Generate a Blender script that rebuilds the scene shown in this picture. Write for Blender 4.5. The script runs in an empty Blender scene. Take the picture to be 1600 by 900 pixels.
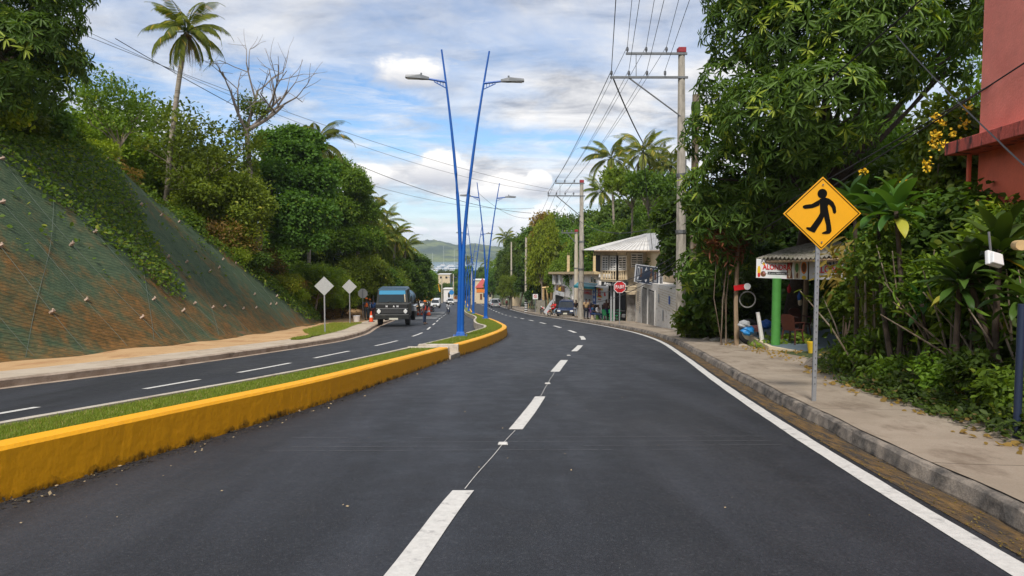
import bpy, bmesh, math, random
import numpy as np
from math import radians as R, sin, cos, pi, tan, sqrt, atan2
from mathutils import Vector, Matrix

S = bpy.context.scene
COL = S.collection
# ---------------------------------------------------------------- camera
PITCH = 3.2
CAM = (0.0, 0.0, 1.5)
cd = bpy.data.cameras.new('camera'); cam = bpy.data.objects.new('camera', cd); COL.objects.link(cam)
cam.location = CAM; cam.rotation_euler = (R(90-PITCH), 0, 0)
cd.lens = 24; cd.sensor_width = 36; cd.clip_start = 0.1; cd.clip_end = 12000
S.camera = cam
S.view_settings.view_transform = 'Standard'; S.view_settings.look = 'None'
S.view_settings.exposure = 0.35; S.view_settings.gamma = 1
S.view_settings.use_curve_mapping = False
S.render.engine = 'CYCLES'
S.cycles.use_denoising = True
S.cycles.max_bounces = 6; S.cycles.transparent_max_bounces = 8
S.cycles.diffuse_bounces = 3; S.cycles.glossy_bounces = 3; S.cycles.transmission_bounces = 4
S.cycles.volume_bounces = 0
S.cycles.caustics_reflective = False; S.cycles.caustics_refractive = False

# ---------------------------------------------------------------- sun and sky
SUN_EL, SUN_AZ = 50.0, -168.0      # azimuth: clockwise from +Y
W = bpy.data.worlds.new('World'); S.world = W; W.use_nodes = True
sd = Vector((sin(R(SUN_AZ))*cos(R(SUN_EL)), cos(R(SUN_AZ))*cos(R(SUN_EL)), sin(R(SUN_EL))))
ld = bpy.data.lights.new('sun', 'SUN'); ld.energy = 2.9; ld.angle = R(9); ld.color = (1, .95, .87)
lo = bpy.data.objects.new('sun', ld); COL.objects.link(lo)
lo.rotation_euler = sd.to_track_quat('Z', 'Y').to_euler()

class NT:
    """small helper for writing node trees"""
    def __init__(s, nt): s.nt = nt; s.n = nt.nodes; s.l = nt.links
    def new(s, t, **kw):
        n = s.n.new(t)
        for k, v in kw.items(): setattr(n, k, v)
        return n
    def set(s, sock, v):
        if isinstance(v, bpy.types.NodeSocket): s.l.new(v, sock)
        elif v is not None:
            if sock.type == 'RGBA' and hasattr(v, '__len__') and len(v) == 3: v = (*v, 1)
            sock.default_value = v
    def math(s, op, a, b=None, c=None, clamp=False):
        n = s.new('ShaderNodeMath', operation=op, use_clamp=clamp)
        s.set(n.inputs[0], a); s.set(n.inputs[1], b)
        if c is not None: s.set(n.inputs[2], c)
        return n.outputs[0]
    def mix(s, f, a, b, mode='MIX'):
        n = s.new('ShaderNodeMix', data_type='RGBA', blend_type=mode)
        s.set(n.inputs[0], f); s.set(n.inputs[6], a); s.set(n.inputs[7], b)
        return n.outputs[2]
    def noise(s, vec, scale, detail=4, rough=.55, dist=0., dims='3D'):
        n = s.new('ShaderNodeTexNoise', noise_dimensions=dims)
        s.set(n.inputs['Vector'], vec); n.inputs['Scale'].default_value = scale
        n.inputs['Detail'].default_value = detail; n.inputs['Roughness'].default_value = rough
        n.inputs['Distortion'].default_value = dist
        return n.outputs[0]
    def maprange(s, v, a, b, c=0., d=1., smooth=False):
        n = s.new('ShaderNodeMapRange', clamp=True)
        if smooth: n.interpolation_type = 'SMOOTHSTEP'
        s.set(n.inputs[0], v)
        for i, x in enumerate((a, b, c, d)): n.inputs[i+1].default_value = x
        return n.outputs[0]
    def scale(s, vec, xyz, loc=(0,0,0), rot=(0,0,0)):
        n = s.new('ShaderNodeMapping')
        s.set(n.inputs[0], vec); n.inputs[1].default_value = loc; n.inputs[2].default_value = rot; n.inputs[3].default_value = xyz
        return n.outputs[0]

W.cycles.sampling_method = 'MANUAL'; W.cycles.sample_map_resolution = 256
w = NT(W.node_tree); w.n.clear()
out = w.new('ShaderNodeOutputWorld'); bg = w.new('ShaderNodeBackground'); w.l.new(bg.outputs[0], out.inputs[0])
sky = w.new('ShaderNodeTexSky', sky_type='NISHITA', sun_disc=False)
sky.sun_elevation = R(SUN_EL); sky.sun_rotation = R(SUN_AZ); sky.altitude = 30; sky.air_density = 1.0; sky.dust_density = .6; sky.ozone_density = 2.0
tc = w.new('ShaderNodeTexCoord'); d = tc.outputs['Generated']
sep = w.new('ShaderNodeSeparateXYZ'); w.l.new(d, sep.inputs[0])
dx, dy, dz = sep.outputs
az = w.math('ARCTAN2', dx, dy); el = w.math('ARCSINE', dz)
zz = w.math('ADD', w.math('MAXIMUM', dz, 0.0), 0.14)
cu = w.new('ShaderNodeCombineXYZ'); w.set(cu.inputs[0], w.math('DIVIDE', dx, zz)); w.set(cu.inputs[1], w.math('DIVIDE', dy, zz)); cu.inputs[2].default_value = 3.7
P = cu.outputs[0]
ae = w.new('ShaderNodeCombineXYZ'); w.set(ae.inputs[0], az); w.set(ae.inputs[1], el)
AE = ae.outputs[0]
n1 = w.noise(P, 1.1, 9, .60, .35)
n2 = w.noise(w.scale(AE, (1, 2.2, 1)), 9.0, 9, .66, .2)
n3 = w.noise(w.scale(P, (1., 1.8, 1), (5, 3, 0)), 2.4, 8, .60, .4)
def ang(px, py):
    v = Vector(((px-800)/1066.7, 1, (450-py)/1066.7)); v.rotate(Matrix.Rotation(R(-PITCH), 3, 'X')); v.normalize()
    return atan2(v.x, v.y), math.asin(v.z)
wob = w.math('MULTIPLY', w.math('SUBTRACT', n2, .5), 1.9)
def blob(px, py, rx, ry, sharp=0., tilt=0., both=False):
    a, e = ang(px, py); sx, sy = rx/1066.7, ry/1066.7
    u = w.math('SUBTRACT', az, a); v = w.math('SUBTRACT', el, e)
    if tilt: v = w.math('SUBTRACT', v, w.math('MULTIPLY', u, tilt))
    u = w.math('DIVIDE', u, sx); v = w.math('DIVIDE', v, sy)
    r = w.math('SQRT', w.math('ADD', w.math('MULTIPLY', u, u), w.math('MULTIPLY', v, v)))
    r = w.math('ADD', r, wob)
    g_ = w.maprange(r, .25 + sharp*.5, 1.25 - sharp*.2, 1, 0, True)
    return (g_, v) if both else g_
# blue gaps between the clouds
dens = w.maprange(n1, .36, .56, 0.42, 1.0)
holes = None
for b in ((565,155,125,34,.2,-.25),(400,115,80,28,0,-.1),(640,205,170,34,0,0),(345,175,110,42,0,0),(200,140,120,36,0,-.3),(840,225,190,22,0,0),(440,235,130,35,0,0),
          (560,345,160,32,0,0),(700,330,110,22,0,0),(620,240,90,18,0,0),(150,120,60,30,0,0),(-400,100,260,120,0,0),(1900,60,300,120,0,0)):
    g = w.math('MULTIPLY', blob(*b), .78); holes = g if holes is None else w.math('MAXIMUM', holes, g)
dens = w.math('SUBTRACT', dens, holes, clamp=True)
streak = w.maprange(w.noise(w.scale(AE, (1, 5.5, 1), (2, 0, 0)), 7.0, 7, .65, .6), .42, .62, 0, .62)
dens = w.math('MAXIMUM', dens, streak)
# low cumulus heaps
cum = ctop = None
for b in ((688,262,58,38,.7,0),(850,352,70,46,.6,0),(790,290,60,24,.5,0),(842,282,24,20,.8,0),(650,110,80,34,.1,0),(575,275,60,26,.4,0),(650,360,40,10,.4,0),(470,250,90,25,.2,0),(780,300,60,18,.3,0)):
    g, v_ = blob(*b, both=True); cum = g if cum is None else w.math('MAXIMUM', cum, g)
    h_ = w.math('MULTIPLY', g, w.maprange(w.math('ADD', v_, w.math('MULTIPLY', wob, -.9)), -.75, .35)); ctop = h_ if ctop is None else w.math('MAXIMUM', ctop, h_)
dens = w.math('MAXIMUM', dens, cum)
elh = w.maprange(el, .0, .10, .72, 0.0)
dens = w.math('MAXIMUM', dens, elh)
grey = w.mix(w.maprange(n3, .38, .62), (3.2, 3.4, 3.9), (7.0, 7.0, 7.1))
grey = w.mix(w.maprange(n2, .40, .66, 0, .65), grey, (7.6, 7.55, 7.5))
up = w.maprange(w.math('ADD', el, w.math('MULTIPLY', wob, .05)), .17, .40, 0, .38, True)
grey = w.mix(up, grey, (3.5, 3.7, 4.2))
lit = w.mix(w.maprange(w.math('ADD', ctop, w.math('MULTIPLY', w.math('SUBTRACT', n2, .5), .8)), .05, .85), (3.9, 4.15, 4.8), (8.2, 8.0, 7.8))
cc = w.mix(cum, grey, lit)
cc = w.mix(elh, cc, (6.6, 7.2, 8.0))
skyc = w.mix(1.0, sky.outputs[0], (.86, 1.02, 1.18), 'MULTIPLY')
res = w.mix(dens, skyc, cc)
w.l.new(res, bg.inputs[0]); bg.inputs[1].default_value = 0.11

# ---------------------------------------------------------------- general helpers
def tag(o, label=None, cat=None, group=None, kind=None):
    if label: o['label'] = label
    if cat: o['category'] = cat
    if group: o['group'] = group
    if kind: o['kind'] = kind
    return o
def empty(name, loc=(0,0,0), rz=0., label=None, cat=None, group=None):
    o = bpy.data.objects.new(name, None); COL.objects.link(o); o.location = loc; o.rotation_euler = (0, 0, rz)
    o.empty_display_size = .2
    return tag(o, label, cat, group)
def link_mesh(name, me, mat=None, parent=None, loc=None, rz=None):
    o = bpy.data.objects.new(name, me); COL.objects.link(o)
    if mat is not None and not me.materials: me.materials.append(mat)
    if parent is not None: o.parent = parent
    if loc is not None: o.location = loc
    if rz is not None: o.rotation_euler = (0, 0, rz)
    return o
def kids(o): return [c for c in bpy.data.objects if c.parent == o]
def copy_tree(o, loc=None, rz=None, sc=None, label=None, parent=None, skip=()):
    c = o.copy(); COL.objects.link(c)
    if parent is not None: c.parent = parent
    if loc is not None: c.location = loc
    if rz is not None: c.rotation_euler = (o.rotation_euler.x, o.rotation_euler.y, rz)
    if sc is not None: c.scale = (sc, sc, sc) if not hasattr(sc, '__len__') else sc
    if label: c['label'] = label
    for ch in o.children: copy_tree(ch, parent=c)
    return c
def np_mesh(name, V, F, attr=None, smooth=False):
    """V (n,3); F (m,k) one face size; attr per-face float in a 'rnd' colour"""
    me = bpy.data.meshes.new(name); V = np.asarray(V, np.float32); F = np.asarray(F, np.int32)
    m, k = F.shape
    me.vertices.add(len(V)); me.vertices.foreach_set('co', V.ravel())
    me.loops.add(m*k); me.loops.foreach_set('vertex_index', F.ravel())
    me.polygons.add(m); me.polygons.foreach_set('loop_start', np.arange(0, m*k, k, dtype=np.int32))
    try: me.polygons.foreach_set('loop_total', np.full(m, k, np.int32))
    except Exception: pass
    if smooth: me.polygons.foreach_set('use_smooth', np.ones(m, bool))
    if attr is not None:
        a = me.attributes.new('rnd', 'FLOAT', 'FACE'); a.data.foreach_set('value', np.asarray(attr, np.float32))
    me.update(calc_edges=True); me.validate()
    return me
class MB:
    """collects simple shapes into one mesh"""
    def __init__(s): s.v = []; s.f = []
    def add(s, vs, fs):
        b = len(s.v); s.v += [tuple(v) for v in vs]; s.f += [tuple(b+i for i in f) for f in fs]; return s
    def box(s, c, d, rz=0., M=None, taper=1.):
        x, y, z = d[0]/2, d[1]/2, d[2]/2; vs = []
        for sz in (-1, 1):
            t = taper if sz > 0 else 1
            for sx, sy in ((-1,-1),(1,-1),(1,1),(-1,1)):
                p = Vector((sx*x*t, sy*y*t, sz*z))
                if rz: p.rotate(Matrix.Rotation(rz, 3, 'Z'))
                if M is not None: p = M @ p
                vs.append((p.x+c[0], p.y+c[1], p.z+c[2]))
        return s.add(vs, [(3,2,1,0),(4,5,6,7),(0,1,5,4),(1,2,6,5),(2,3,7,6),(3,0,4,7)])
    def tube(s, pts, rad, n=8, cap=True, flat=1.):
        pts = [Vector(p) for p in pts]
        if not hasattr(rad, '__len__'): rad = [rad]*len(pts)
        vs = []; up = Vector((0,0,1))
        for i, p in enumerate(pts):
            t = (pts[min(i+1, len(pts)-1)] - pts[max(i-1, 0)]).normalized()
            a = up.cross(t)
            if a.length < .1: a = Vector((1,0,0)) - t*t.x
            a.normalize(); b = t.cross(a)
            for k in range(n):
                th = 2*pi*k/n; vs.append(p + (a*cos(th) + b*sin(th)*flat)*rad[i])
        fs = [(i*n+k, i*n+(k+1) % n, (i+1)*n+(k+1) % n, (i+1)*n+k) for i in range(len(pts)-1) for k in range(n)]
        if cap: fs += [tuple(reversed(range(n))), tuple((len(pts)-1)*n+k for k in range(n))]
        return s.add(vs, fs)
    def cyl(s, p0, p1, r0, r1=None, n=12): return s.tube([p0, p1], [r0, r0 if r1 is None else r1], n)
    def lathe(s, prof, c=(0,0,0), axis='Z', n=16):
        vs = []
        for r, h in prof:
            for k in range(n):
                a = 2*pi*k/n; q = (r*cos(a), r*sin(a), h)
                if axis == 'X': q = (q[2], q[0], q[1])
                if axis == 'Y': q = (q[0], q[2], q[1])
                vs.append((q[0]+c[0], q[1]+c[1], q[2]+c[2]))
        m = len(prof)
        fs = [(i*n+k, i*n+(k+1) % n, (i+1)*n+(k+1) % n, (i+1)*n+k) for i in range(m-1) for k in range(n)]
        fs += [tuple(reversed(range(n))), tuple((m-1)*n+k for k in range(n))]
        return s.add(vs, fs)
    def prism(s, poly, o, u, v, depth):
        """2D polygon in the plane o+u*a+v*b, extruded along u x v by depth"""
        u, v, o = Vector(u), Vector(v), Vector(o); nn = u.cross(v).normalized()*depth
        n = len(poly); vs = [o+u*a+v*b for a, b in poly]; vs += [q+nn for q in vs]
        fs = [tuple(reversed(range(n))), tuple(range(n, 2*n))] + [(i, (i+1) % n, n+(i+1) % n, n+i) for i in range(n)]
        return s.add(vs, fs)
    def mesh(s, name, smooth=False, ang=None):
        me = bpy.data.meshes.new(name); me.from_pydata(s.v, [], s.f); me.update()
        bm = bmesh.new(); bm.from_mesh(me); bmesh.ops.recalc_face_normals(bm, faces=bm.faces); bm.to_mesh(me); bm.free()
        if smooth:
            for p in me.polygons: p.use_smooth = True
            try: me.set_sharp_from_angle(angle=R(ang or 40))
            except Exception: pass
        return me
    def build(s, name, mat=None, parent=None, smooth=False, bev=0., loc=None, rz=None):
        o = link_mesh(name, s.mesh(name, smooth), mat, parent, loc, rz)
        if bev:
            m = o.modifiers.new('bevel', 'BEVEL'); m.width = bev; m.segments = 2; m.limit_method = 'ANGLE'
        return o
def text_mesh(txt, size, depth=.01, bold=0., spacing=1., align='CENTER'):
    c = bpy.data.curves.new('text', 'FONT'); c.body = txt; c.size = size; c.extrude = depth; c.offset = bold
    c.align_x = align; c.align_y = 'CENTER'; c.space_character = spacing; c.resolution_u = 3
    o = bpy.data.objects.new('text', c); COL.objects.link(o)
    dg = bpy.context.evaluated_depsgraph_get(); dg.update()
    me = bpy.data.meshes.new_from_object(o.evaluated_get(dg)); bpy.data.objects.remove(o); bpy.data.curves.remove(c)
    me.materials.clear()
    return me
def text_on(name, txt, size, o, u, v, mat, parent=None, depth=.006, bold=0., sx=1., spacing=1.):
    """text lying on the plane o+u*a+v*b (centre at o)"""
    me = text_mesh(txt, size, depth, bold, spacing)
    u, v, o = Vector(u).normalized()*sx, Vector(v).normalized(), Vector(o); nn = u.cross(v).normalized()
    me.transform(Matrix(((u.x, v.x, nn.x, o.x), (u.y, v.y, nn.y, o.y), (u.z, v.z, nn.z, o.z), (0,0,0,1))))
    return link_mesh(name, me, mat, parent)

# ---------------------------------------------------------------- materials
def mat(name, col, rough=.6, var=0., vscale=3., bump=0., bscale=20., metal=0., spec=.5, col2=None, v2=(.45, .62), coord='Object', stretch=None, alpha=None, emit=None, trans=0.):
    m = bpy.data.materials.new(name); m.use_nodes = True; t = NT(m.node_tree)
    p = t.n['Principled BSDF']; p.inputs['Roughness'].default_value = rough; p.inputs['Metallic'].default_value = metal
    p.inputs['Specular IOR Level'].default_value = spec
    tcn = t.new('ShaderNodeTexCoord').outputs[coord]
    vec = t.scale(tcn, stretch) if stretch else tcn
    c = (*col, 1)
    if col2 is not None:
        f = t.maprange(t.noise(vec, vscale, 6, .62), v2[0], v2[1])
        c = t.mix(f, c, (*col2, 1))
    if var:
        n = t.noise(vec, vscale*2.3, 6, .65)
        f = t.maprange(n, .3, .7, 1-var, 1+var)
        cx = t.new('ShaderNodeCombineXYZ')
        for i in range(3): t.l.new(f, cx.inputs[i])
        c = t.mix(1.0, c, cx.outputs[0], 'MULTIPLY')
    t.set(p.inputs['Base Color'], c)
    if bump:
        b = t.new('ShaderNodeBump'); b.inputs['Strength'].default_value = min(1, bump); b.inputs['Distance'].default_value = .02
        t.l.new(t.noise(tcn, bscale, 5, .6), b.inputs['Height']); t.l.new(b.outputs[0], p.inputs['Normal'])
    if emit: p.inputs['Emission Color'].default_value = (*emit[:3], 1); p.inputs['Emission Strength'].default_value = emit[3]
    if trans: p.inputs['Transmission Weight'].default_value = trans
    return m
def leaf_mat(name, a, b, c=None, rough=.5, trans=.42, huev=.26):
    """leaf colours a..b by leaf, with c on the few oldest or youngest"""
    m = bpy.data.materials.new(name); m.use_nodes = True; t = NT(m.node_tree); p = t.n['Principled BSDF']; o = t.n['Material Output']
    at = t.new('ShaderNodeAttribute', attribute_name='rnd').outputs['Fac']
    oi = t.new('ShaderNodeObjectInfo').outputs['Random']
    col = t.mix(at, (*a, 1), (*b, 1))
    if c: col = t.mix(t.math('GREATER_THAN', at, .93), col, (*c, 1))
    hs = t.new('ShaderNodeHueSaturation')
    t.l.new(t.maprange(oi, 0, 1, .5-huev*.08, .5+huev*.09), hs.inputs['Hue']); t.l.new(t.maprange(t.math('FRACT', t.math('MULTIPLY', oi, 7.3)), 0, 1, 1-huev*1.6, 1+huev*1.6), hs.inputs['Value'])
    t.l.new(col, hs.inputs['Color']); col = hs.outputs[0]
    t.l.new(col, p.inputs['Base Color']); p.inputs['Roughness'].default_value = rough; p.inputs['Specular IOR Level'].default_value = .22
    tr = t.new('ShaderNodeBsdfTranslucent'); t.l.new(t.mix(1.0, col, (1.5, 1.45, .5, 1), 'MULTIPLY'), tr.inputs[0])
    ms = t.new('ShaderNodeMixShader'); ms.inputs[0].default_value = trans
    t.l.new(p.outputs[0], ms.inputs[1]); t.l.new(tr.outputs[0], ms.inputs[2]); t.l.new(ms.outputs[0], o.inputs[0])
    return m

# ---------------------------------------------------------------- the lie of the land
def curve(knots):
    k = np.array(sorted(knots), float); x, y = k[:, 0], k[:, 1]; h = np.diff(x); dl = np.diff(y)/h
    m = np.zeros(len(x)); m[0], m[-1] = dl[0], dl[-1]
    m[1:-1] = (dl[:-1]*h[1:] + dl[1:]*h[:-1])/(h[1:]+h[:-1])
    def f(q):
        q = np.asarray(q, float); i = np.clip(np.searchsorted(x, q)-1, 0, len(x)-2); t = (q-x[i])/h[i]
        tt = np.clip(t, 0, 1); r = (2*tt**3-3*tt**2+1)*y[i] + (tt**3-2*tt**2+tt)*h[i]*m[i] + (-2*tt**3+3*tt**2)*y[i+1] + (tt**3-tt**2)*h[i]*m[i+1]
        return r + np.where(t < 0, t*h[i]*m[0], 0) + np.where(t > 1, (t-1)*h[i]*m[-1], 0)
    return f
fz = curve([(-40,3.2),(0,0),(15,-1.22),(30,-2.42),(62,-4.87),(95,-7.5),(150,-11.0),(220,-15.6),(300,-20.5),(400,-25),(600,-28.2),(800,-30.2),(860,-31.5),(1200,-32)])
fRL = curve([(-10,1.7),(0,2.55),(3.9,2.87),(6.6,3.15),(9.2,3.47),(12.35,3.9),(19.4,4.95),(28.7,6.15),(35,6.5),(45,6.25),(56,5.4),(72,4.05),(102,1.9),(137,-1.3),(175,-4.5),(295,-13),(400,-20)])
fMF = curve([(-10,-7.0),(0,-4.93),(5.14,-3.86),(7.3,-3.44),(9.8,-2.95),(13.5,-2.42),(18.7,-1.72),(21.5,-1.27),(26.4,-.67),(31,-.3),(35,-.25),(40,-.55),(54,-1.8),(64,-2.75),(90,-5.0),(150,-9.6),(300,-20.8)])
fMB = curve([(-10,-8.0),(0,-5.95),(6.4,-4.8),(7.9,-4.5),(12.9,-3.62),(18.9,-2.86),(24.5,-2.12),(28.5,-1.75),(33.5,-1.42),(36,-1.5),(40,-2.1),(46,-2.6),(55.6,-3.0),(78,-5.0),(90,-6.1),(150,-10.8),(300,-22)])
fLK = curve([(-10,-12.2),(12.3,-9.25),(14.5,-8.75),(18.5,-8.1),(24.8,-7.4),(27.3,-7.2),(33,-7.4),(43,-8.7),(60,-10.5),(95,-14),(150,-19),(300,-31)])
fLD = curve([(-5,-9.0),(9.4,-7.05),(12.7,-6.45),(16.1,-5.9),(20.9,-5.4),(26.8,-4.85),(33,-4.7),(48,-5.6),(68,-7.2),(100,-9.7),(150,-14),(300,-26)])
fSR = curve([(-10,4.0),(4,4.75),(6.6,4.95),(8,5.15),(9.8,5.4),(11.9,5.8),(15.5,6.8),(18.7,7.2),(22.7,7.6),(28,8.3),(35,8.9),(50,9.6),(57,9),(80,6.9),(102,5.2),(150,1),(300,-9)])
fFT = curve([(-12,-12.2),(10,-12.6),(16,-12.3),(22,-11.6),(32,-12),(42,-13),(50,-14.2),(60,-17),(75,-21),(95,-25),(150,-33),(300,-50)])
fCR = curve([(-12,6),(16,6.3),(23,6.9),(30,7.8),(34,7),(37,5),(42,3.1),(50,1.4),(60,.6),(80,.5),(300,.5)])
def smooth01(x): x = np.clip(x, 0, 1); return x*x*(3-2*x)
_r = np.random.RandomState(7)
_ph = _r.rand(14, 2)*6.28; _kk = _r.randn(14, 2)
def lump(X, Y, s):
    r = 0
    for i in range(14): r = r + np.sin(X*_kk[i,0]/s + _ph[i,0])*np.sin(Y*_kk[i,1]/s + _ph[i,1])
    return r/4.0
def H(X, Y, raw=False):
    """height of the ground outside the road corridor"""
    X = np.asarray(X, float); Y = np.asarray(Y, float); z = fz(Y)
    dl = fFT(Y)-X; dr = X-fSR(Y)
    cr = fCR(Y)
    far = 1-smooth01((Y-150)/420)
    u = dl*1.2
    hl = cr*np.tanh(np.maximum(u, 0)/np.maximum(cr, .3)*1.15)/np.tanh(1.9)
    hl = np.where(u < cr, np.maximum(u, 0), cr + .28*np.minimum(np.maximum(dl-cr/1.2, 0), 55)*(.55+.45*smooth01((Y-20)/50)))
    hl = hl*far + .15
    hr = .15 + .06*np.maximum(dr, 0) + .42*np.clip(dr-14, 0, 34)*far*smooth01((Y-25)/30+.3)
    z = z + np.where(dl > 0, hl + lump(X, Y, 2.6)*.34*smooth01(dl/1.5)*np.clip(cr/4, .3, 1), 0) + np.where(dr > 0, hr + lump(X, Y, 2.)*.05*smooth01(dr/1.), 0)
    z = z + np.where((dl <= 0) & (dr <= 0), 0.15 if raw else -.4, 0)
    if not raw: z = z - .30*smooth01((dl-.15)/.5)*smooth01((cr*1.05-dl)/1.0+.3)*(Y < 60)
    return z
def Hs(x, y): return float(H(x, y, True))
def rot_ray(px, py):
    v = Vector(((px-800)/1066.7, 1, (450-py)/1066.7)); v.rotate(Matrix.Rotation(R(-PITCH), 3, 'X')); return v
def at(px, py, Y):
    """the point seen at photo pixel (px,py) when it stands Y metres ahead"""
    v = rot_ray(px, py); return Vector((v.x/v.y*Y, Y, 1.5+v.z/v.y*Y))
def xat(px, Y, py=450): return at(px, py, Y).x
# ---------------------------------------------------------------- ground, roads, kerbs
def asphalt():
    m = bpy.data.materials.new('asphalt'); m.use_nodes = True; t = NT(m.node_tree); p = t.n['Principled BSDF']
    c = t.new('ShaderNodeTexCoord').outputs['Object']
    big = t.noise(t.scale(c, (1, .12, 1)), 1.3, 4, .6); fine = t.noise(c, 130, 2, .7); mid = t.noise(c, 2.2, 7, .7)
    dusty = t.noise(t.scale(c, (1, .35, 1), (3, 9, 0)), .35, 5, .6)
    col = t.mix(t.maprange(fine, .3, .75), (.007, .008, .011, 1), (.026, .028, .035, 1))
    col = t.mix(t.maprange(big, .42, .66, 0, .75), col, (.036, .039, .049, 1))
    col = t.mix(t.maprange(mid, .55, .8, 0, .35), col, (.055, .055, .058, 1))
    col = t.mix(t.maprange(dusty, .5, .75, 0, .3), col, (.08, .078, .078, 1))
    v = t.new('ShaderNodeTexVoronoi'); t.l.new(c, v.inputs[0]); v.inputs['Scale'].default_value = 26
    grain = t.noise(c, 42, 3, .75); col = t.mix(t.maprange(grain, .54, .74, 0, .45), col, (.10, .10, .108, 1)); col = t.mix(t.maprange(grain, .48, .30, 0, .6), col, (.008, .008, .010, 1))
    sp = t.math('LESS_THAN', v.outputs['Distance'], .05)
    gate = t.math('GREATER_THAN', t.noise(c, 9, 2, .5), .56)
    col = t.mix(t.math('MULTIPLY', sp, gate), col, (.42, .38, .33, 1))
    # old cracks sealed, faint
    t.l.new(col, p.inputs['Base Color'])
    t.l.new(t.maprange(mid, .3, .7, .50, .72), p.inputs['Roughness']); p.inputs['Specular IOR Level'].default_value = .42
    b = t.new('ShaderNodeBump'); b.inputs['Strength'].default_value = .55; b.inputs['Distance'].default_value = .006
    t.l.new(fine, b.inputs['Height']); t.l.new(b.outputs[0], p.inputs['Normal'])
    return m
def concrete(name, a, b2, dark, sc=1.2, joint=0):
    m = bpy.data.materials.new(name); m.use_nodes = True; t = NT(m.node_tree); p = t.n['Principled BSDF']
    c = t.new('ShaderNodeTexCoord').outputs['Object']
    n = t.noise(c, sc, 8, .66, .4); n2_ = t.noise(t.scale(c, (1, .5, 1), (7, 1, 2)), sc*2.1, 8, .7); f = t.noise(c, 60, 3, .7)
    col = t.mix(t.maprange(n, .38, .64), (*a, 1), (*b2, 1)); col = t.mix(t.maprange(n2_, .50, .66, 0, .9), col, (*dark, 1))
    col = t.mix(t.maprange(f, .35, .8, 0, .45), col, (*dark, 1))
    if joint:
        sp_ = t.new('ShaderNodeSeparateXYZ'); t.l.new(c, sp_.inputs[0]); yy = t.math('ADD', sp_.outputs[1], t.math('ADD', t.math('MULTIPLY', n, .05), t.math('MULTIPLY', sp_.outputs[0], .14)))
        col = t.mix(t.math('MULTIPLY', t.math('LESS_THAN', t.math('FRACT', t.math('DIVIDE', yy, joint)), .018/joint), .75), col, (.07, .05, .035, 1))
    t.l.new(col, p.inputs['Base Color']); p.inputs['Roughness'].default_value = .88; p.inputs['Specular IOR Level'].default_value = .2
    b = t.new('ShaderNodeBump'); b.inputs['Strength'].default_value = .5; b.inputs['Distance'].default_value = .012
    t.l.new(t.math('ADD', f, t.math('MULTIPLY', n2_, 2)), b.inputs['Height']); t.l.new(b.outputs[0], p.inputs['Normal'])
    return m
M = {}
M['asphalt'] = asphalt()
M['walk_r'] = concrete('old_sidewalk_concrete', (.42, .35, .275), (.33, .27, .205), (.19, .145, .105), .9, joint=3.1)
M['walk_l'] = concrete('new_sidewalk_concrete', (.56, .48, .38), (.50, .41, .31), (.36, .28, .20), .8, joint=2.4)
M['kerb_r'] = concrete('stained_kerb_concrete', (.38, .32, .26), (.12, .11, .10), (.045, .042, .04), 2.0)
M['kerb_l'] = concrete('kerb_concrete', (.50, .40, .31), (.36, .27, .20), (.19, .14, .10), 1.4)
M['median_conc'] = concrete('pale_concrete', (.62, .56, .47), (.52, .45, .36), (.34, .28, .22), 2.)
M['gutter'] = mat('gutter_dirt', (.15, .085, .025), .9, .5, 5, .6, 40, col2=(.045, .035, .026), v2=(.40, .60), stretch=(3, .5, 1))
M['dirt_l'] = concrete('sandy_dirt', (.60, .40, .21), (.50, .31, .15), (.38, .20, .09), .6)
def yellow():
    m = bpy.data.materials.new('yellow_kerb_paint'); m.use_nodes = True; t = NT(m.node_tree); p = t.n['Principled BSDF']
    c = t.new('ShaderNodeTexCoord').outputs['Object']
    col = t.mix(t.maprange(t.noise(c, 1.5, 6, .6), .35, .7), (.93, .43, .010, 1), (.88, .40, .010, 1))
    col = t.mix(t.maprange(t.noise(t.scale(c, (3, 1, 1)), 7, 8, .75), .66, .76, 0, .5), col, (.70, .42, .13, 1))
    # soil splash along the foot of the face
    geo = t.new('ShaderNodeAttribute', attribute_name='foot').outputs['Fac']
    e = t.math('ADD', geo, t.math('MULTIPLY', t.math('SUBTRACT', t.noise(c, 5, 6, .7), .5), .9))
    col = t.mix(t.maprange(e, .86, 1.08, 0, 1), col, (.035, .026, .012, 1))
    t.l.new(col, p.inputs['Base Color']); p.inputs['Roughness'].default_value = .55; p.inputs['Specular IOR Level'].default_value = .3
    b = t.new('ShaderNodeBump'); b.inputs['Strength'].default_value = .5; b.inputs['Distance'].default_value = .02
    t.l.new(t.noise(c, 9, 5, .55), b.inputs['Height']); t.l.new(b.outputs[0], p.inputs['Normal'])
    return m
M['yellow'] = yellow()
M['white_line'] = mat('road_paint', (.62, .60, .56), .7, .14, 7, .2, 60, col2=(.20, .19, .19), v2=(.58, .76))
M['earth'] = mat('earth', (.17, .085, .035), .95, .35, .8, .8, 6, col2=(.07, .05, .02), v2=(.42, .62))
M['grassland'] = mat('rough_ground', (.045, .06, .018), .95, .4, .25, .8, 3, col2=(.12, .075, .035), v2=(.52, .68))
def red_earth():
    m = mat('bank_earth', (.20, .085, .03), .95, .3, .8, .9, 5, col2=(.11, .055, .022)); return m
def Yseq(a, b, near=.35, k=.03):
    r = [a]
    while r[-1] < b: r.append(r[-1]+max(near, abs(r[-1])*k))
    r[-1] = b; return np.array(r)
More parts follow.
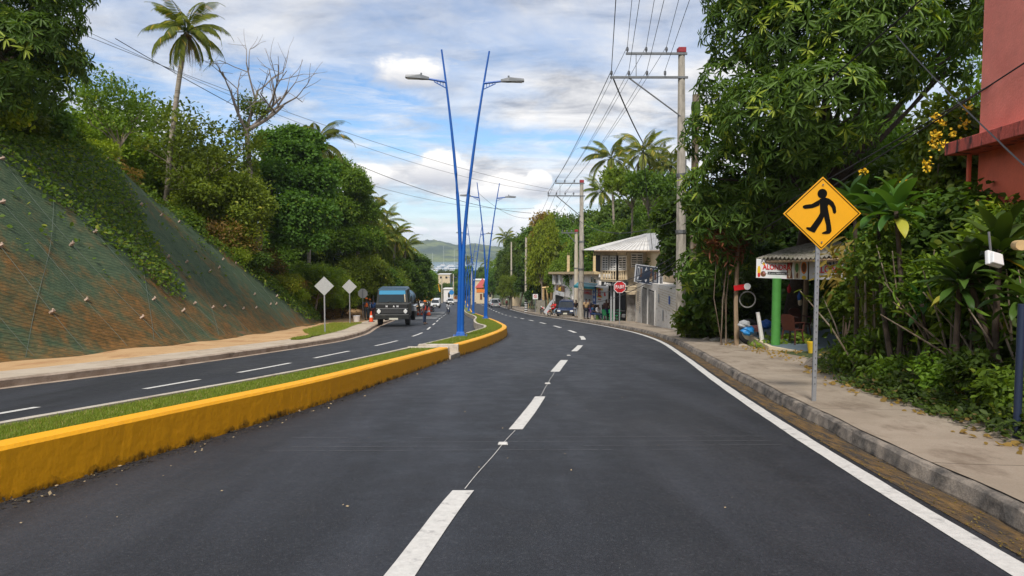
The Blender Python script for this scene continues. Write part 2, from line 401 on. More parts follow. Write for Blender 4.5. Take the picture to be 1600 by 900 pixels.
def ribbon(name, fa, fb, h, Y, matl, nx=2, parent=None, kind='structure', dz=None, attr=None):
    """surface between X=fa(Y) and X=fb(Y), h above the road level"""
    T = np.linspace(0, 1, nx); A, B = fa(Y), fb(Y)
    X = A[:, None]*(1-T)+B[:, None]*T; YY = np.repeat(Y[:, None], nx, 1); Z = fz(YY)+h
    if dz is not None: Z = Z+dz(X, YY)
    V = np.stack([X, YY, Z], -1).reshape(-1, 3); i = np.arange(len(Y)-1)[:, None]*nx+np.arange(nx-1)[None]
    i = i.ravel(); F = np.stack([i, i+1, i+nx+1, i+nx], -1)
    o = link_mesh(name, np_mesh(name, V, F, smooth=True), matl, parent)
    if kind: o['kind'] = kind
    return o
def sweep(name, prof, Y, matl, parent=None, kind=None, foot=None, closed_ends=True, jit=0.):
    """prof: list of (function giving X(Y), height above road) going round the section"""
    n = len(prof); L = []; rs = np.random.RandomState(3)
    jn = np.cumsum(rs.randn(len(Y)))*.0
    for f, h in prof:
        hh = h if np.isscalar(h) else h(Y)
        j = rs.randn(len(Y))*jit
        L.append(np.stack([f(Y)+j, Y, fz(Y)+hh + (rs.randn(len(Y))*jit*.7 if np.isscalar(h) and h > .03 else 0)], -1))
    V = np.stack(L, 1).reshape(-1, 3); i = (np.arange(len(Y)-1)[:, None]*n + np.arange(n-1)[None]).ravel()
    F = [tuple(q) for q in np.stack([i, i+1, i+n+1, i+n], -1)]
    if closed_ends: F += [tuple(range(n)), tuple(reversed(range(len(V)-n, len(V))))]
    me = bpy.data.meshes.new(name); me.from_pydata([tuple(v) for v in V], [], F); me.update()
    bm = bmesh.new(); bm.from_mesh(me); bmesh.ops.recalc_face_normals(bm, faces=bm.faces); bm.to_mesh(me); bm.free()
    if foot:
        a = me.attributes.new('foot', 'FLOAT', 'POINT'); a.data.foreach_set('value', np.tile(np.array(foot, np.float32), len(Y)))
    o = link_mesh(name, me, matl, parent)
    if kind: o['kind'] = kind
    return o
off = lambda f, d: (lambda Y: f(Y)+d)
# terrain sheet ---------------------------------------------------
def axis(segs):
    r = []
    for a, b, s in segs: r += list(np.arange(a, b, s))
    return np.array(r + [segs[-1][1]])
gx = axis([(-900,-300,60),(-300,-80,12),(-80,-36,3),(-36,16,.5),(16,40,1.5),(40,120,6),(120,300,20),(300,900,60)])
gy = axis([(-40,-4,2.5),(-4,70,.5),(70,160,2.),(160,400,8),(400,900,25)])
GX, GY = np.meshgrid(gx, gy); GZ = H(GX, GY)
GZ = GZ + lump(GX, GY, 30)*1.5*smooth01((np.abs(GX+10)-60)/60)*(1-smooth01((GY-500)/250))
V = np.stack([GX, GY, GZ], -1).reshape(-1, 3); nx = len(gx)
i = (np.arange(len(gy)-1)[:, None]*nx+np.arange(nx-1)[None]).ravel()
def ground_mat():
    m = bpy.data.materials.new('ground_cover_soil'); m.use_nodes = True; t = NT(m.node_tree); p = t.n['Principled BSDF']
    c = t.new('ShaderNodeTexCoord').outputs['Object']; g = t.new('ShaderNodeNewGeometry')
    s = t.new('ShaderNodeSeparateXYZ'); t.l.new(g.outputs['Normal'], s.inputs[0])
    n = t.noise(c, .5, 7, .62); f = t.noise(c, 8, 6, .65)
    earth = t.mix(t.maprange(f, .35, .65), (.16, .075, .03, 1), (.26, .13, .055, 1))
    green = t.mix(t.maprange(f, .35, .65), (.03, .05, .012, 1), (.08, .10, .025, 1))
    k = t.math('ADD', s.outputs[2], t.math('MULTIPLY', t.math('SUBTRACT', n, .5), .5))
    col = t.mix(t.maprange(k, .74, .86), earth, green)
    t.l.new(col, p.inputs['Base Color']); p.inputs['Roughness'].default_value = .95
    b = t.new('ShaderNodeBump'); b.inputs['Strength'].default_value = .8; b.inputs['Distance'].default_value = .05
    t.l.new(f, b.inputs['Height']); t.l.new(b.outputs[0], p.inputs['Normal']); return m
ground = link_mesh('ground', np_mesh('ground', V, np.stack([i, i+1, i+nx+1, i+nx], -1), smooth=True), ground_mat()); ground['kind'] = 'structure'
# carriageways ----------------------------------------------------
Yr = Yseq(-14, 400)
ribbon('road', off(fMF, -.04), off(fRL, .16), 0, Yr, M['asphalt'], 4)
ribbon('road', off(fLK, -.1), off(fMB, .05), 0, Yr, M['asphalt'], 4)
ribbon('gutter', off(fRL, .15), off(fRL, .45), .004, Yr, M['gutter'], 3)
ribbon('gutter', off(fLK, -.06), off(fLK, .22), .005, Yseq(-14, 60), M['kerb_l'], 2)
kn = lambda Y: .018*np.sin(Y*2.1)+.012*np.sin(Y*5.3+1)
fRK = lambda Y: fRL(Y)+.42+.012*np.sin(Y*1.7)+.010*np.sin(Y*4.1)
Yk = Yseq(-14, 160, .12, .012)
sweep('kerb', [(off(fRK, 0), -.1), (off(fRK, 0), .02), (off(fRK, .035), .125), (off(fRK, .06), .148), (off(fRK, .10), .155), (off(fRK, .22), .156), (off(fRK, .22), -.1)], Yk, M['kerb_r'], kind='structure', jit=.004)
ribbon('sidewalk', off(fRK, .10), off(fSR, .5), .166, Yseq(-14, 160), M['walk_r'], 8, dz=lambda X, Y: .012*lump(X, Y, .7)*smooth01((X-fRK(Y)-.15)*3))
sweep('kerb', [(off(fLK, .0), -.1), (off(fLK, .0), .13), (off(fLK, -.03), .15), (off(fLK, -.16), .152), (off(fLK, -.16), -.1)], Yseq(-14, 150, .3, .02), M['kerb_l'], kind='structure', jit=.004)
ribbon('sidewalk', off(fLK, -1.5), off(fLK, -.15), .154, Yseq(-14, 110), M['walk_l'], 4)
ribbon('dirt_path', off(fFT, -.35), off(fLK, -1.45), .146, Yseq(-14, 180), M['dirt_l'], 14, dz=lambda X, Y: .05*lump(X, Y, 1.1)*smooth01((fLK(Y)-1.5-X)*1.5))
# painted lines ---------------------------------------------------
wj = lambda Y, s: .003*np.sin(Y*3.1+s)+.002*np.sin(Y*9.7+s)
ribbon('lane_marking', lambda Y: fRL(Y)-.085+wj(Y, 0), lambda Y: fRL(Y)+.085+wj(Y, 2), .005, Yseq(-14, 300, .2), M['white_line'], 2)
fCD = lambda Y: (fRL(Y)+fMF(Y))/2 + np.interp(Y, [0, 5, 8, 11, 15, 20, 30, 45, 300], [0.13, 0.0, .02, -.02, -.1, -.1, .2, .3, .2])
def dash(f, a, b, w_, name='lane_marking'):
    Y = np.linspace(a, b, max(2, int((b-a)/.3)+1))
    ribbon(name, lambda Y: f(Y)-w_/2+wj(Y, 1)*.5, lambda Y: f(Y)+w_/2+wj(Y, 4)*.5, .006, Y, M['white_line'], 2)
for a, b in [(-6,-3),(2.4,5.4),(8.1,11.05),(15.2,18.4),(21.9,25.1),(29,32.2),(36,39)] + [(43+7.5*k, 46.2+7.5*k) for k in range(22)]: dash(fCD, a, b, .17 if a < 12 else .20)
for a, b in [(4.5,7.4),(8.2,9.9),(12.07,13.6),(15,17.5),(19.1,22),(24.8,28.3),(32,36),(40,44),(48,52),(56,60),(64,68),(73,77),(83,87),(93,97)]: dash(fLD, a, b, .12)
mb = MB()
def chalk(a, b):
    Y = np.linspace(a, b, 12); ribbon('lane_marking', lambda Y: fCD(Y)-.0035+.004*np.sin(Y*4), lambda Y: fCD(Y)+.0035+.004*np.sin(Y*4), .005, Y, M['white_line'], 2)
chalk(5.45, 8.05); chalk(11.1, 15.1)
for y in (7.25, 12.9, 20.1):
    x, z = float(fCD(y)), float(fz(y))
    q = MB(); q.prism([(-.055, 0), (.055, 0), (.042, .014), (-.042, .014)], (x, y-.05, z+.004), (1, 0, 0), (0, 0, 1), -.08)
    tag(q.build('road_stud', M['white_line'], bev=.004), {7.25:'white raised road stud nearest the camera on the chalk guide line', 12.9:'white raised road stud beyond the second white dash', 20.1:'small white road stud beyond the third white dash'}[y], 'road stud', 'road studs between the centre dashes')
# thin pale scratches running across the carriageway
sc_m = mat('scratch_mark', (.13, .13, .14), .7, .3, 5)
rs = np.random.RandomState(5)
for k, y0 in enumerate((6.93, 7.14, 7.36, 7.62)):
    x = -2.6+.3*rs.rand(); q = MB()
    while x < 2.7:
        l = .1+.6*rs.rand()
        if rs.rand() < .78:
            y = y0+.02*x+.02*rs.randn()*.3; z = float(fz(y))+.004; z2 = float(fz(y+.01))+.004
            q.add([(x, y, z), (x+l, y+.02*l, z), (x+l, y+.010+.02*l, z2), (x, y+.010, z2)], [(0, 1, 2, 3)])
        x += l+.05*rs.rand()
    q.build('road_scratch', sc_m)['kind'] = 'structure'
# median ----------------------------------------------------------
hF = lambda Y: np.interp(Y, [-10, 5, 10, 18, 30, 60, 300], [.43, .42, .38, .34, .40, .36, .30])
hB = lambda Y: hF(Y)+.0
M['turf_soil'] = mat('turf_soil', (.13, .16, .035), .95, .4, 3, .8, 20, col2=(.16, .13, .05), v2=(.5, .7))
def median(a, b, nose=False):
    Y = Yseq(a, b, .12, .012) if a < 60 else Yseq(a, b, 1)
    wd = lambda Y: np.minimum(.26, (fMF(Y)-fMB(Y))*.35)
    sweep('median_kerb', [(fMF, -.05), (fMF, .04), (off(fMF, -.02), lambda Y: hF(Y)-.03), (off(fMF, -.045), lambda Y: hF(Y)), (lambda Y: fMF(Y)-wd(Y), lambda Y: hF(Y)+.004), (lambda Y: fMF(Y)-wd(Y), -.05)],
          Y, M['yellow'], kind='structure', foot=[1, .95, .05, 0, 0, .2], jit=.0012)
    sweep('median_kerb', [(fMB, -.05), (fMB, lambda Y: hB(Y)-.01), (off(fMB, .02), lambda Y: hB(Y)), (off(fMB, .13), lambda Y: hB(Y)), (off(fMB, .13), -.05)], Y, M['median_conc'], kind='structure', jit=.003)
    ribbon('median_soil', off(fMB, .12), lambda Y: fMF(Y)-wd(Y)+.01, 0, Y, M['turf_soil'], 4, dz=lambda X, Y: hF(Y)-.045+.008*lump(X, Y, .3))
median(-13, 18.75); median(19.75, 36.0); median(36.0, 170)
median(170, 300)
# concrete drain crossing between the two planted beds, and the end kerbs of the beds
q = MB()
for y0, y1 in ((18.75, 19.75),):
    xs = (float(fMB(y0)), float(fMF(y0)), float(fMF(y1)), float(fMB(y1)))
    z0, z1 = float(fz(y0)), float(fz(y1))
    q.add([(xs[0], y0-.1, z0+.22), (xs[1]+.03, y0-.1, z0+.12), (xs[2]+.03, y1+.1, z1+.12), (xs[3], y1+.1, z1+.22)]+[(xs[0], y0-.1, z0-.1), (xs[1]+.03, y0-.1, z0-.1), (xs[2]+.03, y1+.1, z1-.1), (xs[3], y1+.1, z1-.1)], [(0, 1, 2, 3), (0, 4, 5, 1), (1, 5, 6, 2), (2, 6, 7, 3), (3, 7, 4, 0)])
o = q.build('drain_crossing', M['median_conc']); o['kind'] = 'structure'
for y, hgt in ((18.68, .0), (19.80, .0)):
    xa, xb = float(fMB(y)), float(fMF(y)); q = MB()
    q.box(((xa+xb)/2, y, float(fz(y))+float(hF(y))/2+.006), (xb-xa-.03, .16, float(hF(y))+.01)); q.build('median_kerb', M['median_conc'], bev=.015)['kind'] = 'structure'
# ---------------------------------------------------------------- plants: leaves, crowns, trunks
M['leaf_dark'] = leaf_mat('leaf_dark', (.040, .085, .014), (.105, .185, .026), (.22, .27, .04))
M['leaf_mid'] = leaf_mat('leaf_mid', (.070, .125, .014), (.175, .265, .028), (.33, .36, .05))
M['leaf_lime'] = leaf_mat('leaf_lime', (.125, .180, .014), (.290, .350, .030), (.48, .43, .04))
M['leaf_dry'] = leaf_mat('leaf_dry', (.19, .13, .035), (.33, .22, .06), (.36, .26, .08))
M['leaf_mango'] = leaf_mat('leaf_mango', (.042, .092, .014), (.125, .215, .028), (.32, .40, .05), rough=.42, trans=.34, huev=.06)
M['leaf_red'] = leaf_mat('leaf_red', (.15, .07, .03), (.30, .13, .06))
M['leaf_broad'] = leaf_mat('leaf_broad', (.030, .075, .014), (.085, .165, .028), (.36, .34, .05), rough=.45, trans=.3)
M['leaf_bright'] = leaf_mat('leaf_bright', (.100, .165, .018), (.230, .310, .032), (.42, .42, .06))
M['frond'] = leaf_mat('palm_frond', (.085, .125, .016), (.22, .25, .032), (.48, .36, .06), rough=.45, huev=.12)
M['frond_dead'] = mat('dry_palm_frond', (.16, .09, .04), .9, .4, 3)
M['bark'] = mat('bark', (.13, .09, .06), .95, .45, 4, .9, 14, col2=(.22, .18, .13), stretch=(1, 1, .35))
M['bark_pale'] = mat('pale_bark', (.34, .28, .21), .95, .35, 4, .9, 14, col2=(.20, .15, .10), stretch=(1, 1, .35))
M['bark_palm'] = mat('palm_bark', (.34, .29, .23), .9, .25, 3, .9, 9, col2=(.20, .16, .12), stretch=(.4, .4, 5))
M['bark_grey'] = mat('dead_wood', (.24, .20, .17), .95, .3, 4, .6, 12)
M['petal_yellow'] = mat('yellow_petals', (.85, .55, .02), .6); M['petal_pink'] = mat('pink_petals', (.55, .10, .22), .6)
LEAF = {  # verts (x across, y along, z up) of one leaf, quads
 'oval': (np.array([(0,0,0),(-.26,.34,.05),(-.2,.72,.04),(0,1,-.06),(.2,.72,.04),(.26,.34,.05)]), np.array([(0,3,2,1),(0,5,4,3)])),
 'broad': (np.array([(0,0,0),(-.40,.36,.06),(-.32,.74,.03),(0,1,-.12),(.32,.74,.03),(.40,.36,.06)]), np.array([(0,3,2,1),(0,5,4,3)])),
 'lance': (np.array([(0,0,0),(-.10,.38,.02),(-.085,.72,-.07),(0,1,-.20),(.085,.72,-.07),(.10,.38,.02)]), np.array([(0,3,2,1),(0,5,4,3)])),
 'chip': (np.array([(0,0,0),(-.30,.5,.04),(0,1,0),(.30,.5,.04)]), np.array([(0,3,2,1)])),
}
def unit(a): return a/np.maximum(np.linalg.norm(a, axis=-1, keepdims=True), 1e-6)
def leaves(P, D, N, L, kind, rs, rnd=None):
    """P bases, D directions, N up normals, L lengths -> verts, quads, face rnd"""
    T, Q = LEAF[kind]; D = unit(D); Xa = unit(np.cross(D, N)); Na = np.cross(Xa, D)
    V = P[:, None] + L[:, None, None]*(Xa[:, None]*T[None, :, 0:1] + D[:, None]*T[None, :, 1:2] + Na[:, None]*T[None, :, 2:3])
    n, k = len(P), len(T); F = (np.arange(n)*k)[:, None, None] + Q[None]
    r = rs.rand(n) if rnd is None else rnd
    return V.reshape(-1, 3), F.reshape(-1, 4), np.repeat(r, len(Q))
def rdir(rs, n): return unit(rs.randn(n, 3))
def crown_pts(lobes, nc, rs, hollow=.16, low=-.55):
    lb = np.array(lobes, float); w_ = (lb[:, 3]*lb[:, 4]+lb[:, 3]*lb[:, 5]); idx = rs.choice(len(lb), nc, p=w_/w_.sum())
    d = rdir(rs, nc); d[:, 2] = np.where(d[:, 2] < low, -d[:, 2]*.4, d[:, 2]); d = unit(d)
    r = 1-np.abs(rs.randn(nc))*hollow; r = np.where(rs.rand(nc) < .05, r+.14, r)
    C = lb[idx, :3]+d*lb[idx, 3:6]*np.maximum(r, .2)[:, None]
    return C, unit(d/lb[idx, 3:6]), idx
def crown_mesh(name, lobes, nc, k, size, spread, kind='oval', seed=0, droop=.25, up=.7, hollow=.16, holes=.0, low=-.55):
    rs = np.random.RandomState(seed); C, O, idx = crown_pts(lobes, nc, rs, hollow, low)
    if holes:
        h = np.sin(C[:, 0]*2.3+seed)*np.sin(C[:, 1]*2.1+1)*np.sin(C[:, 2]*2.7+2); keep = h < (.5-holes); C, O, idx = C[keep], O[keep], idx[keep]
    n = len(C); tone = rs.rand(n)*.45
    P = np.repeat(C, k, 0)+rs.randn(n*k, 3)*spread; Ok = np.repeat(O, k, 0)
    D = Ok*.7+rdir(rs, n*k)*.9; D[:, 2] -= droop
    N = Ok*.6+rdir(rs, n*k)*.55; N[:, 2] += up
    L = size*(.65+.7*rs.rand(n*k))
    rnd = np.clip(np.repeat(tone, k)+rs.rand(n*k)*.56, 0, 1)
    V, F, r = leaves(P, D, N, L, kind, rs, rnd)
    return np_mesh(name, V, F, r)
def rosette_mesh(name, lobes, nc, k, size, seed=0, hollow=.14, low=-.75):
    """mango habit: whorls of long drooping leaves at twig ends"""
    rs = np.random.RandomState(seed); C, O, idx = crown_pts(lobes, nc, rs, hollow, low)
    ax = unit(O+rdir(rs, nc)*.35+np.array([0, 0, .35])); a = unit(np.cross(ax, rdir(rs, nc))); b = np.cross(ax, a)
    th = (np.arange(k)/k*2*pi)[None]+rs.rand(nc, 1)*6.28+rs.randn(nc, k)*.25
    rad = a[:, None]*np.cos(th)[..., None]+b[:, None]*np.sin(th)[..., None]
    D = rad+ax[:, None]*(rs.rand(nc, k, 1)*.9-.15); D[..., 2] -= .35
    P = C[:, None]+ax[:, None]*(rs.rand(nc, k, 1)*.10)*size*3+rad*.02
    N = np.repeat(ax[:, None], k, 1)+rs.randn(nc, k, 3)*.15
    L = size*(.6+.6*rs.rand(nc, k)); tone = np.clip(rs.rand(nc, 1)*.5+(rs.rand(nc, 1) < .15)*.5+rs.rand(nc, k)*.42, 0, 1)
    V, F, r = leaves(P.reshape(-1, 3), D.reshape(-1, 3), N.reshape(-1, 3), L.ravel(), 'lance', rs, tone.ravel())
    return np_mesh(name, V, F, r)
def auto_lobes(rs, n, R0, H0, Z0, r=.36):
    """n lobes spread over an ellipsoid (radius R0, half height H0, centre height Z0)"""
    L = [(0, 0, Z0, R0*.62, R0*.62, H0*.62)]
    for i in range(n):
        a = i*2.4+rs.rand()*.6; u = -.55+1.5*(i+.5)/n; u = min(u, .96); c = sqrt(max(0, 1-u*u)); rr = r*R0*(.75+.55*rs.rand())
        q = .72+.14*rs.rand()
        L.append((R0*q*c*cos(a), R0*q*c*sin(a), Z0+H0*q*u, rr, rr, rr*.8))
    return L
def trunk_mb(rs, lobes, h0, r0, bend=.3, limbs=8, base=(0, 0, 0), top=None):
    q = MB(); t = top or (rs.randn()*bend, rs.randn()*bend, h0); m = ((t[0]+base[0])/2+rs.randn()*bend*.3, (t[1]+base[1])/2+rs.randn()*bend*.3, (base[2]+h0)/2)
    q.tube([(base[0], base[1], base[2]-.3), (base[0], base[1], base[2]+.15), m, t], [r0*1.5, r0*1.1, r0*.85, r0*.7], 9)
    for l in list(lobes)[:limbs]:
        c = Vector(l[:3]); s = Vector(t)*.98; mid = s.lerp(c, .5)+Vector((rs.randn()*.25, rs.randn()*.25, .15))
        q.tube([s, mid, c], [r0*.5, r0*.28, r0*.10], 6)
        for _ in range(2):
            e = c+Vector(rs.randn(3))*l[3]*.5; q.tube([mid.lerp(c, .4), e], [r0*.16, r0*.04], 5)
    return q
def tree_proto(name, seed, R0, H0, Z0, h0, r0, nl, nc, k, size, spread, kind, leaf, bark, **kw):
    rs = np.random.RandomState(seed); L = auto_lobes(rs, nl, R0, H0, Z0)
    root = empty(name, (0, 0, -500)); 
    trunk_mb(rs, L[1:], h0, r0).build('trunk', M[bark], root, smooth=True)
    link_mesh('crown', crown_mesh('crown', L, nc, k, size, spread, kind, seed, **kw), M[leaf], root)
    return root
PROTO = {}
# far trees: crown about 5 m wide and 6 m high on the unit plant
PROTO['round'] = [tree_proto('leafy_tree', s, 2.7, 2.9, 3.7, 2.0, .16, 15, 2500, 9, .20, .16, 'oval', 'leaf_mid', 'bark') for s in (1, 2)]
PROTO['dark'] = [tree_proto('leafy_tree', s, 2.6, 3.3, 3.9, 1.9, .17, 15, 2500, 9, .20, .15, 'broad', 'leaf_dark', 'bark', droop=.45) for s in (3, 4)]
PROTO['bright'] = [tree_proto('leafy_tree', s, 2.7, 2.8, 3.7, 2.0, .15, 15, 2300, 9, .21, .18, 'oval', 'leaf_bright', 'bark_pale') for s in (8, 9)]
PROTO['lime'] = [tree_proto('leafy_tree', s, 2.6, 2.6, 3.3, 1.8, .13, 13, 2000, 8, .22, .18, 'oval', 'leaf_lime', 'bark_pale') for s in (5,)]
PROTO['airy'] = [tree_proto('leafy_tree', s, 2.4, 2.6, 4.6, 2.6, .10, 11, 620, 8, .19, .18, 'oval', 'leaf_mid', 'bark_pale', hollow=.3, holes=.25) for s in (6, 16)]
def shrub_proto(seed, leaf, kind, nc=1100, size=.17, k=8, spread=.16):
    rs = np.random.RandomState(seed); L = [(rs.randn()*.7, rs.randn()*.7, .7+.5*rs.rand(), .75, .75, .65) for _ in range(7)]
    root = empty('shrub', (0, 0, -500)); q = MB()
    for l in L: q.tube([(0, 0, -.2), (l[0]*.4, l[1]*.4, l[2]*.5), l[:3]], [.05, .035, .012], 5)
    q.build('stem', M['bark'], root)
    link_mesh('foliage', crown_mesh('foliage', L, nc, k, size, spread, kind, seed, hollow=.2, low=-.9), M[leaf], root); return root
PROTO['shrub_mid'] = [shrub_proto(21, 'leaf_mid', 'oval')]
PROTO['shrub_dark'] = [shrub_proto(22, 'leaf_dark', 'broad')]
PROTO['shrub_lime'] = [shrub_proto(23, 'leaf_lime', 'oval', 620)]
PROTO['shrub_dry'] = [shrub_proto(24, 'leaf_dry', 'oval', 260)]
# palms -----------------------------------------------------------
def frond_np(rs, L, az, el, sag, nl=26, width=.55):
    """one frond: (verts, quads) as a double row of leaflets along an arching rib"""
    t = np.linspace(0, 1, nl+1); th = el - sag*t**1.4
    dr = np.cumsum(np.cos(th))*L/nl; dzv = np.cumsum(np.sin(th))*L/nl
    tw = rs.randn()*.15
    ctr = np.stack([dr*cos(az), dr*sin(az), dzv], -1); T = unit(np.gradient(ctr, axis=0)); side = unit(np.cross(T, [0, 0, 1.])); upv = np.cross(side, T)
    P, D, Nn, Ln = [], [], [], []
    for s in (-1, 1):
        ln = width*np.sin(np.clip(t*1.02+.10, 0, 1)*pi)**.6*(.9+.2*rs.rand(nl+1)); ln = np.maximum(ln, .10)
        P.append(ctr); D.append(side*s*.85+T*.75-np.array([0, 0, .25+.35*rs.rand()])[None]-upv*.12); Nn.append(upv+side*s*.3); Ln.append(ln)
    P, D, Nn, Ln = map(np.concatenate, (P, D, Nn, Ln)); keep = np.tile(t > .12, 2)
    return ctr, P[keep], D[keep], Nn[keep], Ln[keep]
LEAF['strip'] = (np.array([(0,0,0),(-.060,.30,0),(-.050,.70,-.08),(0,1,-.24),(.050,.70,-.08),(.060,.30,0)]), np.array([(0,3,2,1),(0,5,4,3)]))
def palm(label, base, top, L=3.0, n=20, seed=0, r=.16, group='coconut palms', nuts=True, sagk=1., dead=4, name='coconut_palm', cat='palm tree'):
    rs = np.random.RandomState(seed); base = Vector(base); top = Vector(top)-base
    root = empty(name, base, 0, label, cat, group); q = MB(); pts = []
    for i in range(9):
        t = i/8; pts.append(Vector((top.x*t**1.5, top.y*t**1.5, top.z*t-.2*(i == 0))))
    q.tube(pts, [r*1.5]+[r*(1.05-.3*i/8) for i in range(8)], 10)
    q.build('trunk', M['bark_palm'], root, smooth=True)
    Ps, Ds, Ns, Ls, rib = [], [], [], [], MB(); T0 = np.array(top)
    for i in range(n):
        az = i*2.399+rs.randn()*.15; f = i/(n-1); el = 1.35-1.75*f+rs.randn()*.08; sag = (1.1+1.2*rs.rand()*.7+.5*f)*sagk
        c, P, D, N, l = frond_np(rs, L*(.85+.25*rs.rand()), az, el, sag, 30, L*.20)
        Ps.append(P+T0); Ds.append(D); Ns.append(N); Ls.append(l)
        rib.tube([Vector(T0)+Vector(c[j]) for j in range(0, len(c), 5)], [.035*(1-j/len(c)*.8) for j in range(0, len(c), 5)], 5)
    P, D, N, l = map(np.concatenate, (Ps, Ds, Ns, Ls))
    V, F, rr = leaves(P, D, N, l, 'strip', rs)
    cr = link_mesh('crown', np_mesh('crown', V, F, rr), M['frond'], root)
    rib.build('frond_rib', M['frond'], cr)
    if dead:
        Ps, Ds, Ns, Ls = [], [], [], []
        for i in range(dead):
            c, P, D, N, l = frond_np(rs, L*.75, rs.rand()*6.28, -.7-.4*rs.rand(), .9, 24, L*.12); Ps.append(P+T0-np.array([0,0,.15])); Ds.append(D); Ns.append(N); Ls.append(l*.7)
        V, F, rr = leaves(*map(np.concatenate, (Ps, Ds, Ns, Ls)), 'strip', rs); link_mesh('dead_fronds', np_mesh('dead_fronds', V, F, rr), M['frond_dead'], root)
    if nuts:
        q = MB()
        for i in range(7):
            a = i*.9; q.lathe([(.0, -.12), (.09, -.06), (.11, 0), (.08, .08), (.0, .12)], (top.x+.22*cos(a), top.y+.22*sin(a), top.z-.28-.08*(i % 2)), n=8)
        q.build('coconuts', M['leaf_dry'], root, smooth=True)
    return root
# placing ---------------------------------------------------------
USED = set()
def plant(kind, X, Y, sc=1., label=None, group=None, rz=None, var=0, name=None, cat='tree', z=None, sq=1.):
    P_ = PROTO[kind]; p = P_[var % len(P_)]
    rz = ((X*12.9898+Y*78.233) % 6.283) if rz is None else rz
    loc = (X, Y, Hs(X, Y)-.1 if z is None else z)
    if (kind, var % len(P_)) not in USED:
        USED.add((kind, var % len(P_))); o = p; o.location = loc; o.rotation_euler = (0, 0, rz)
    else: o = copy_tree(p, loc, rz)
    o.scale = (sc, sc, sc*sq)
    if name: o.name = name
    if 'group' in o: del o['group']
    return tag(o, label, cat, group)
# ---------------------------------------------------------------- left bank: netting, vines, trees
def net_mat():
    m = bpy.data.materials.new('erosion_netting'); m.use_nodes = True; t = NT(m.node_tree); p = t.n['Principled BSDF']
    c = t.new('ShaderNodeTexCoord').outputs['Object']; g = t.new('ShaderNodeAttribute', attribute_name='low').outputs['Fac']
    n = t.noise(t.scale(c, (1, 1, .55)), .55, 7, .64, .5); f = t.noise(c, 3.2, 7, .7)
    wv = t.new('ShaderNodeTexWave'); t.l.new(t.scale(c, (1, 1, 1), rot=(0, 0, .35)), wv.inputs[0]); wv.inputs['Scale'].default_value = 3.0; wv.inputs['Distortion'].default_value = .6; wv.inputs['Detail'].default_value = 1
    w2 = t.new('ShaderNodeTexWave', bands_direction='Z'); t.l.new(c, w2.inputs[0]); w2.inputs['Scale'].default_value = 4.; w2.inputs['Distortion'].default_value = .4
    green = t.mix(t.maprange(f, .3, .7), (.046, .082, .044, 1), (.105, .140, .072, 1))
    rust = t.mix(t.maprange(f, .35, .65), (.10, .060, .016, 1), (.27, .12, .030, 1))
    k = t.math('ADD', n, t.math('MULTIPLY', g, .21)); k = t.math('ADD', k, t.math('MULTIPLY', t.math('SUBTRACT', f, .5), .25))
    col = t.mix(t.maprange(k, .54, .74, 0, .9), green, rust)
    thread = t.math('MAXIMUM', t.maprange(wv.outputs['Fac'], .72, .95), t.maprange(w2.outputs['Fac'], .8, .97, 0, .6))
    col = t.mix(t.math('MULTIPLY', thread, .38), col, (.012, .024, .016, 1))
    v = t.new('ShaderNodeTexVoronoi'); t.l.new(c, v.inputs[0]); v.inputs['Scale'].default_value = 5
    col = t.mix(t.math('MULTIPLY', t.math('LESS_THAN', v.outputs['Distance'], .09), t.math('GREATER_THAN', f, .56)), col, (.30, .20, .11, 1))
    t.l.new(col, p.inputs['Base Color']); p.inputs['Roughness'].default_value = .8; p.inputs['Specular IOR Level'].default_value = .2
    b = t.new('ShaderNodeBump'); b.inputs['Strength'].default_value = .7; b.inputs['Distance'].default_value = .05
    t.l.new(t.math('ADD', t.math('MULTIPLY', thread, .25), t.math('ADD', n, f)), b.inputs['Height']); t.l.new(b.outputs[0], p.inputs['Normal'])
    return m
M['net'] = net_mat(); M['anchor'] = mat('anchor_concrete', (.46, .34, .26), .9, .3, 4); M['rope'] = mat('net_rope', (.12, .15, .12), .8)
def bank_pt(Y, s, lift=0.):
    """point on the bank, s = distance from its foot"""
    x = float(fFT(Y))-s; return Vector((x, Y, Hs(x, Y)+lift))
netr = empty('erosion_net', (-12, 20, float(fz(20))), 0, 'dark green netting pinned over the red earth bank beside the left sidewalk', 'netting')
def child(o, root):
    o.parent = root; o.matrix_parent_inverse = Matrix.Translation(-Vector(root.location)); return o
Yn = np.arange(-13, 58, .4); Sn = np.linspace(0, 1, 44)
Yg, Tg = np.meshgrid(Yn, Sn, indexing='ij'); smax = np.maximum(fCR(Yg)/1.2*1.35+.8, .8); Xg = fFT(Yg)+.35-Tg*smax
Zg = H(Xg, Yg, True)+.05+.04*np.sin(Yg*1.3+Xg*.8)+.09*lump(Xg, Yg, 1.3); Zg[:, 0] = fz(Yg[:, 0])+.08; Zg[:, 1] = np.minimum(Zg[:, 1], fz(Yg[:, 1])+.30)
V = np.stack([Xg+.05*lump(Yg, Xg, 1.1), Yg, Zg], -1).reshape(-1, 3); ny = len(Sn); i = (np.arange(len(Yn)-1)[:, None]*ny+np.arange(ny-1)[None]).ravel()
me = np_mesh('netting', V, np.stack([i, i+ny, i+ny+1, i+1], -1), smooth=True)
a = me.attributes.new('low', 'FLOAT', 'POINT'); a.data.foreach_set('value', (1-smooth01(Tg/.45)).astype(np.float32).ravel())
child(link_mesh('netting', me, M['net']), netr)
rs = np.random.RandomState(11)
def netz(x, y): return float(H(x, y, True)+.05+.04*np.sin(y*1.3+x*.8)+.09*lump(x, y, 1.3))
cols = np.arange(12, 54, 1.75); na = 0
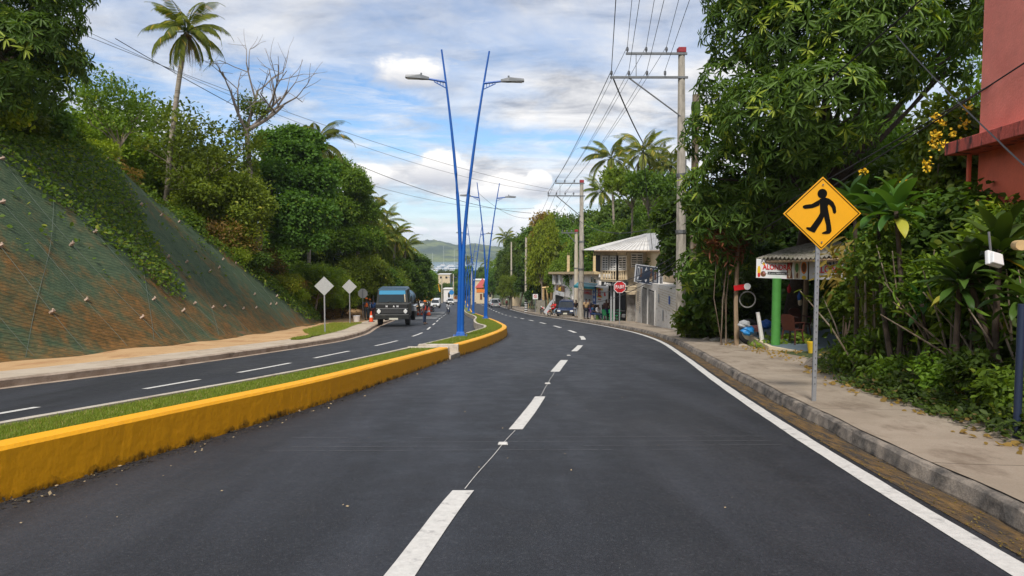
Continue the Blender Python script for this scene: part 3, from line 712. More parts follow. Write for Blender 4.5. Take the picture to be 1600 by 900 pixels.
for k, y0 in enumerate(cols):
    smx = float(fCR(y0))/1.2*1.2; pts = []
    for j in range(60):
        s = j*.28; x = float(fFT(y0))-s
        if s > smx: break
        pts.append((x, y0+.10*sin(s*1.3+k), netz(x, y0)+.03))
    if len(pts) > 2: child(MB().tube(pts, .006, 4).build('rope', M['rope']), netr)
    s = .7+.8*rs.rand()
    while s < smx and na < 98:
        y = y0+.12*sin(s*1.3+k); x = float(fFT(y))-s; q = MB(); rz = rs.rand()*3
        q.box((x, y, netz(x, y)+.03), (.13+.06*rs.rand(), .12+.05*rs.rand(), .05), rz, Matrix.Rotation(-.8, 3, 'Y'))
        q.lathe([(.03, 0), (.03, .07), (.0, .09)], (x+.04, y, netz(x, y)+.06), n=6)
        child(q.build('anchor_plate', M['anchor']), netr); na += 1; s += 1.5+.9*rs.rand()
# slanting seam ropes
for y0, y1, s1 in ((13, 21, 7.2), (17, 28, 7), (22, 33, 7), (27, 37, 5)):
    pts = []
    for j in range(50):
        t = j/49; y = y1+(y0-y1)*t*-1*-1 if False else y0+(y1-y0)*(1-t); s = s1*(1-t)*1.0
        x = float(fFT(y))-s; pts.append((x, y, netz(x, y)+.03))
    child(MB().tube(pts, .006, 4).build('rope', M['rope']), netr)

# creepers hanging over the net, thick at the crest, trailing below
M['leaf_lime2'] = M['leaf_bright']
def scatter_bank(n, seed, ymin, ymax, fn):
    rs = np.random.RandomState(seed); Y = rs.uniform(ymin, ymax, n); s = rs.uniform(0, 26, n); X = fFT(Y)-s
    crest = fCR(Y)/1.2; p = fn(s, crest, X, Y); keep = rs.rand(n) < p; return X[keep], Y[keep], s[keep], rs
def vine_density(s, cr, X, Y):
    edge = lump(X, Y, 1.6)*.9+lump(X, Y, 4)*1.3
    # the creepers reach lowest around Y = 24..30
    reach = .5+4.0*np.exp(-((Y-26.5)/3.6)**2)+.7*np.exp(-((Y-17)/3)**2)-.8*np.exp(-((Y-21)/1.6)**2)
    reach = reach+1.6*smooth01((Y-33)/6)
    top = smooth01((s-(cr*.98-reach)+edge*.55)/1.1)
    trail = (np.abs(np.sin(Y*1.9+.6*np.sin(s*1.1)+lump(X, Y, 2)*.9)) < .10)*(s > cr*.40-reach*.25)*.55*(Y > 19)*(Y < 36)
    patch = (lump(X, Y, .9) > .95)*.35*(s > .4)
    return np.clip(np.maximum(np.maximum(top, trail), patch), 0, 1)
def cover(name, n, seed, y0, y1, size, kind, matn, label, cat, fn, hgt=.25):
    X, Y, s, rs = scatter_bank(n, seed, y0, y1, fn); Z = H(X, Y, True)+.05+rs.rand(len(X))*hgt
    P = np.stack([X, Y, Z], -1); D = rdir(rs, len(X)); D[:, 0] += .5; D[:, 2] -= .2; N = rdir(rs, len(X))*.6+np.array([.45, -.1, .9])
    sz = size*(.6+.8*rs.rand(len(X))); V, F, r = leaves(P, D, N, sz, kind, rs); o = link_mesh(name, np_mesh(name, V, F, r), M[matn])
    return tag(o, label, cat, kind='stuff')
cover('creeper_cover', 240000, 31, 8, 60, .13, 'broad', 'leaf_bright', 'green creepers spilling over the crest of the netted bank', 'creepers', vine_density, .4)
cover('creeper_cover', 120000, 32, 8, 60, .12, 'oval', 'leaf_lime', 'yellow green weeds mixed along the crest of the netted bank', 'weeds', lambda s, c, X, Y: vine_density(s, c, X, Y)*np.clip(lump(X, Y, 2.4)*.9+.1, 0, 1)*(s < 16))
cover('creeper_cover', 30000, 33, 12, 60, .11, 'oval', 'leaf_dry', 'brown dry creepers hanging on the upper netting', 'dry creepers', lambda s, c, X, Y: vine_density(s, c, X, Y)*np.clip(-lump(X, Y, 2.)*.9, 0, 1))
# shrubs on the slope above the net, back to the skyline
rs = np.random.RandomState(41); ns = 0
G1 = 'shrubs on the slope above the netted bank'
lab = {'shrub_mid': 'mid green leafy shrub among the thicket above the netted bank', 'shrub_dark': 'dark broad leaved shrub in the thicket above the netted bank', 'shrub_lime': 'yellow green shrub in the thicket above the netted bank', 'shrub_dry': 'brownish half dry shrub in the thicket above the netted bank'}
for y in np.arange(17, 62, 2.1):
    cr = float(fCR(y))/1.2
    for j, s in enumerate(np.arange(max(cr+1.0, 2.2), cr+15, 2.2)):
        yy = y+rs.rand()*1.4; x = float(fFT(yy))-s-rs.rand()
        if abs(x/yy) > .92: continue
        k = ['shrub_mid', 'shrub_mid', 'shrub_dark', 'shrub_lime', 'shrub_mid', 'shrub_dry'][rs.randint(6)]
        sc = (.75 if j == 0 else 1.15)*(.8+.5*rs.rand())
        if yy > 40: sc *= 1.1
        plant(k, x, yy, sc, lab[k], G1, cat='shrub', sq=.9); ns += 1
# skyline and slope trees --------------------------------------------------
def tpx(kind, px, ytop, Y, label, group=None, base=None, var=0, wide=None, hgt=6.6, name=None):
    """tree whose crown top shows at photo height ytop, Y metres ahead"""
    X = xat(px, Y); z0 = Hs(X, Y)-.1; top = at(px, ytop, Y).z; sc = (top-z0)/hgt
    o = plant(kind, X, Y, sc if wide is None else wide, label, group, var=var, name=name)
    if wide is not None: o.scale = (wide, wide, sc)
    return o
GL = 'trees on the left hillside'
# big mango at the top left corner
def big_tree(name, label, cat, base, lobes, nc, k, size, r0, h0, top, seed, leafm='leaf_mango', ros=True, extra=None, limbs=10, bark='bark', **kw):
    root = empty(name, base, 0, label, cat); L = [(l[0]-base[0], l[1]-base[1], l[2]-base[2], *l[3:]) for l in lobes]; rs = np.random.RandomState(seed)
    t = (top[0]-base[0], top[1]-base[1], top[2]-base[2])
    trunk_mb(rs, L, t[2], r0, limbs=limbs, top=t).build('trunk', M[bark], root, smooth=True)
    me = rosette_mesh('crown', L, nc, k, size, seed) if ros else crown_mesh('crown', L, nc, k, size, size*.75, kw.get('kind', 'oval'), seed, hollow=.3)
    link_mesh('crown', me, M[leafm], root); return root
def lob(px, py, Y, r, rz=None): p = at(px, py, Y); return (p.x, p.y, p.z, r, r, rz or r*.85)
rsx = np.random.RandomState(51)
Lm = [lob(-30, 20, 24, 2.0), lob(50, 10, 23.5, 1.5), lob(90, -40, 24, 1.3), lob(20, 90, 23, 1.7), lob(80, 80, 24.5, 1.0), lob(-60, 120, 24, 2.0), lob(45, 135, 23.5, 1.1), lob(95, 110, 24, .75), lob(118, 98, 23.8, .42), lob(60, 55, 22.8, .8), lob(100, 30, 23.5, .6), lob(0, -80, 24, 2.2), lob(-120, 20, 25, 2.2), lob(85, -5, 23, .7), lob(15, 150, 22.8, .8)]
b = (xat(-30, 24.5), 24.5, Hs(xat(-30, 24.5), 24.5)-.2)
big_tree('mango_tree', 'large dark leafed tree overhanging the top left corner above the bank', 'tree', b, Lm, 2500, 9, .34, .35, 0, (b[0]+.4, b[1], b[2]+2.5), 61)
# named skyline trees
tpx('airy', 185, 125, 34, 'thin leafed tree with open branches left of the tall leaning palm', GL, var=0)
tpx('airy', 215, 160, 48, 'open crowned small tree directly behind the tall palm trunk', GL, var=1)
tpx('airy', 318, 185, 42, 'slender open tree between the tall palm and the bare branched tree', GL, var=0)
tpx('bright', 150, 165, 40, 'bushy green tree on the skyline right of the corner mango', GL, var=0)
tpx('lime', 110, 170, 33, 'light green bushy tree beneath the corner mango', GL)
tpx('round', 300, 228, 49, 'dark bushy tree right of the tall palm trunk', GL, var=1)
tpx('bright', 350, 262, 42, 'mid green tree under the bare branched tree', GL, var=1)
tpx('round', 245, 236, 48, 'green tree behind the foot of the tall palm', GL, var=0)
# dense dark tree cluster at the middle of the left hillside
Lc = [lob(455, 245, 50, 2.0), lob(430, 285, 48, 1.8), lob(485, 290, 50, 1.9), lob(460, 335, 47, 1.8), lob(425, 225, 50, 1.2), lob(480, 225, 51, 1.2), lob(500, 340, 49, 1.4), lob(420, 330, 49, 1.1), lob(450, 370, 46, 1.1), lob(490, 378, 47, .9), lob(455, 215, 50, .9), lob(400, 270, 50, 1.0), lob(510, 265, 51, .8)]
b = (xat(402, 48), 48, Hs(xat(402, 48), 48)-.2)
big_tree('leafy_tree', 'tall dense dark green tree with forked pale trunk above the netting end', 'tree', b, Lc, 6500, 9, .20, .22, 0, (xat(412, 48), 48, at(412, 330, 48).z), 62, 'leaf_dark', False, bark='bark_pale', kind='broad')
Lc = [lob(540, 285, 66, 2.1), lob(520, 330, 65, 2.3), lob(560, 330, 68, 2.0), lob(540, 375, 66, 2.3), lob(505, 375, 64, 1.5), lob(575, 375, 68, 1.7), lob(525, 262, 66, 1.3), lob(560, 295, 67, 1.3)]
b = (xat(540, 67), 67, Hs(xat(540, 67), 67)-.2)
big_tree('leafy_tree', 'tall bright green tree right of the dense dark tree', 'tree', b, Lc, 6000, 9, .22, .22, 0, (xat(540, 67), 67, at(540, 380, 67).z), 63, 'leaf_lime2', False)
GB = 'trees lining the left hillside down to the road'
for k, (kind, px, yt, Y, sc, l) in enumerate([('bright', 432, 335, 66, 1.2, 'green tree filling the slope left of the forked pale trunk'), ('bright', 470, 350, 70, 1.3, 'bright green tree low behind the dense dark tree'), ('round', 505, 360, 72, 1.3, 'green tree between the dense dark tree and the bright tall tree'), ('bright', 490, 410, 52, .75, 'low green tree behind the first grey diamond sign'), ('lime', 520, 425, 60, .8, 'light green low tree behind the second grey diamond sign'),
    ('bright', 560, 395, 66, 1.0, 'bright tree above the octagonal sign back'), ('bright', 590, 405, 72, 1.0, 'green tree over the cab of the dark truck'), ('lime', 545, 415, 68, .8, 'yellow green tree between the grey sign backs'),
    ('round', 618, 405, 78, 1.1, 'green tree right of the truck cab roof'), ('round', 600, 375, 90, 1.4, 'rounded green tree below the hillside palms'), ('dark', 640, 400, 88, 1.1, 'dark rounded tree nearest the far road on the left'),
    ('round', 625, 385, 105, 1.5, 'green tree behind the dark roadside tree on the left'), ('lime', 575, 350, 84, 1.3, 'yellow green tree beneath the pair of hillside palms'), ('bright', 560, 330, 80, 1.5, 'bright tree left of the hillside palms'),
    ('bright', 598, 365, 100, 1.5, 'broad green tree amid the hillside palms'), ('round', 655, 415, 110, 1.1, 'tree at the right end of the left hillside canopy'), ('dark', 648, 425, 96, .9, 'low dark tree behind the truck bed'), ('airy', 612, 425, 70, .8, 'thin reddish tree trunked sapling behind the truck'),
    ('lime', 505, 440, 56, .6, 'small bright bush tree left of the workers'), ('round', 535, 450, 62, .55, 'small green bush tree behind the workers'), ('round', 575, 445, 66, .6, 'small round bush tree behind the orange vest worker'), ('lime', 555, 440, 75, .7, 'sunlit low tree behind the sandy dirt heap'), ('round', 528, 412, 66, .8, 'full green tree behind the second grey sign back'), ('lime', 560, 405, 68, .85, 'bright bushy tree behind the octagonal sign back'), ('dark', 592, 418, 68, .8, 'dark bushy tree directly behind the truck cab'), ('round', 622, 408, 80, 1.0, 'green bushy tree right above the truck cab'), ('lime', 605, 400, 76, .9, 'yellow green tree beneath the ridge palms')]):
    tpx(kind, px, yt, Y, l, GB, var=k, wide=sc)
# lower thicket between the bank and the far roadside
rs = np.random.RandomState(77)
GU = 'undergrowth along the left roadside behind the grey signs'
for y in np.arange(37, 128, 3.0):
    for j in range(5 if y < 80 else 3):
        yy = y+rs.rand()*2.5; s = (.75*float(fCR(yy))/1.2 if yy < 56 else -1.5)+j*2.1+rs.rand()
        k = ['shrub_mid', 'shrub_lime', 'shrub_dark', 'shrub_lime', 'shrub_mid', 'shrub_dry'][rs.randint(6)]
        plant(k, float(fFT(yy))-s, yy, (.8+.5*rs.rand())*(1.0 if yy < 60 else 1.35)*(.65 if j == 0 else 1.1), lab[k].replace('in the thicket', 'in the undergrowth').replace('above the netted bank', 'beyond the end of the netted bank').replace('among the thicket', 'in the undergrowth'), GU, cat='shrub')
# bare branched tree -----------------------------------------------------
def branching(q, p, d, L, r, depth, rs, ends, bend=.35):
    pts = [p]; rad = [r]; c = Vector(p); dd = Vector(d)
    for i in range(4):
        dd = (dd+Vector(rs.randn(3))*bend*.38+Vector((0, 0, .05))).normalized(); c = c+dd*L/4; pts.append(c.copy()); rad.append(r*(1-.40*(i+1)/4))
    q.tube(pts, rad, 6 if r > .03 else 4); ends.append((c, dd))
    if depth:
        for k in range(2 if rs.rand() < .6 else 3):
            j = rs.randint(2, 5); nd = (dd+Vector(rs.randn(3))*.75+Vector((0, 0, .15))).normalized(); branching(q, pts[j], nd, L*(.66+.2*rs.rand()), rad[j]*.74, depth-1, rs, ends, bend)
X = xat(402, 44); b = (X, 44, Hs(X, 44)-.1); root = empty('bare_tree', b, 0, 'bare grey branched tree with vines on its lower limbs on the left skyline', 'tree')
q = MB(); ends = []; rs = np.random.RandomState(75)
tp = at(385, 205, 44)-Vector(b)
q.tube([(0, 0, -.2), tp*.5+Vector((.1, 0, 0)), tp], [.26, .19, .15], 8)
for dx_, L_ in ((-.6, 2.3), (.15, 2.9), (.9, 3.1), (1.7, 3.0)):
    branching(q, tp, Vector((dx_, rs.randn()*.2, 1)).normalized(), L_, .125, 3, rs, ends, .24)
q.build('trunk', M['bark_grey'], root, smooth=True)
Lv = [(tp.x*f+o, .2, tp.z*f+.1, .5, .5, .8) for f, o in ((.45, 0), (.6, .3), (.75, -.2), (.9, .5), (1.0, -.3), (1.12, .9), (1.15, .1))]
link_mesh('foliage', crown_mesh('foliage', Lv, 520, 7, .17, .2, 'oval', 5, hollow=.4), M['leaf_mid'], root)
# tall leaning palm and others
p0 = at(256, 285, 41); X0 = p0.x; palm('tall leaning coconut palm with full crown alone against the clouds', (X0-.1, 41, Hs(X0, 41)-.2), at(291, 50, 41), 3.1, 24, 81, .16, 'coconut palms on the left hillside', dead=6)
for k, (px, py, Y, pb, L_, l) in enumerate([(495, 232, 56, 480, 3.2, 'coconut palm crown rising behind the dense dark tree'), (562, 320, 72, 556, 3., 'upper palm in the mid hillside palm group'), (580, 340, 74, 574, 3.1, 'yellowish palm below the upper palm of the hillside group'),
    (602, 352, 84, 600, 2.8, 'small upright palm on the hillside ridge'), (590, 388, 73, 587, 3., 'spreading low palm under the ridge palms'), (618, 375, 78, 612, 2.6, 'palm near the right end of the ridge'), (634, 392, 85, 628, 2.5, 'last palm at the right end of the left ridge'), (562, 368, 71, 558, 2.6, 'bright yellow green palm in the hillside thicket')]):
    Xb = xat(pb, Y); palm(l, (Xb, Y, Hs(Xb, Y)-.2), at(px, py-6, Y), L_*1.1, 20, 90+k, .15, 'coconut palms on the left hillside', nuts=False, dead=2)
M['bark_dark'] = mat('dark_stem_bark', (.07, .05, .035), .95, .4, 4, .6, 14)
# ---------------------------------------------------------------- right side: mango, hill trees, hedge
Lm = [lob(1180, 40, 22, 1.5), lob(1150, 130, 22.5, 1.2), lob(1120, 210, 23, 1.1), lob(1200, 180, 20, 1.4), lob(1270, 60, 20, 1.7), lob(1290, 160, 18.5, 1.4), lob(1360, 60, 19, 1.7), lob(1440, 20, 20, 1.7), lob(1385, 120, 19.5, .9), lob(1230, -60, 21, 1.9), lob(1330, -80, 20, 2.), lob(1450, -90, 20, 2.), lob(1510, 30, 21, 1.0),
      lob(1160, 270, 21.5, 1.2), lob(1220, 280, 20.5, 1.1), lob(1110, 300, 23, 1.0), lob(1130, 350, 22.5, 1.0), lob(1180, 340, 21.5, .9), lob(1240, 230, 19.5, 1.1), lob(1320, 225, 20, .8), lob(1480, 110, 22, .6), lob(1100, 420, 23.5, .9), lob(1108, 360, 24, .7), lob(1140, 400, 23, .8), lob(1532, 60, 22, .5), lob(1160, -10, 22.5, 1.2)]
b = (10.4, 25.5, Hs(10.4, 25.5)-.2)
big_tree('mango_tree', 'huge mango tree with drooping dark leaves behind the cafe roof on the right', 'tree', b, Lm, 4900, 9, .33, .34, 0, (10.0, 23.0, 2.8), 71, limbs=24, bark='bark_dark')
# trees behind, between mango and red house
for k, (kind, px, yt, Y, sc, l) in enumerate([('dark', 1330, 190, 30, 1.2, 'shaded dark tree seen through the gaps of the mango tree'), ('round', 1460, 185, 25, 1.0, 'green tree behind the yellow flowering shrub'), ('dark', 1520, 215, 20, .9, 'dark tree against the red house wall'),
      ('dark', 1400, 240, 24, 1.0, 'dark leafed tree between the mango and the yellow flowers'), ('round', 1230, 330, 34, 1.0, 'tree in shade behind the cafe roof'), ('dark', 1180, 380, 30, .9, 'dark bushy tree behind the roadside shelter'), ('dark', 1120, 300, 36, 1.2, 'dark tree behind the front utility pole'), ('airy', 1545, 60, 26, 1.0, 'airy tree above the red house corner')]):
    tpx(kind, px, yt, Y, l, 'trees behind the right hedge', var=k, wide=sc)
# hill behind the shops
GR = 'trees on the hill behind the roadside shops'
far_r = [('round', 1040, 330, 62, 1.2, 'tree beside the tin roofed shop house'), ('dark', 1010, 345, 70, 1.3, 'dark tree directly behind the tin roof'), ('round', 975, 340, 78, 1.4, 'green tree behind the tin roof eave'), ('dark', 940, 345, 85, 1.4, 'dark tree above the unfinished building'),
    ('lime', 990, 360, 68, 1.0, 'light green tree low behind the tin roof'), ('round', 915, 360, 92, 1.3, 'green tree behind the middle utility pole'), ('dark', 950, 318, 98, 1.8, 'tall dark tree below the right palms'), ('round', 900, 345, 105, 1.5, 'green tree left of the middle utility pole'),
    ('dark', 1000, 300, 95, 1.9, 'tall dark tree between the right palms'), ('dark', 925, 400, 78, 1.0, 'dark low tree behind the rooftop columns'), ('round', 890, 395, 88, 1.1, 'low green tree left of the rooftop columns'), ('round', 1050, 290, 75, 1.6, 'large tree between the palms and the mango'), ('airy', 1030, 400, 58, .9, 'thin pale tree behind the shop house roof'), ('dark', 1070, 380, 52, 1.1, 'dark tree behind the front utility pole base'), ('round', 1075, 320, 60, 1.3, 'mid green tree left of the mango crown')]
for k, (kind, px, yt, Y, sc, l) in enumerate(far_r): tpx(kind, px, yt+8, Y, l, GR, var=k, wide=sc)
GF = 'trees along the far right kerb'
for k, (kind, px, yt, Y, sc, l) in enumerate([('lime', 848, 322, 98, .85, 'flat topped yellow green tree beside the far pole'), ('dry', 0, 0, 0, 0, ''), ('dark', 838, 400, 120, 1.2, 'dark tree over the low picket posts'), ('round', 812, 395, 140, 1.3, 'green tree above the parked pickup'), ('dark', 796, 405, 155, 1.2, 'dark tree between the two thin far poles'), ('round', 785, 400, 190, 1.4, 'tree behind the thin far poles'),
      ('dark', 860, 350, 112, 1.8, 'dark shaggy tree left of the unfinished building'), ('round', 830, 375, 150, 1.8, 'tall green tree behind the striped pole'), ('dark', 808, 375, 170, 1.6, 'tree rising above the pickup and signs'), ('round', 875, 335, 120, 2.0, 'tall tree behind the leaning board'), ('dark', 770, 425, 170, .8, 'dark hedge like tree beside the red roof'), ('round', 795, 430, 128, .7, 'low tree at the walking person'), ('dark', 845, 425, 106, .8, 'low dark tree behind the timber frame'),]):
    if sc: tpx(kind, px, yt, Y, l, GF, var=k, wide=sc)
# vine draped shaggy trunk
X = xat(850, 100); b = (X, 100, Hs(X, 100)-.2); Ls = [lob(845, 385, 100, 1.5, 2.6), lob(853, 430, 100, 1.2, 2.6), lob(848, 350, 100, 1.3, 1.6)]
big_tree('vine_draped_tree', 'tree with brown hanging vines over the roadside left of the shops', 'tree', b, Ls, 700, 8, .4, .3, 0, (X, 100, at(850, 370, 100).z), 73, 'leaf_dry', False)
# flat umbrella shaped trees with thin pale trunks
for k, (px, yt, Y, xb, l) in enumerate([(985, 268, 66, 985, 'flat crowned tree with thin pale trunk in front of the right palms'), (1018, 272, 64, 1010, 'second flat crowned pale trunk tree nearest the mango')]):
    X = xat(xb, Y); b = (X, Y, Hs(X, Y)-.2); rs = np.random.RandomState(k); Ls = []
    for j in range(9):
        p = at(px+rs.uniform(-32, 32), yt+6+rs.uniform(0, 22), Y+rs.uniform(-2, 2)); Ls.append((p.x, p.y, p.z, .95, .95, .38))
    big_tree('umbrella_tree', l, 'tree', b, Ls, 560, 8, .36, .13, 0, (X+.1, Y, at(px, yt+55, Y).z), 74+k, 'leaf_mid', False, bark='bark_pale')
for k, (px, py, Y, pb, L_, l) in enumerate([(955, 248, 84, 962, 4.4, 'left one of the two tall palms behind the tin roofed house'), (1005, 240, 78, 1008, 4.4, 'right one of the two tall palms behind the tin roofed house'), (1048, 262, 76, 1045, 3.6, 'palm crown half hidden beside the mango'),
      (790, 372, 190, 790, 4.5, 'small far palm left of the thin pole'), (940, 300, 100, 940, 4, 'bluish palm low behind the left tall palm'), (872, 400, 98, 872, 3.4, 'drooping palm behind the leaning board'), (1030, 252, 82, 1030, 3.4, 'palm crown between the tall palms and the mango')]):
    Xb = xat(pb, Y); palm(l, (Xb, Y, Hs(Xb, Y)-.2), at(px, py, Y), L_, 20, 120+k, .16, 'coconut palms on the right hill', nuts=k < 2, dead=5 if k < 2 else 2)

# ---------------------------------------------------------------- hedge between the sidewalk and the garden
def bush(name, label, X, Y, h, r, leaf, kind, size, n, seed, stems=7, k=8, low=-.5, lift=.45, group=None, cat='shrub', stemc='bark', sr=.016, spread=.7):
    rs = np.random.RandomState(seed); z = Hs(X, Y); root = empty(name, (X, Y, z), 0, label, cat, group); L = []
    for i in range(9): a = i*2.4; L.append((r*.62*cos(a)*rs.rand()**.4, r*.62*sin(a)*rs.rand()**.4, h*(lift+(.88-lift)*rs.rand()), r*.45, r*.45, h*.16))
    q = MB()
    for i in range(stems):
        l = L[i % 9]; a = rs.rand()*6.28; s = Vector((.25*r*cos(a), .25*r*sin(a), -.1)); e = Vector(l[:3]); m = s.lerp(e, .5)+Vector((rs.randn()*.08, rs.randn()*.08, 0)); q.tube([s, m, e], [sr*1.4, sr, sr*.5], 5)
    q.build('stem', M[stemc], root, smooth=True)
    link_mesh('foliage', crown_mesh('foliage', L, n, k, size, size*spread, kind, seed, hollow=.22, low=low, droop=.35), M[leaf], root); return root
GH = 'shrubs of the hedge beside the right sidewalk'
hedge = [('leaf_lime2', 'oval', 1370, 600, 11.0, 2.7, 1.0, 'fine leafed bright shrub right of the yellow sign post'), ('leaf_dark', 'broad', 1440, 620, 10.6, 3.0, 1.0, 'dark broad leafed shrub under the first leaf rosettes'), ('leaf_lime2', 'oval', 1470, 640, 9.8, 2.7, .9, 'mid green shrub in the middle of the hedge'),
    ('leaf_dark', 'oval', 1530, 650, 9.2, 2.6, .9, 'dark shrub left of the white floodlight'), ('leaf_dark', 'broad', 1600, 670, 8.6, 2.4, .9, 'dark shrub at the right edge below the red wall'), ('leaf_mid', 'broad', 1328, 570, 14.5, 2.3, .7, 'green shrub beside the cafe platform'),
    ('leaf_dark', 'oval', 1390, 590, 13.5, 3.6, 1.2, 'tall dark shrub behind the front hedge'), ('leaf_mid', 'oval', 1460, 600, 12.8, 4.0, 1.2, 'tall shrub under the yellow flowers'), ('leaf_dark', 'broad', 1530, 600, 12.0, 3.4, 1.2, 'dark shrub in front of the red house corner'), ('leaf_lime', 'oval', 1350, 590, 12.4, 2.4, .8, 'light green small leafed shrub beside the diamond sign'), ('leaf_dark', 'broad', 1620, 650, 10.2, 3.0, 1.1, 'dark shrub below the red wall at the right border')]
for k, (leaf, kind, px, py, Y, h, r, l) in enumerate(hedge):
    bush('hedge_shrub', l, xat(px, Y)+.55, Y, h, r, leaf, kind, .095 if kind == 'oval' else .12, 900, 200+k, 12, 9, group=GH, lift=.38 if k % 2 else .16, low=-.9, sr=.010, stemc='bark_dark')
for k, (px, Y, h, r, leaf, l) in enumerate([(1335, 12.3, .75, .45, 'leaf_mid', 'low full bush at the sidewalk edge right of the sign post'), (1400, 10.2, .6, .4, 'leaf_mid', 'low green bush at the foot of the hedge'), (1470, 8.9, .6, .35, 'leaf_mid', 'low small leafed bush by the middle of the hedge'), (1530, 8.0, .7, .42, 'leaf_dark', 'low bush below the white floodlight'), (1585, 7.4, .7, .4, 'leaf_mid', 'low bush beside the dark blue post')]):
    bush('edge_bush', l, xat(px, Y)+.1, Y, h, r, leaf, 'oval', .085, 330, 280+k, 5, 7, group='low bushes along the right sidewalk edge', lift=.1, low=-.9, sr=.006, stemc='bark_dark')
# back screen of dark shrubs so the garden behind is closed
for k in range(9):
    Y = 9.5+k*1.5; X = 9.6+.25*k
    bush('garden_shrub', 'shaded shrub deep in the garden behind the hedge', X, Y, 3.2+.5*(k % 3), 1.5, 'leaf_dark', 'broad', .22, 420, 240+k, 8, 8, group='shaded shrubs behind the hedge', lift=.15, low=-.9)
# tall yellow flowering shrub
fb = bush('flowering_shrub', 'tall shrub with yellow flower clusters left of the red house', xat(1475, 13)+.2, 13.2, 5.1, 1.25, 'leaf_mid', 'oval', .15, 800, 260, 9, 8, lift=.55, sr=.025)
rs = np.random.RandomState(9)
for px, py in ((1463, 182), (1474, 192), (1505, 194), (1462, 208), (1489, 210), (1460, 217), (1459, 228), (1473, 226), (1447, 254), (1448, 262), (1512, 167), (1417, 288), (1350, 268), (1418, 420)):
    c = at(px, py, 12.1)-fb.location; P = np.array([c+Vector(rs.randn(3))*.036 for _ in range(20)]); V, F, r_ = leaves(P, rdir(rs, 20), rdir(rs, 20), np.full(20, .055), 'broad', rs); link_mesh('flower', np_mesh('flower', V, F, r_), M['petal_yellow'], fb)
# whorled broad-leaf plants
def rosette_plant(name, label, base, tops, L, n, seed, w=.42, group=None, rstem=.045, erect=.9, young=None):
    rs = np.random.RandomState(seed); root = empty(name, base, 0, label, 'plant', group); q = MB(); Ps = []
    Vs, Fs, Rs, nb = [], [], [], 0
    for tp_ in tops:
        t = Vector(tp_)-Vector(base); q.tube([(0, 0, -.1), t*.5+Vector((rs.randn()*.05, rs.randn()*.05, 0)), t], [rstem*1.0, rstem*.85, rstem*.7], 8)
        for i in range(n):
            az = i*2.399; f = i/(n-1); el = erect*1.45-(erect*1.45+.35)*f**.8+rs.randn()*.08; ln = L*(.7+.3*sin(pi*min(1, f+.25)))*(.9+.2*rs.rand()); m = 8
            s = np.linspace(0, 1, m+1); th = el-.9*s**1.6*(.6+.6*rs.rand()); rr = np.cumsum(np.cos(th))*ln/m; zz_ = np.cumsum(np.sin(th))*ln/m
            wd = ln*w*.5*np.sin(np.clip(s*.93+.07, 0, 1)**.75*pi)**.8; wd[-1] = .004
            ca, sa = cos(az), sin(az); c = np.stack([t.x+rr*ca, t.y+rr*sa, t.z+zz_-.12*f], -1); sd_ = np.array([-sa, ca, 0]); nrm = np.stack([-np.sin(th)*ca, -np.sin(th)*sa, np.cos(th)], -1)
            wave = .012*np.sin(s*9+rs.rand()*6)[:, None]
            A = c+sd_*wd[:, None]+nrm*(wd[:, None]*.35+wave); B = c-sd_*wd[:, None]+nrm*(wd[:, None]*.35-wave)
            V_ = np.stack([A, c, B], 1).reshape(-1, 3); k_ = np.arange(m)[:, None]*3
            F_ = np.concatenate([k_+np.array([0, 3, 4, 1]), k_+np.array([1, 4, 5, 2])]); Vs.append(V_); Fs.append(F_+nb); nb += len(V_); Rs.append(np.full(2*m, .97 if (f > .9 and rs.rand() < .5) else rs.rand()*.9))
    q.build('stem', M['bark_dark'], root, smooth=True); link_mesh('leaves', np_mesh('leaves', np.concatenate(Vs), np.concatenate(Fs), np.concatenate(Rs), smooth=True), M['leaf_broad'], root); return root
GD = 'broad leafed rosette plants in the hedge'
def rp(label, tops, Y, L, n, seed, **kw):
    T = [at(px, py, Y+dy) for px, py, dy in tops]; bx = T[0].x+.1; rosette_plant('rosette_plant', label, (bx, Y, Hs(bx, Y)), T, L, n, seed, group=GD, **kw)
rp('large broad leafed rosette plant in front of the red wall', [(1562, 388, 0), (1512, 428, .3)], 8.3, .66, 28, 300, w=.27, erect=1.0)
rp('broad leafed rosette plant just right of the yellow diamond sign', [(1400, 328, 0), (1372, 330, .6)], 10.5, .58, 16, 301, erect=1.0)
rp('small rosette plant behind the right corner of the diamond sign', [(1335, 318, 0)], 12, .62, 14, 302, erect=1.0)
rp('drooping rosette plant halfway up the hedge', [(1500, 440, 0)], 8.6, .55, 18, 303, w=.26, erect=.7)
rp('low rosette plant in the middle of the hedge', [(1440, 475, 0)], 9.8, .45, 14, 304, w=.28)
rp('rosette plant at the right border beneath the hanging stub', [(1605, 460, 0)], 7.6, .5, 16, 305, erect=.6)
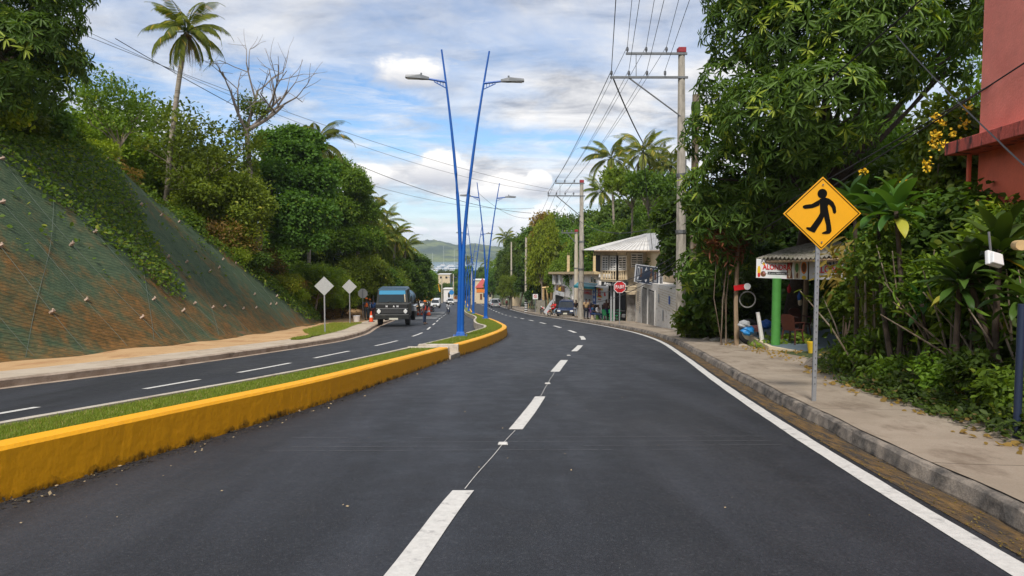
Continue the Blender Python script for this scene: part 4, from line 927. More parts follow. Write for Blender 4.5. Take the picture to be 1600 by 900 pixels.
# cane clumps
def canes(label, X, Y, h, n, seed, lean=.5, r=.014, foot=.25):
    rs = np.random.RandomState(seed); z = Hs(X, Y); root = empty('cane_clump', (X, Y, z), 0, label, 'plant', 'cane clumps in the hedge')
    Ps = []
    for i in range(n):
        a = rs.rand()*6.28; s = Vector((foot*cos(a)*rs.rand(), foot*sin(a)*rs.rand(), -.1)); e = Vector((s.x+rs.randn()*lean, s.y+rs.randn()*lean*.6, h*(.6+.45*rs.rand()))); m = s.lerp(e, .55)+Vector((0, 0, .12))
        MB().tube([s, m, e], [r*1.2, r, r*.5], 5).build('cane', M['bark_pale'] if i % 3 else M['bark'], root, smooth=True); Ps += [m.lerp(e, t)+Vector(rs.randn(3))*.05 for t in rs.rand(7)]
    P = np.array(Ps); D = rdir(rs, len(P)); D[:, 2] -= .2; V, F, r_ = leaves(P, D, rdir(rs, len(P))+np.array([0, 0, .8]), .16+.1*rs.rand(len(P)), 'lance', rs); link_mesh('leaves', np_mesh('leaves', V, F, r_), M['leaf_mid'], root)
for k, (px, Y, h, n, l) in enumerate([(1345, 11.6, 2.4, 14, 'clump of leaning bare canes right of the sign post'), (1410, 10.6, 2.2, 16, 'clump of thin upright canes in the hedge'), (1480, 9.6, 2.1, 14, 'thin pale canes below the drooping rosette plant'), (1535, 8.9, 1.9, 14, 'canes beneath the white floodlight'), (1590, 8.1, 1.9, 10, 'canes at the right border'), (1315, 14, 2.0, 8, 'bare canes behind the sign post')]):
    canes(l, xat(px, Y)+.25, Y, h, n, 320+k)
# ground ferns, low weeds at the sidewalk edge
M['leaf_fern'] = leaf_mat('fern_leaf', (.035, .060, .014), (.10, .15, .03), (.20, .14, .05), huev=0)
def fringe(name, n, y0, y1, x0, x1, size, kind, leaf, seed, label, cat, hgt=.28, thin=None):
    rs = np.random.RandomState(seed); Y = rs.uniform(y0, y1, n); u = rs.rand(n); X = fSR(Y)+x0+(x1-x0)*u; d_ = lump(X, Y, .35)+lump(X, Y, .9)
    keep = rs.rand(n) < np.clip(.45+d_*.5, .05, 1)*np.clip(u*4+.25, 0, 1); X, Y, u = X[keep], Y[keep], u[keep]
    hh = (hgt*np.clip(u*3+.2, 0, 1))*(rs.rand(len(X))**.7)*(.6+.5*np.clip(lump(X, Y, .6), -1, 1))
    Z = H(X, Y, True)+.02+np.abs(hh); P = np.stack([X, Y, Z], -1); D = rdir(rs, len(X)); D[:, 2] = np.abs(D[:, 2])*.5+.05; N = rdir(rs, len(X))*.5+np.array([-.3, -.3, 1.])
    V, F, r_ = leaves(P, D, N, size*(.5+rs.rand(len(X))), kind, rs); o = link_mesh(name, np_mesh(name, V, F, r_), M[leaf]); return tag(o, label, cat, kind='stuff')
fringe('ground_ferns', 52000, 5.0, 15, -.15, 2.0, .065, 'oval', 'leaf_fern', 401, 'low ferns and weeds along the inner edge of the right sidewalk', 'ferns', .55)
fringe('ground_ferns', 7000, 5.0, 15, -.1, 1.6, .10, 'oval', 'leaf_mid', 402, 'light green seedlings among the ferns by the right sidewalk', 'seedlings', .40)
fringe('weeds', 9000, 20.5, 40, .1, 1.8, .16, 'oval', 'leaf_mid', 403, 'weeds along the sidewalk around the front utility pole', 'weeds', .35)
fringe('leaf_litter', 2500, 4.6, 34, -.5, 1.2, .07, 'broad', 'leaf_dry', 404, 'dry leaf litter scattered on the right sidewalk edge', 'leaf litter', .01)
# creeper shrubs round the front pole
for k, (px, Y, h, r, leaf, l) in enumerate([(1100, 34.5, 3.6, 1.2, 'leaf_mid', 'leafy vine thicket right of the front utility pole'), (1120, 27, 3.2, 1.3, 'leaf_dark', 'dark vine thicket under the mango edge'), (1085, 27.6, 1.3, .6, 'leaf_mid', 'low bush at the foot of the front utility pole'), (1135, 26, 2.2, 1.1, 'leaf_dark', 'dark bush left of the thin roadside post'), (1165, 25.5, 2.6, 1.0, 'leaf_dark', 'dark bush behind the hanging tyre'), (1150, 29, 4.2, 1.5, 'leaf_dark', 'tall dark bush under the mango'), (1082, 36, 7.5, 1.0, 'leaf_mid', 'vines climbing up behind the front utility pole'), (1250, 27, 3.6, 1.6, 'leaf_dark', 'dark bush behind the cafe'), (1345, 19.5, 3.0, 1.2, 'leaf_dark', 'dark bush right of the cafe platform')]):
    bush('roadside_shrub', l, xat(px, Y), Y, h, r, leaf, 'broad' if k % 2 else 'oval', .22, 420, 420+k, 8, 8, group='bushes around the front utility pole', lift=.2, low=-.8)
rb = bush('red_leaf_shrub', 'shrub with drooping reddish leaves left of the cafe roof', xat(1158, 21), 22.5, 3.9, .55, 'leaf_red', 'lance', .26, 90, 440, 5, 7, lift=.78)
rb = bush('banana_plant', 'yellowing drooping leaf plant in front of the second cafe banner', xat(1322, 17.5), 17.5, 2.5, .35, 'leaf_dry', 'lance', .40, 34, 441, 4, 5, lift=.85, cat='plant')
# ---------------------------------------------------------------- buildings
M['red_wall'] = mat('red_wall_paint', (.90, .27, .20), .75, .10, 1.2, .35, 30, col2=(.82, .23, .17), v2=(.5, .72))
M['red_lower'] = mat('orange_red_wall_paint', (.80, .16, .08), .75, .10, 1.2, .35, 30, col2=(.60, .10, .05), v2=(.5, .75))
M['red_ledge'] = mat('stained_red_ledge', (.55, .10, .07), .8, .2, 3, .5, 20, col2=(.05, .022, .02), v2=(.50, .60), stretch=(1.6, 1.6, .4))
M['white_wall'] = mat('white_wall_paint', (.82, .78, .74), .8, .08, 1.5, .3, 20, col2=(.70, .65, .60), v2=(.5, .75))
M['cream'] = mat('cream_wall_paint', (.64, .53, .37), .8, .12, 1.5, .3, 20, col2=(.42, .33, .22), v2=(.5, .72))
M['cream_light'] = mat('light_cream_paint', (.66, .53, .35), .8, .1, 1.5, .2)
M['slab'] = mat('raw_slab_concrete', (.60, .46, .26), .9, .15, 2, .5, 20)
M['siding'] = mat('worn_white_siding', (.84, .79, .71), .8, .12, 2, .2, col2=(.45, .36, .28), v2=(.58, .74), stretch=(1, 1, 3))
M['tin'] = mat('tin_roof', (.50, .49, .48), .45, .10, 1.4, 0, 20, metal=.25, col2=(.34, .32, .31), v2=(.5, .7))
M['tin_pale'] = mat('pale_tin_roof', (.70, .67, .62), .5, .10, 1.4, 0, 20, metal=.1, col2=(.48, .44, .38), v2=(.5, .7))
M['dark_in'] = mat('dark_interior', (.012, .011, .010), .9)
M['shutter'] = mat('roller_shutter', (.36, .34, .31), .6, .12, 3, 0, metal=.2, col2=(.22, .20, .18))
M['white_paint'] = mat('white_trim', (.72, .70, .66), .6, .06)
M['win_dark'] = mat('dark_window', (.02, .022, .025), .15, spec=.6)
M['teal'] = mat('teal_awning', (.02, .20, .24), .5, .1); M['red_p'] = mat('red_print', (.65, .02, .02), .5); M['blue_p'] = mat('blue_print', (.03, .12, .45), .5); M['yellow_p'] = mat('yellow_print', (.80, .52, .03), .5)
M['navy'] = mat('navy_board', (.018, .03, .065), .45); M['white_p'] = mat('white_print', (.75, .75, .75), .5); M['grey_p'] = mat('grey_print', (.35, .36, .37), .5); M['black_p'] = mat('black_print', (.012, .012, .012), .5); M['brown_p'] = mat('brown_print', (.16, .06, .02), .5); M['green_p'] = mat('green_print', (.10, .22, .05), .5); M['pink_p'] = mat('pink_print', (.45, .16, .15), .5)
M['kiosk_green'] = mat('green_pillar_paint', (.07, .27, .05), .55, .12, 2, .2); M['tile_blue'] = mat('blue_grey_floor', (.13, .17, .20), .6, .3, 8)
M['fibro'] = mat('fibre_cement_sheet', (.25, .23, .19), .9, .3, 3, .4, 20, col2=(.12, .12, .07), v2=(.5, .65))
M['wood'] = mat('weathered_wood', (.30, .21, .13), .9, .3, 4, .4, 20, stretch=(1, 1, .3)); M['timber'] = mat('new_timber', (.62, .42, .20), .85, .2, 4)
M['brick'] = mat('orange_garden_wall', (.30, .12, .05), .9, .3, 2, .5, 12); M['tile_red'] = mat('red_roof_sheet', (.42, .07, .06), .6, .15)
M['orange_w'] = mat('orange_wall', (.75, .22, .03), .7, .1); M['galv'] = mat('galvanised_steel', (.42, .44, .47), .42, .10, 8, 0, metal=.65)
Z3 = Vector((0, 0, 1))
def wall_box(p0, p1, thick, z0, z1):
    """box standing on the line p0-p1, thickness to its right hand side (away from the road when p runs +Y)"""
    p0, p1 = Vector((*p0, 0)), Vector((*p1, 0)); d_ = (p1-p0); u = d_.normalized(); n = Vector((u.y, -u.x, 0)); q = MB()
    a, b_ = p0, p1; c, e = p1+n*thick, p0+n*thick
    q.add([(v.x, v.y, z) for z in (z0, z1) for v in (a, b_, c, e)], [(3, 2, 1, 0), (4, 5, 6, 7), (0, 1, 5, 4), (1, 2, 6, 5), (2, 3, 7, 6), (3, 0, 4, 7)]); return q
class Face:
    """a vertical wall face: local u along it, v up, out = outward normal"""
    def __init__(s, p0, p1, z0):
        s.o = Vector((*p0, z0)); e = Vector((*p1, z0)); s.L = (e-s.o).length; s.u = (e-s.o).normalized(); s.v = Z3.copy(); s.n = s.u.cross(s.v)
    def pt(s, a, b, out=0.): return s.o+s.u*a+s.v*b+s.n*out
    def slab(s, q, a0, a1, b0, b1, out0, out1):
        vs = [s.pt(a, b, o) for o in (out0, out1) for a, b in ((a0, b0), (a1, b0), (a1, b1), (a0, b1))]
        q.add(vs, [(3, 2, 1, 0), (4, 5, 6, 7), (0, 1, 5, 4), (1, 2, 6, 5), (2, 3, 7, 6), (3, 0, 4, 7)]); return q
def put(o, root):
    o.parent = root; o.matrix_parent_inverse = Matrix.Translation(root.location).inverted(); return o
def louvre(F_, root, a0, a1, b0, b1, out=.02, name='window'):
    w_ = put(F_.slab(MB(), a0, a1, b0, b1, -.12, out).build(name, M['win_dark']), root); q = MB(); t = .06
    F_.slab(q, a0-t, a0, b0-t, b1+t, out-.02, out+.07); F_.slab(q, a1, a1+t, b0-t, b1+t, out-.02, out+.07); F_.slab(q, a0, a1, b1, b1+t, out-.02, out+.07); F_.slab(q, a0, a1, b0-t, b0, out-.02, out+.07)
    m = (a0+a1)/2; F_.slab(q, m-.03, m+.03, b0, b1, out, out+.05)
    fr = q.build('frame', M['white_paint']); fr.parent = w_
    q = MB(); b = b0+.05
    while b < b1-.05: F_.slab(q, a0, m-.035, b, b+.085, out+.005, out+.04); F_.slab(q, m+.035, a1, b, b+.085, out+.005, out+.04); b += .17
    lv = q.build('louvres', M['white_paint']); lv.parent = w_; return w_
def shutter(F_, root, a0, a1, b0, b1):
    q = MB(); F_.slab(q, a0, a1, b0, b1, -.10, -.04); b = b0
    while b < b1-.04: F_.slab(q, a0, a1, b+.01, b+.06, -.04, -.02); b += .09
    return put(q.build('roller_shutter', M['shutter']), root)
# red house at the right border -----------------------------------------
Yc = 11.2; Xc = xat(1527, Yc, 300); dirv = Vector((.135, 1, 0)).normalized(); zl = at(1508, 240, Yc).z
p_far = Vector((Xc, Yc, 0)); p_near = p_far-dirv*7.5
gz = Hs(Xc+.3, Yc)-.6
root = empty('red_house', (Xc, Yc, gz), 0, 'two storey house with salmon red wall and stained ledge at the right edge', 'house')
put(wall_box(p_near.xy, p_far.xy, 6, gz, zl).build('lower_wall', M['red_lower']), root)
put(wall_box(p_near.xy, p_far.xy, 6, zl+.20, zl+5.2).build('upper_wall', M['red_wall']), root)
n_ = Vector((-dirv.y, dirv.x, 0)); a_ = p_near+n_*.42; b_ = p_far+n_*.42+dirv*.22
put(wall_box(a_.xy, b_.xy, 6.6, zl, zl+.20).build('ledge', M['red_ledge'], bev=.01), root)
q = MB(); px_ = p_far+n_*.10+dirv*.08; q.tube([(px_.x, px_.y, gz), (px_.x, px_.y, zl)], .035, 8); put(q.build('drain_pipe', M['red_lower']), root)
q = MB(); c = at(1547, 265, 10.9); q.prism([(-.02, 0), (.05, -.03), (.12, .14), (.05, .17)], c+n_*.012, -dirv, (0, 0, 1), .004); put(q.build('bare_patch', M['grey_p']), root)
# low garden wall behind the hedge
q = wall_box((8.3, 7.5), (9.6, 17.5), .2, Hs(9, 12)-1.2, Hs(9, 12)+1.5); tag(q.build('garden_wall', M['brick']), 'low orange brown wall half hidden behind the hedge stems', 'wall')
# cafe shelter -----------------------------------------------------------
Yk_ = 21.0; kz = float(fz(Yk_))+.16
root = empty('cafe_shelter', (8.6, Yk_+1, kz), 0, 'open cafe shelter on a round green pillar with a corrugated roof and food banner', 'shelter')
x0 = xat(1186, 20.5)
q = MB(); q.prism([(xat(1203, 20), 20.0), (xat(1262, 18.8), 18.8), (12, 18.6), (12.2, 25), (8.2, 25)], (0, 0, kz-.1), (1, 0, 0), (0, 1, 0), .30); put(q.build('platform', M['cream']), root)
q = MB(); q.prism([(xat(1203, 20)+.14, 20.12), (xat(1262, 18.8), 19.0), (11.9, 18.8), (12.0, 24.9), (8.3, 24.9)], (0, 0, kz+.2), (1, 0, 0), (0, 1, 0), .006); put(q.build('floor', M['tile_blue']), root)
pc = at(1212.5, 500, 20.3); q = MB(); q.lathe([(.135, kz+.05), (.13, kz+1.1), (.128, at(1212, 435, 20.3).z)], (pc.x, pc.y, 0), n=20); put(q.build('pillar', M['kiosk_green'], smooth=True), root)
for px, Y in ((1258, 23.2), (1330, 20.5)):
    p = at(px, 450, Y); q = MB(); q.tube([(p.x, Y, kz), (p.x+.05, Y, kz+2.7)], .09, 8); put(q.build('post', M['wood']), root)
# roof: corrugated sheets sloping down towards the street
ea, eb = at(1181, 405, 20.6), at(1340, 400, 18.6); ra, rb_ = at(1268, 379, 22.5), at(1360, 380, 20.6)
q = MB(); N_ = 46; vs = []
for j in range(2):
    for i in range(N_+1):
        t = i/N_; A_, B_ = ea.lerp(eb, t), ra.lerp(rb_, t); wv_ = .035*cos(i*pi)
        for s_ in (0, .5, 1): p = A_.lerp(B_, s_); vs.append((p.x, p.y, p.z+wv_-j*.03+.03*sin(t*9+s_*4)))
m_ = (N_+1)*3; fs = []
for j in range(2):
    for i in range(N_):
        for k in range(2): a = j*m_+i*3+k; fs.append((a, a+3, a+4, a+1))
q.add(vs, fs); put(q.build('roof', M['fibro'], smooth=False), root)
q = MB(); q.tube([ea+Vector((.1, .05, -.08)), eb+Vector((0, .05, -.08))], .05, 6); q.tube([ra+Vector((0, 0, -.1)), rb_+Vector((0, 0, -.1))], .05, 6); q.tube([ea+Vector((.1, .1, -.07)), ra+Vector((0, 0, -.07))], .05, 6); put(q.build('roof_beam', M['wood']), root)
# main banner
A_, B_ = at(1181.5, 434, 20.5), at(1262, 437, 20.1); hb = at(1181, 404.5, 20.5).z-A_.z
ub = (B_-A_); Lb = ub.length; ub.normalize(); bn = ub.cross(Z3)
ban = MB().prism([(0, 0), (Lb, 0), (Lb, hb), (0, hb)], A_-bn*.03, ub, Z3, -.03).build('banner', M['white_p']); put(ban, root); ban['label'] = 'white food banner lettered ALONDRA with pictures of drinks and dishes'
def on(a, b, out=.004): return A_+ub*a*Lb+Z3*b*hb-bn*.03+bn*out
bo = Vector(bn)
def pict(poly, m, nm='picture', o=.006):
    q = MB(); q.add([A_+ub*a*Lb+Z3*b*hb-bn*.03+bn*o for a, b in poly], [tuple(range(len(poly)))]); x = q.build(nm, m); x.parent = ban; return x
def ell(ca, cb, ra_, rb2, n=14): return [(ca+ra_*cos(2*pi*i/n), cb+rb2*sin(2*pi*i/n)) for i in range(n)]
for txt, sz, ca, cb, m, bl, sx in (('Cafetería & Comedor', .105, .385, .83, M['navy'], .0, .92), ('ALONDRA', .22, .40, .58, M['red_p'], .006, .74)):
    o = text_on('lettering', txt, sz, on(ca, cb, .010), ub, Z3, m, None, .003, bl, sx); o.parent = ban
pict([(.225, .20), (.60, .20), (.60, .345), (.225, .345)], M['black_p'], 'picture', .005)
o = text_on('lettering', 'Pica de coco, Habichuelas, Café', .062, on(.412, .272, .012), ub, Z3, M['white_p'], None, .002, 0, .86); o.parent = ban
pict(ell(.055, .38, .033, .27), M['yellow_p']); pict(ell(.055, .16, .028, .12), M['red_p'], o=.008); pict(ell(.14, .22, .055, .15), M['brown_p']); pict(ell(.155, .27, .02, .06), M['pink_p'], o=.008); pict(ell(.145, .76, .024, .09), M['yellow_p'])
pict([(.60, .02), (.715, .02), (.69, .5), (.715, .98), (.60, .98)], M['brown_p']); pict(ell(.65, .42, .028, .36), M['cream_light'], o=.008); pict(ell(.64, .8, .02, .14), M['red_p'], o=.009)
pict([(.74, .02), (.85, .02), (.86, .98), (.745, .98)], M['cream']); pict(ell(.79, .60, .035, .25), M['green_p'], o=.008); pict(ell(.80, .2, .02, .15), M['brown_p'], o=.008)
pict(ell(.925, .62, .055, .34), M['orange_w']); pict(ell(.925, .62, .04, .24), M['brown_p'], o=.008); pict(ell(.93, .1, .045, .1), M['yellow_p'])
# second banner round the corner
A2, B2 = at(1264, 437, 20.0), at(1345, 436, 18.4); u2 = (B2-A2); L2 = u2.length; u2.normalize(); n2v = u2.cross(Z3)
b2 = MB().prism([(0, 0), (L2, 0), (L2, hb), (0, hb)], A2, u2, Z3, -.03).build('banner', mat('shade_tinted_banner', (.5, .5, .5), .6)); put(b2, root); b2['label'] = 'second white food banner, greyed as if shaded, facing the hedge'  # banner white darkened, the shade is put into its colour
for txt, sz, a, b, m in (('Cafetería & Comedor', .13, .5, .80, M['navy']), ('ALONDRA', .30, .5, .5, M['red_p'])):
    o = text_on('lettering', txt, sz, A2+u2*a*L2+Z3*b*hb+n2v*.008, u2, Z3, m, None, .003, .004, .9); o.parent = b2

# tin roofed shop house -----------------------------------------------------
zs = float(fz(50))+.15
root = empty('shop_house', (9.6, 48, zs), 0, 'two storey shop house with grey tin roof, louvred veranda and slanting billboard', 'house')
xA0, xA1 = 8.5, 9.25     # street face of the low block at Y=34.5 and Y=51
def zf(Y): return float(fz(Y))+.1
zt = at(1020, 443, 45).z
gA = Face((xA0, 34.5), (xA1, 51.0), 0)
q = MB(); q.add([(xA0, 34.5, zf(34)-.3), (xA1, 51, zf(51)-.3), (14, 51, zf(51)-.3), (14, 34.5, zf(34)-.3), (xA0, 34.5, zt+.25), (xA1, 51, zt), (14, 51, zt), (14, 34.5, zt+.25)], [(0, 1, 2, 3), (4, 5, 6, 7), (0, 1, 5, 4), (1, 2, 6, 5), (2, 3, 7, 6), (3, 0, 4, 7)])
put(q.build('ground_floor', M['siding']), root)
FA = Face((xA1, 51), (xA0, 34.5), 0)        # outward = towards the road
if FA.n.x > 0: FA.n = -FA.n
def ua(Y): return (51-Y)/(51-34.5)*FA.L
q = MB(); 
for j in range(26):
    z = zt-.1-j*.145
    if z < zf(51)+1.0: FA.slab(q, ua(50.2), ua(48.6), z, z+.018, 0, .03) if z > zf(49)+.9 else None
    FA.slab(q, ua(50.9), ua(48.4), z, z+.02, -.01, .022) if z > zf(50)+.9 else None
    FA.slab(q, ua(41.0), ua(34.8), z, z+.02, -.01, .022) if z > zf(38)+1.0 else None
put(q.build('siding_boards', M['cream']), root)
for Y0, Y1 in ((47.4, 45.0), (44.6, 42.1)):
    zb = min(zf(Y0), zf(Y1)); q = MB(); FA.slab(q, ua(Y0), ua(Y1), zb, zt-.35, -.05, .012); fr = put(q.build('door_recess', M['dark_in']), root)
    q = MB(); z = zb+.02
    FA.slab(q, ua(Y0)+.06, ua(Y1)-.06, zb+.02, zt-.42, .012, .03)
    while z < zt-.45: FA.slab(q, ua(Y0)+.06, ua(Y1)-.06, z, z+.055, .03, .048); z += .085
    put(q.build('roller_shutter', M['shutter']), root)
    put(FA.slab(MB(), ua(Y1), ua(Y1)+.14, zb, zt-.3, .0, .06).build('door_frame', M['white_paint']), root); put(FA.slab(MB(), ua(Y0)-.14, ua(Y0), zb, zt-.3, 0, .06).build('door_frame', M['white_paint']), root)
# painted notices on the wall
for px, py, wd, hh, m in ((1003, 463, .25, .75, 'navy'), (998, 480, .3, .6, 'grey_p'), (1007, 484, .25, .5, 'grey_p'), (1039, 466, .35, .5, 'grey_p'), (1053, 469, .4, .45, 'blue_p'), (1045, 493, .3, .6, 'grey_p')):
    Y = 51-(px-997)/(1062-997)*(51-35); q = MB(); zc = at(px, py, Y).z; FA.slab(q, ua(Y)-wd/2, ua(Y)+wd/2, zc-hh/2, zc+hh/2, .024, .034); put(q.build('notice', M[m]), root)
# upper storey
ze = at(1000, 391, 49).z; zu = zt-.05
q = wall_box((10.2, 40.5), (10.2, 52), 5.5, zu, ze); put(q.build('upper_wall', M['cream_light']), root)
FU = Face((10.2, 52), (10.2, 40.5), zu)
louvre(FU, root, 7.2, 8.6, .75, 1.75); louvre(FU, root, 9.2, 10.5, .75, 1.75)
q = wall_box((8.75, 52), (8.75, 60), 6, zf(56)-.2, ze); put(q.build('back_block', M['cream']), root)
Fv2 = Face((8.75, 51.98), (10.2, 51.98), zu); Fv2.n = Vector((0, -1, 0)); louvre(Fv2, root, .35, 1.15, 1.0, 1.95)
# veranda bay (a bay with a canted corner over the shop front)
xa, xb_ = xat(938, 52), xat(964.5, 50.6); xc = xat(979, 51.2); zv0 = at(950, 437, 51.5).z; zsill = at(950, 422, 51.5).z; ztop = at(950, 399, 51.5).z
bay = [(xa, 52.4), (xa+.02, 51.6), (xb_, 50.7), (xc, 51.4), (xc, 54), (xa, 56)]
q = MB(); q.prism(bay, (0, 0, zv0-.12), (1, 0, 0), (0, 1, 0), .14); put(q.build('veranda_slab', M['cream']), root)
q = MB(); q.prism([(x, y) for x, y in bay], (0, 0, ztop), (1, 0, 0), (0, 1, 0), ze-ztop); put(q.build('veranda_fascia', M['cream']), root)
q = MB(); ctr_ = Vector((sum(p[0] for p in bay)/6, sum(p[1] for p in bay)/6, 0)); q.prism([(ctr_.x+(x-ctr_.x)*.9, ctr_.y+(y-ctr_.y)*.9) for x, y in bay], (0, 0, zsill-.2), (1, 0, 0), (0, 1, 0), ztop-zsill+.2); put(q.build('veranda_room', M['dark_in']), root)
for (p, r_) in zip(bay[1:3], bay[2:4]):
    Fb = Face(p, r_, 0)
    if Fb.n.y > 0: Fb.n = -Fb.n
    q = MB(); Fb.slab(q, 0, Fb.L, zsill-.08, zsill, -.06, .06); Fb.slab(q, 0, Fb.L, zv0, zv0+.08, -.06, .06); put(q.build('balustrade_rail', M['cream_light']), root)
    n_b = max(4, int(Fb.L/.2))
    for k in range(n_b):
        c = Fb.pt((k+.5)*Fb.L/n_b, 0, 0); q = MB(); hgt = zsill-.08-zv0-.08; q.lathe([(.04, 0), (.075, hgt*.3), (.035, hgt*.65), (.05, hgt)], (c.x, c.y, zv0+.08), n=8); put(q.build('baluster', M['cream_light'], smooth=True), root)
    Fz = Face(p, r_, 0); Fz.n = Fb.n; k = 2 if Fb.L > 1.1 else 1
    for j in range(k): louvre(Fz, root, .12+j*Fb.L/k, (j+1)*Fb.L/k-.12, zsill+.05, ztop-.08, .0)
    for a in (0, Fb.L): c = Fb.pt(a, 0); q = MB(); q.box((c.x, c.y, (zv0+ztop)/2), (.14, .14, ztop-zv0)); put(q.build('veranda_post', M['cream']), root)
# name board over the dark shop front, the shop front itself
Fs = Face((xa, 51.45), (xc+.1, 51.0), 0)
if Fs.n.y > 0: Fs.n = -Fs.n
q = MB(); Fs.slab(q, 0, Fs.L, at(950, 447, 51).z, zv0-.13, -.2, .05); put(q.build('name_board', M['black_p']), root)
o = text_on('lettering', 'Agua Dif Hoya', .34, Fs.pt(Fs.L/2, (at(950, 447, 51).z+zv0-.13)/2, .07), Fs.u, Z3, M['white_p'], None, .01, .008, .8); put(o, root)
zg = zf(53)
q = MB(); q.prism([(xa+.3, 52.3), (8.6, 52.0), (8.6, 57.9), (xa+.1, 57.9)], (0, 0, zg-.2), (1, 0, 0), (0, 1, 0), zv0-.15-zg+.2); 
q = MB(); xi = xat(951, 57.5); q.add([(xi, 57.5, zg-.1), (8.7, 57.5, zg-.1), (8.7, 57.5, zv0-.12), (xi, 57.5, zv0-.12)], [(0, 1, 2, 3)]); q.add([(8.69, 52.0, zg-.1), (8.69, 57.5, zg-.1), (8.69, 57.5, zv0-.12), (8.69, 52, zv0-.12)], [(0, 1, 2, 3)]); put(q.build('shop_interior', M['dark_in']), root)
for x, y in ((xat(955, 52), 52), (xat(959.5, 51.6), 51.6)):
    q = MB(); q.box((x, y, (zg+zv0)/2-.1), (.13, .13, zv0-zg)); put(q.build('column', M['grey_p']), root)
q = MB(); q.box(((xat(982, 51)+xat(996, 51))/2, 51.5, (zg+at(990, 461, 51).z)/2), (.7, .1, at(990, 461, 51).z-zg)); 
b = zg
while b < at(990, 463, 51).z: q.box(((xat(982, 51)+xat(996, 51))/2, 51.44, b), (.7, .03, .05)); b += .09
put(q.build('roller_shutter', M['shutter']), root)
q = MB(); q.box((xat(988, 50.6), 50.9, at(988, 455, 51).z), (1.1, .9, .05)); q.box((xat(988, 50.6), 50.8, at(988, 447, 51).z), (1.2, .7, .05)); put(q.build('canopy', M['cream']), root)
# roof
ev = [(xat(928, 50.2), 50.2, ze), (10.0, 49.6, ze), (9.6, 40.0, ze+.02), (16.4, 40.0, ze), (16.4, 61, ze), (xat(928, 50.2), 61, ze)]
P1, P2 = (10.9, 55.4, ze+1.35), (12.9, 47, ze+1.35)
q = MB(); q.add(ev+[P1, P2], [(0, 1, 6), (4, 5, 6), (5, 0, 6), (3, 4, 6, 7)]); q.add([(x, y, z-.08) for x, y, z in ev], [(0, 1, 2, 3, 4, 5)]); rf = put(q.build('roof', M['tin_pale']), root)
q = MB(); q.add([ev[1], ev[2], ev[3], P1, P2], [(0, 1, 4, 3), (1, 2, 4)]); put(q.build('roof', M['tin']), root)
q = MB()
def seam(a, b): q.tube([Vector(a)+Vector((0, 0, .02)), Vector(b)+Vector((0, 0, .02))], .022, 4)
for t in np.linspace(.04, .96, 13): seam(Vector(ev[0]).lerp(Vector(ev[1]), t), Vector(P1).lerp(Vector(ev[0]).lerp(Vector(ev[1]), t), .04))
for t in np.linspace(.0, .96, 15): a, b = Vector(ev[1]).lerp(Vector(ev[2]), t), Vector(P1).lerp(Vector(P2), t); seam(a, b)
put(q.build('roof_seams', M['tin']), root)
q = MB(); pe = [Vector(e) for e in ev]
for a, b in zip(pe[:4], pe[1:4]): q.tube([a+Vector((0, 0, -.06)), b+Vector((0, 0, -.06))], .06, 4)
put(q.build('eave_board', M['wood']), root)
# slanting billboard above the shutters
T0, T1 = at(993.5, 412.5, 48), at(1031, 417.5, 43.0); B0, B1 = at(991, 440, 48), at(1030.5, 448, 43.0)
T0.x -= .9; B0.x -= .8; T1.x -= .5; B1.x -= .5
T0, T1, B0, B1 = at(993.5, 412.5, 46.6), at(1031, 417.5, 42.0), at(991, 440, 46.6), at(1030.5, 448, 42.0)
bb = empty('billboard', B0, 0, 'dark navy framed billboard with pale hair and barber pictures above the roller shutters', 'billboard')
uu, vv = (B1-B0), (T0-B0); nn = uu.cross(vv).normalized(); nn = -nn if nn.y > 0 else nn
def quad(q, a0, a1, b0, b1, o0, o1):
    def P_(a, b, o): return B0+uu*a+vv.lerp(T1-B1, a)*b+nn*o
    vs = [P_(a, b, o) for o in (o0, o1) for a, b in ((a0, b0), (a1, b0), (a1, b1), (a0, b1))]; q.add(vs, [(3, 2, 1, 0), (4, 5, 6, 7), (0, 1, 5, 4), (1, 2, 6, 5), (2, 3, 7, 6), (3, 0, 4, 7)]); return q
put(quad(MB(), 0, 1, 0, 1, -.2, 0).build('panel', M['navy']), bb)
q = MB()
for a0, a1, b0, b1 in ((0, 1, .955, 1), (0, .035, 0, 1), (.965, 1, 0, 1), (0, 1, 0, .02)): quad(q, a0, a1, b0, b1, -.22, .03)
put(q.build('frame', M['white_p']), bb)
for a0, a1, m in ((.10, .19, 'white_p'), (.23, .32, 'grey_p'), (.63, .73, 'cream'), (.79, .90, 'grey_p')):
    put(quad(MB(), a0, a1, .18, .88, .0, .012).build('picture', M[m]), bb); put(quad(MB(), a0+.02, a1-.02, .32, .80, .012, .018).build('picture', M['navy' if m == 'white_p' else 'brown_p']), bb)
    put(quad(MB(), a0-.01, a1+.01, .10, .14, .0, .012).build('picture', M['white_p']), bb)
q = MB()
def Pb(a, b, o=.012): return B0+uu*a+vv.lerp(T1-B1, a)*b+nn*o
q.add([Pb(.48, .34), Pb(.53, .22), Pb(.48, .08), Pb(.43, .22)], [(0, 1, 2, 3)]); q.add([Pb(.48, .92), Pb(.54, .66), Pb(.52, .62), Pb(.48, .78), Pb(.43, .62), Pb(.41, .66)], [(0, 1, 2, 3, 4, 5)]); put(q.build('picture', M['white_p']), bb)
q = MB(); q.add([Pb(.48, .60), Pb(.51, .52), Pb(.48, .44), Pb(.45, .52)], [(0, 1, 2, 3)]); put(q.build('picture', M['blue_p']), bb)
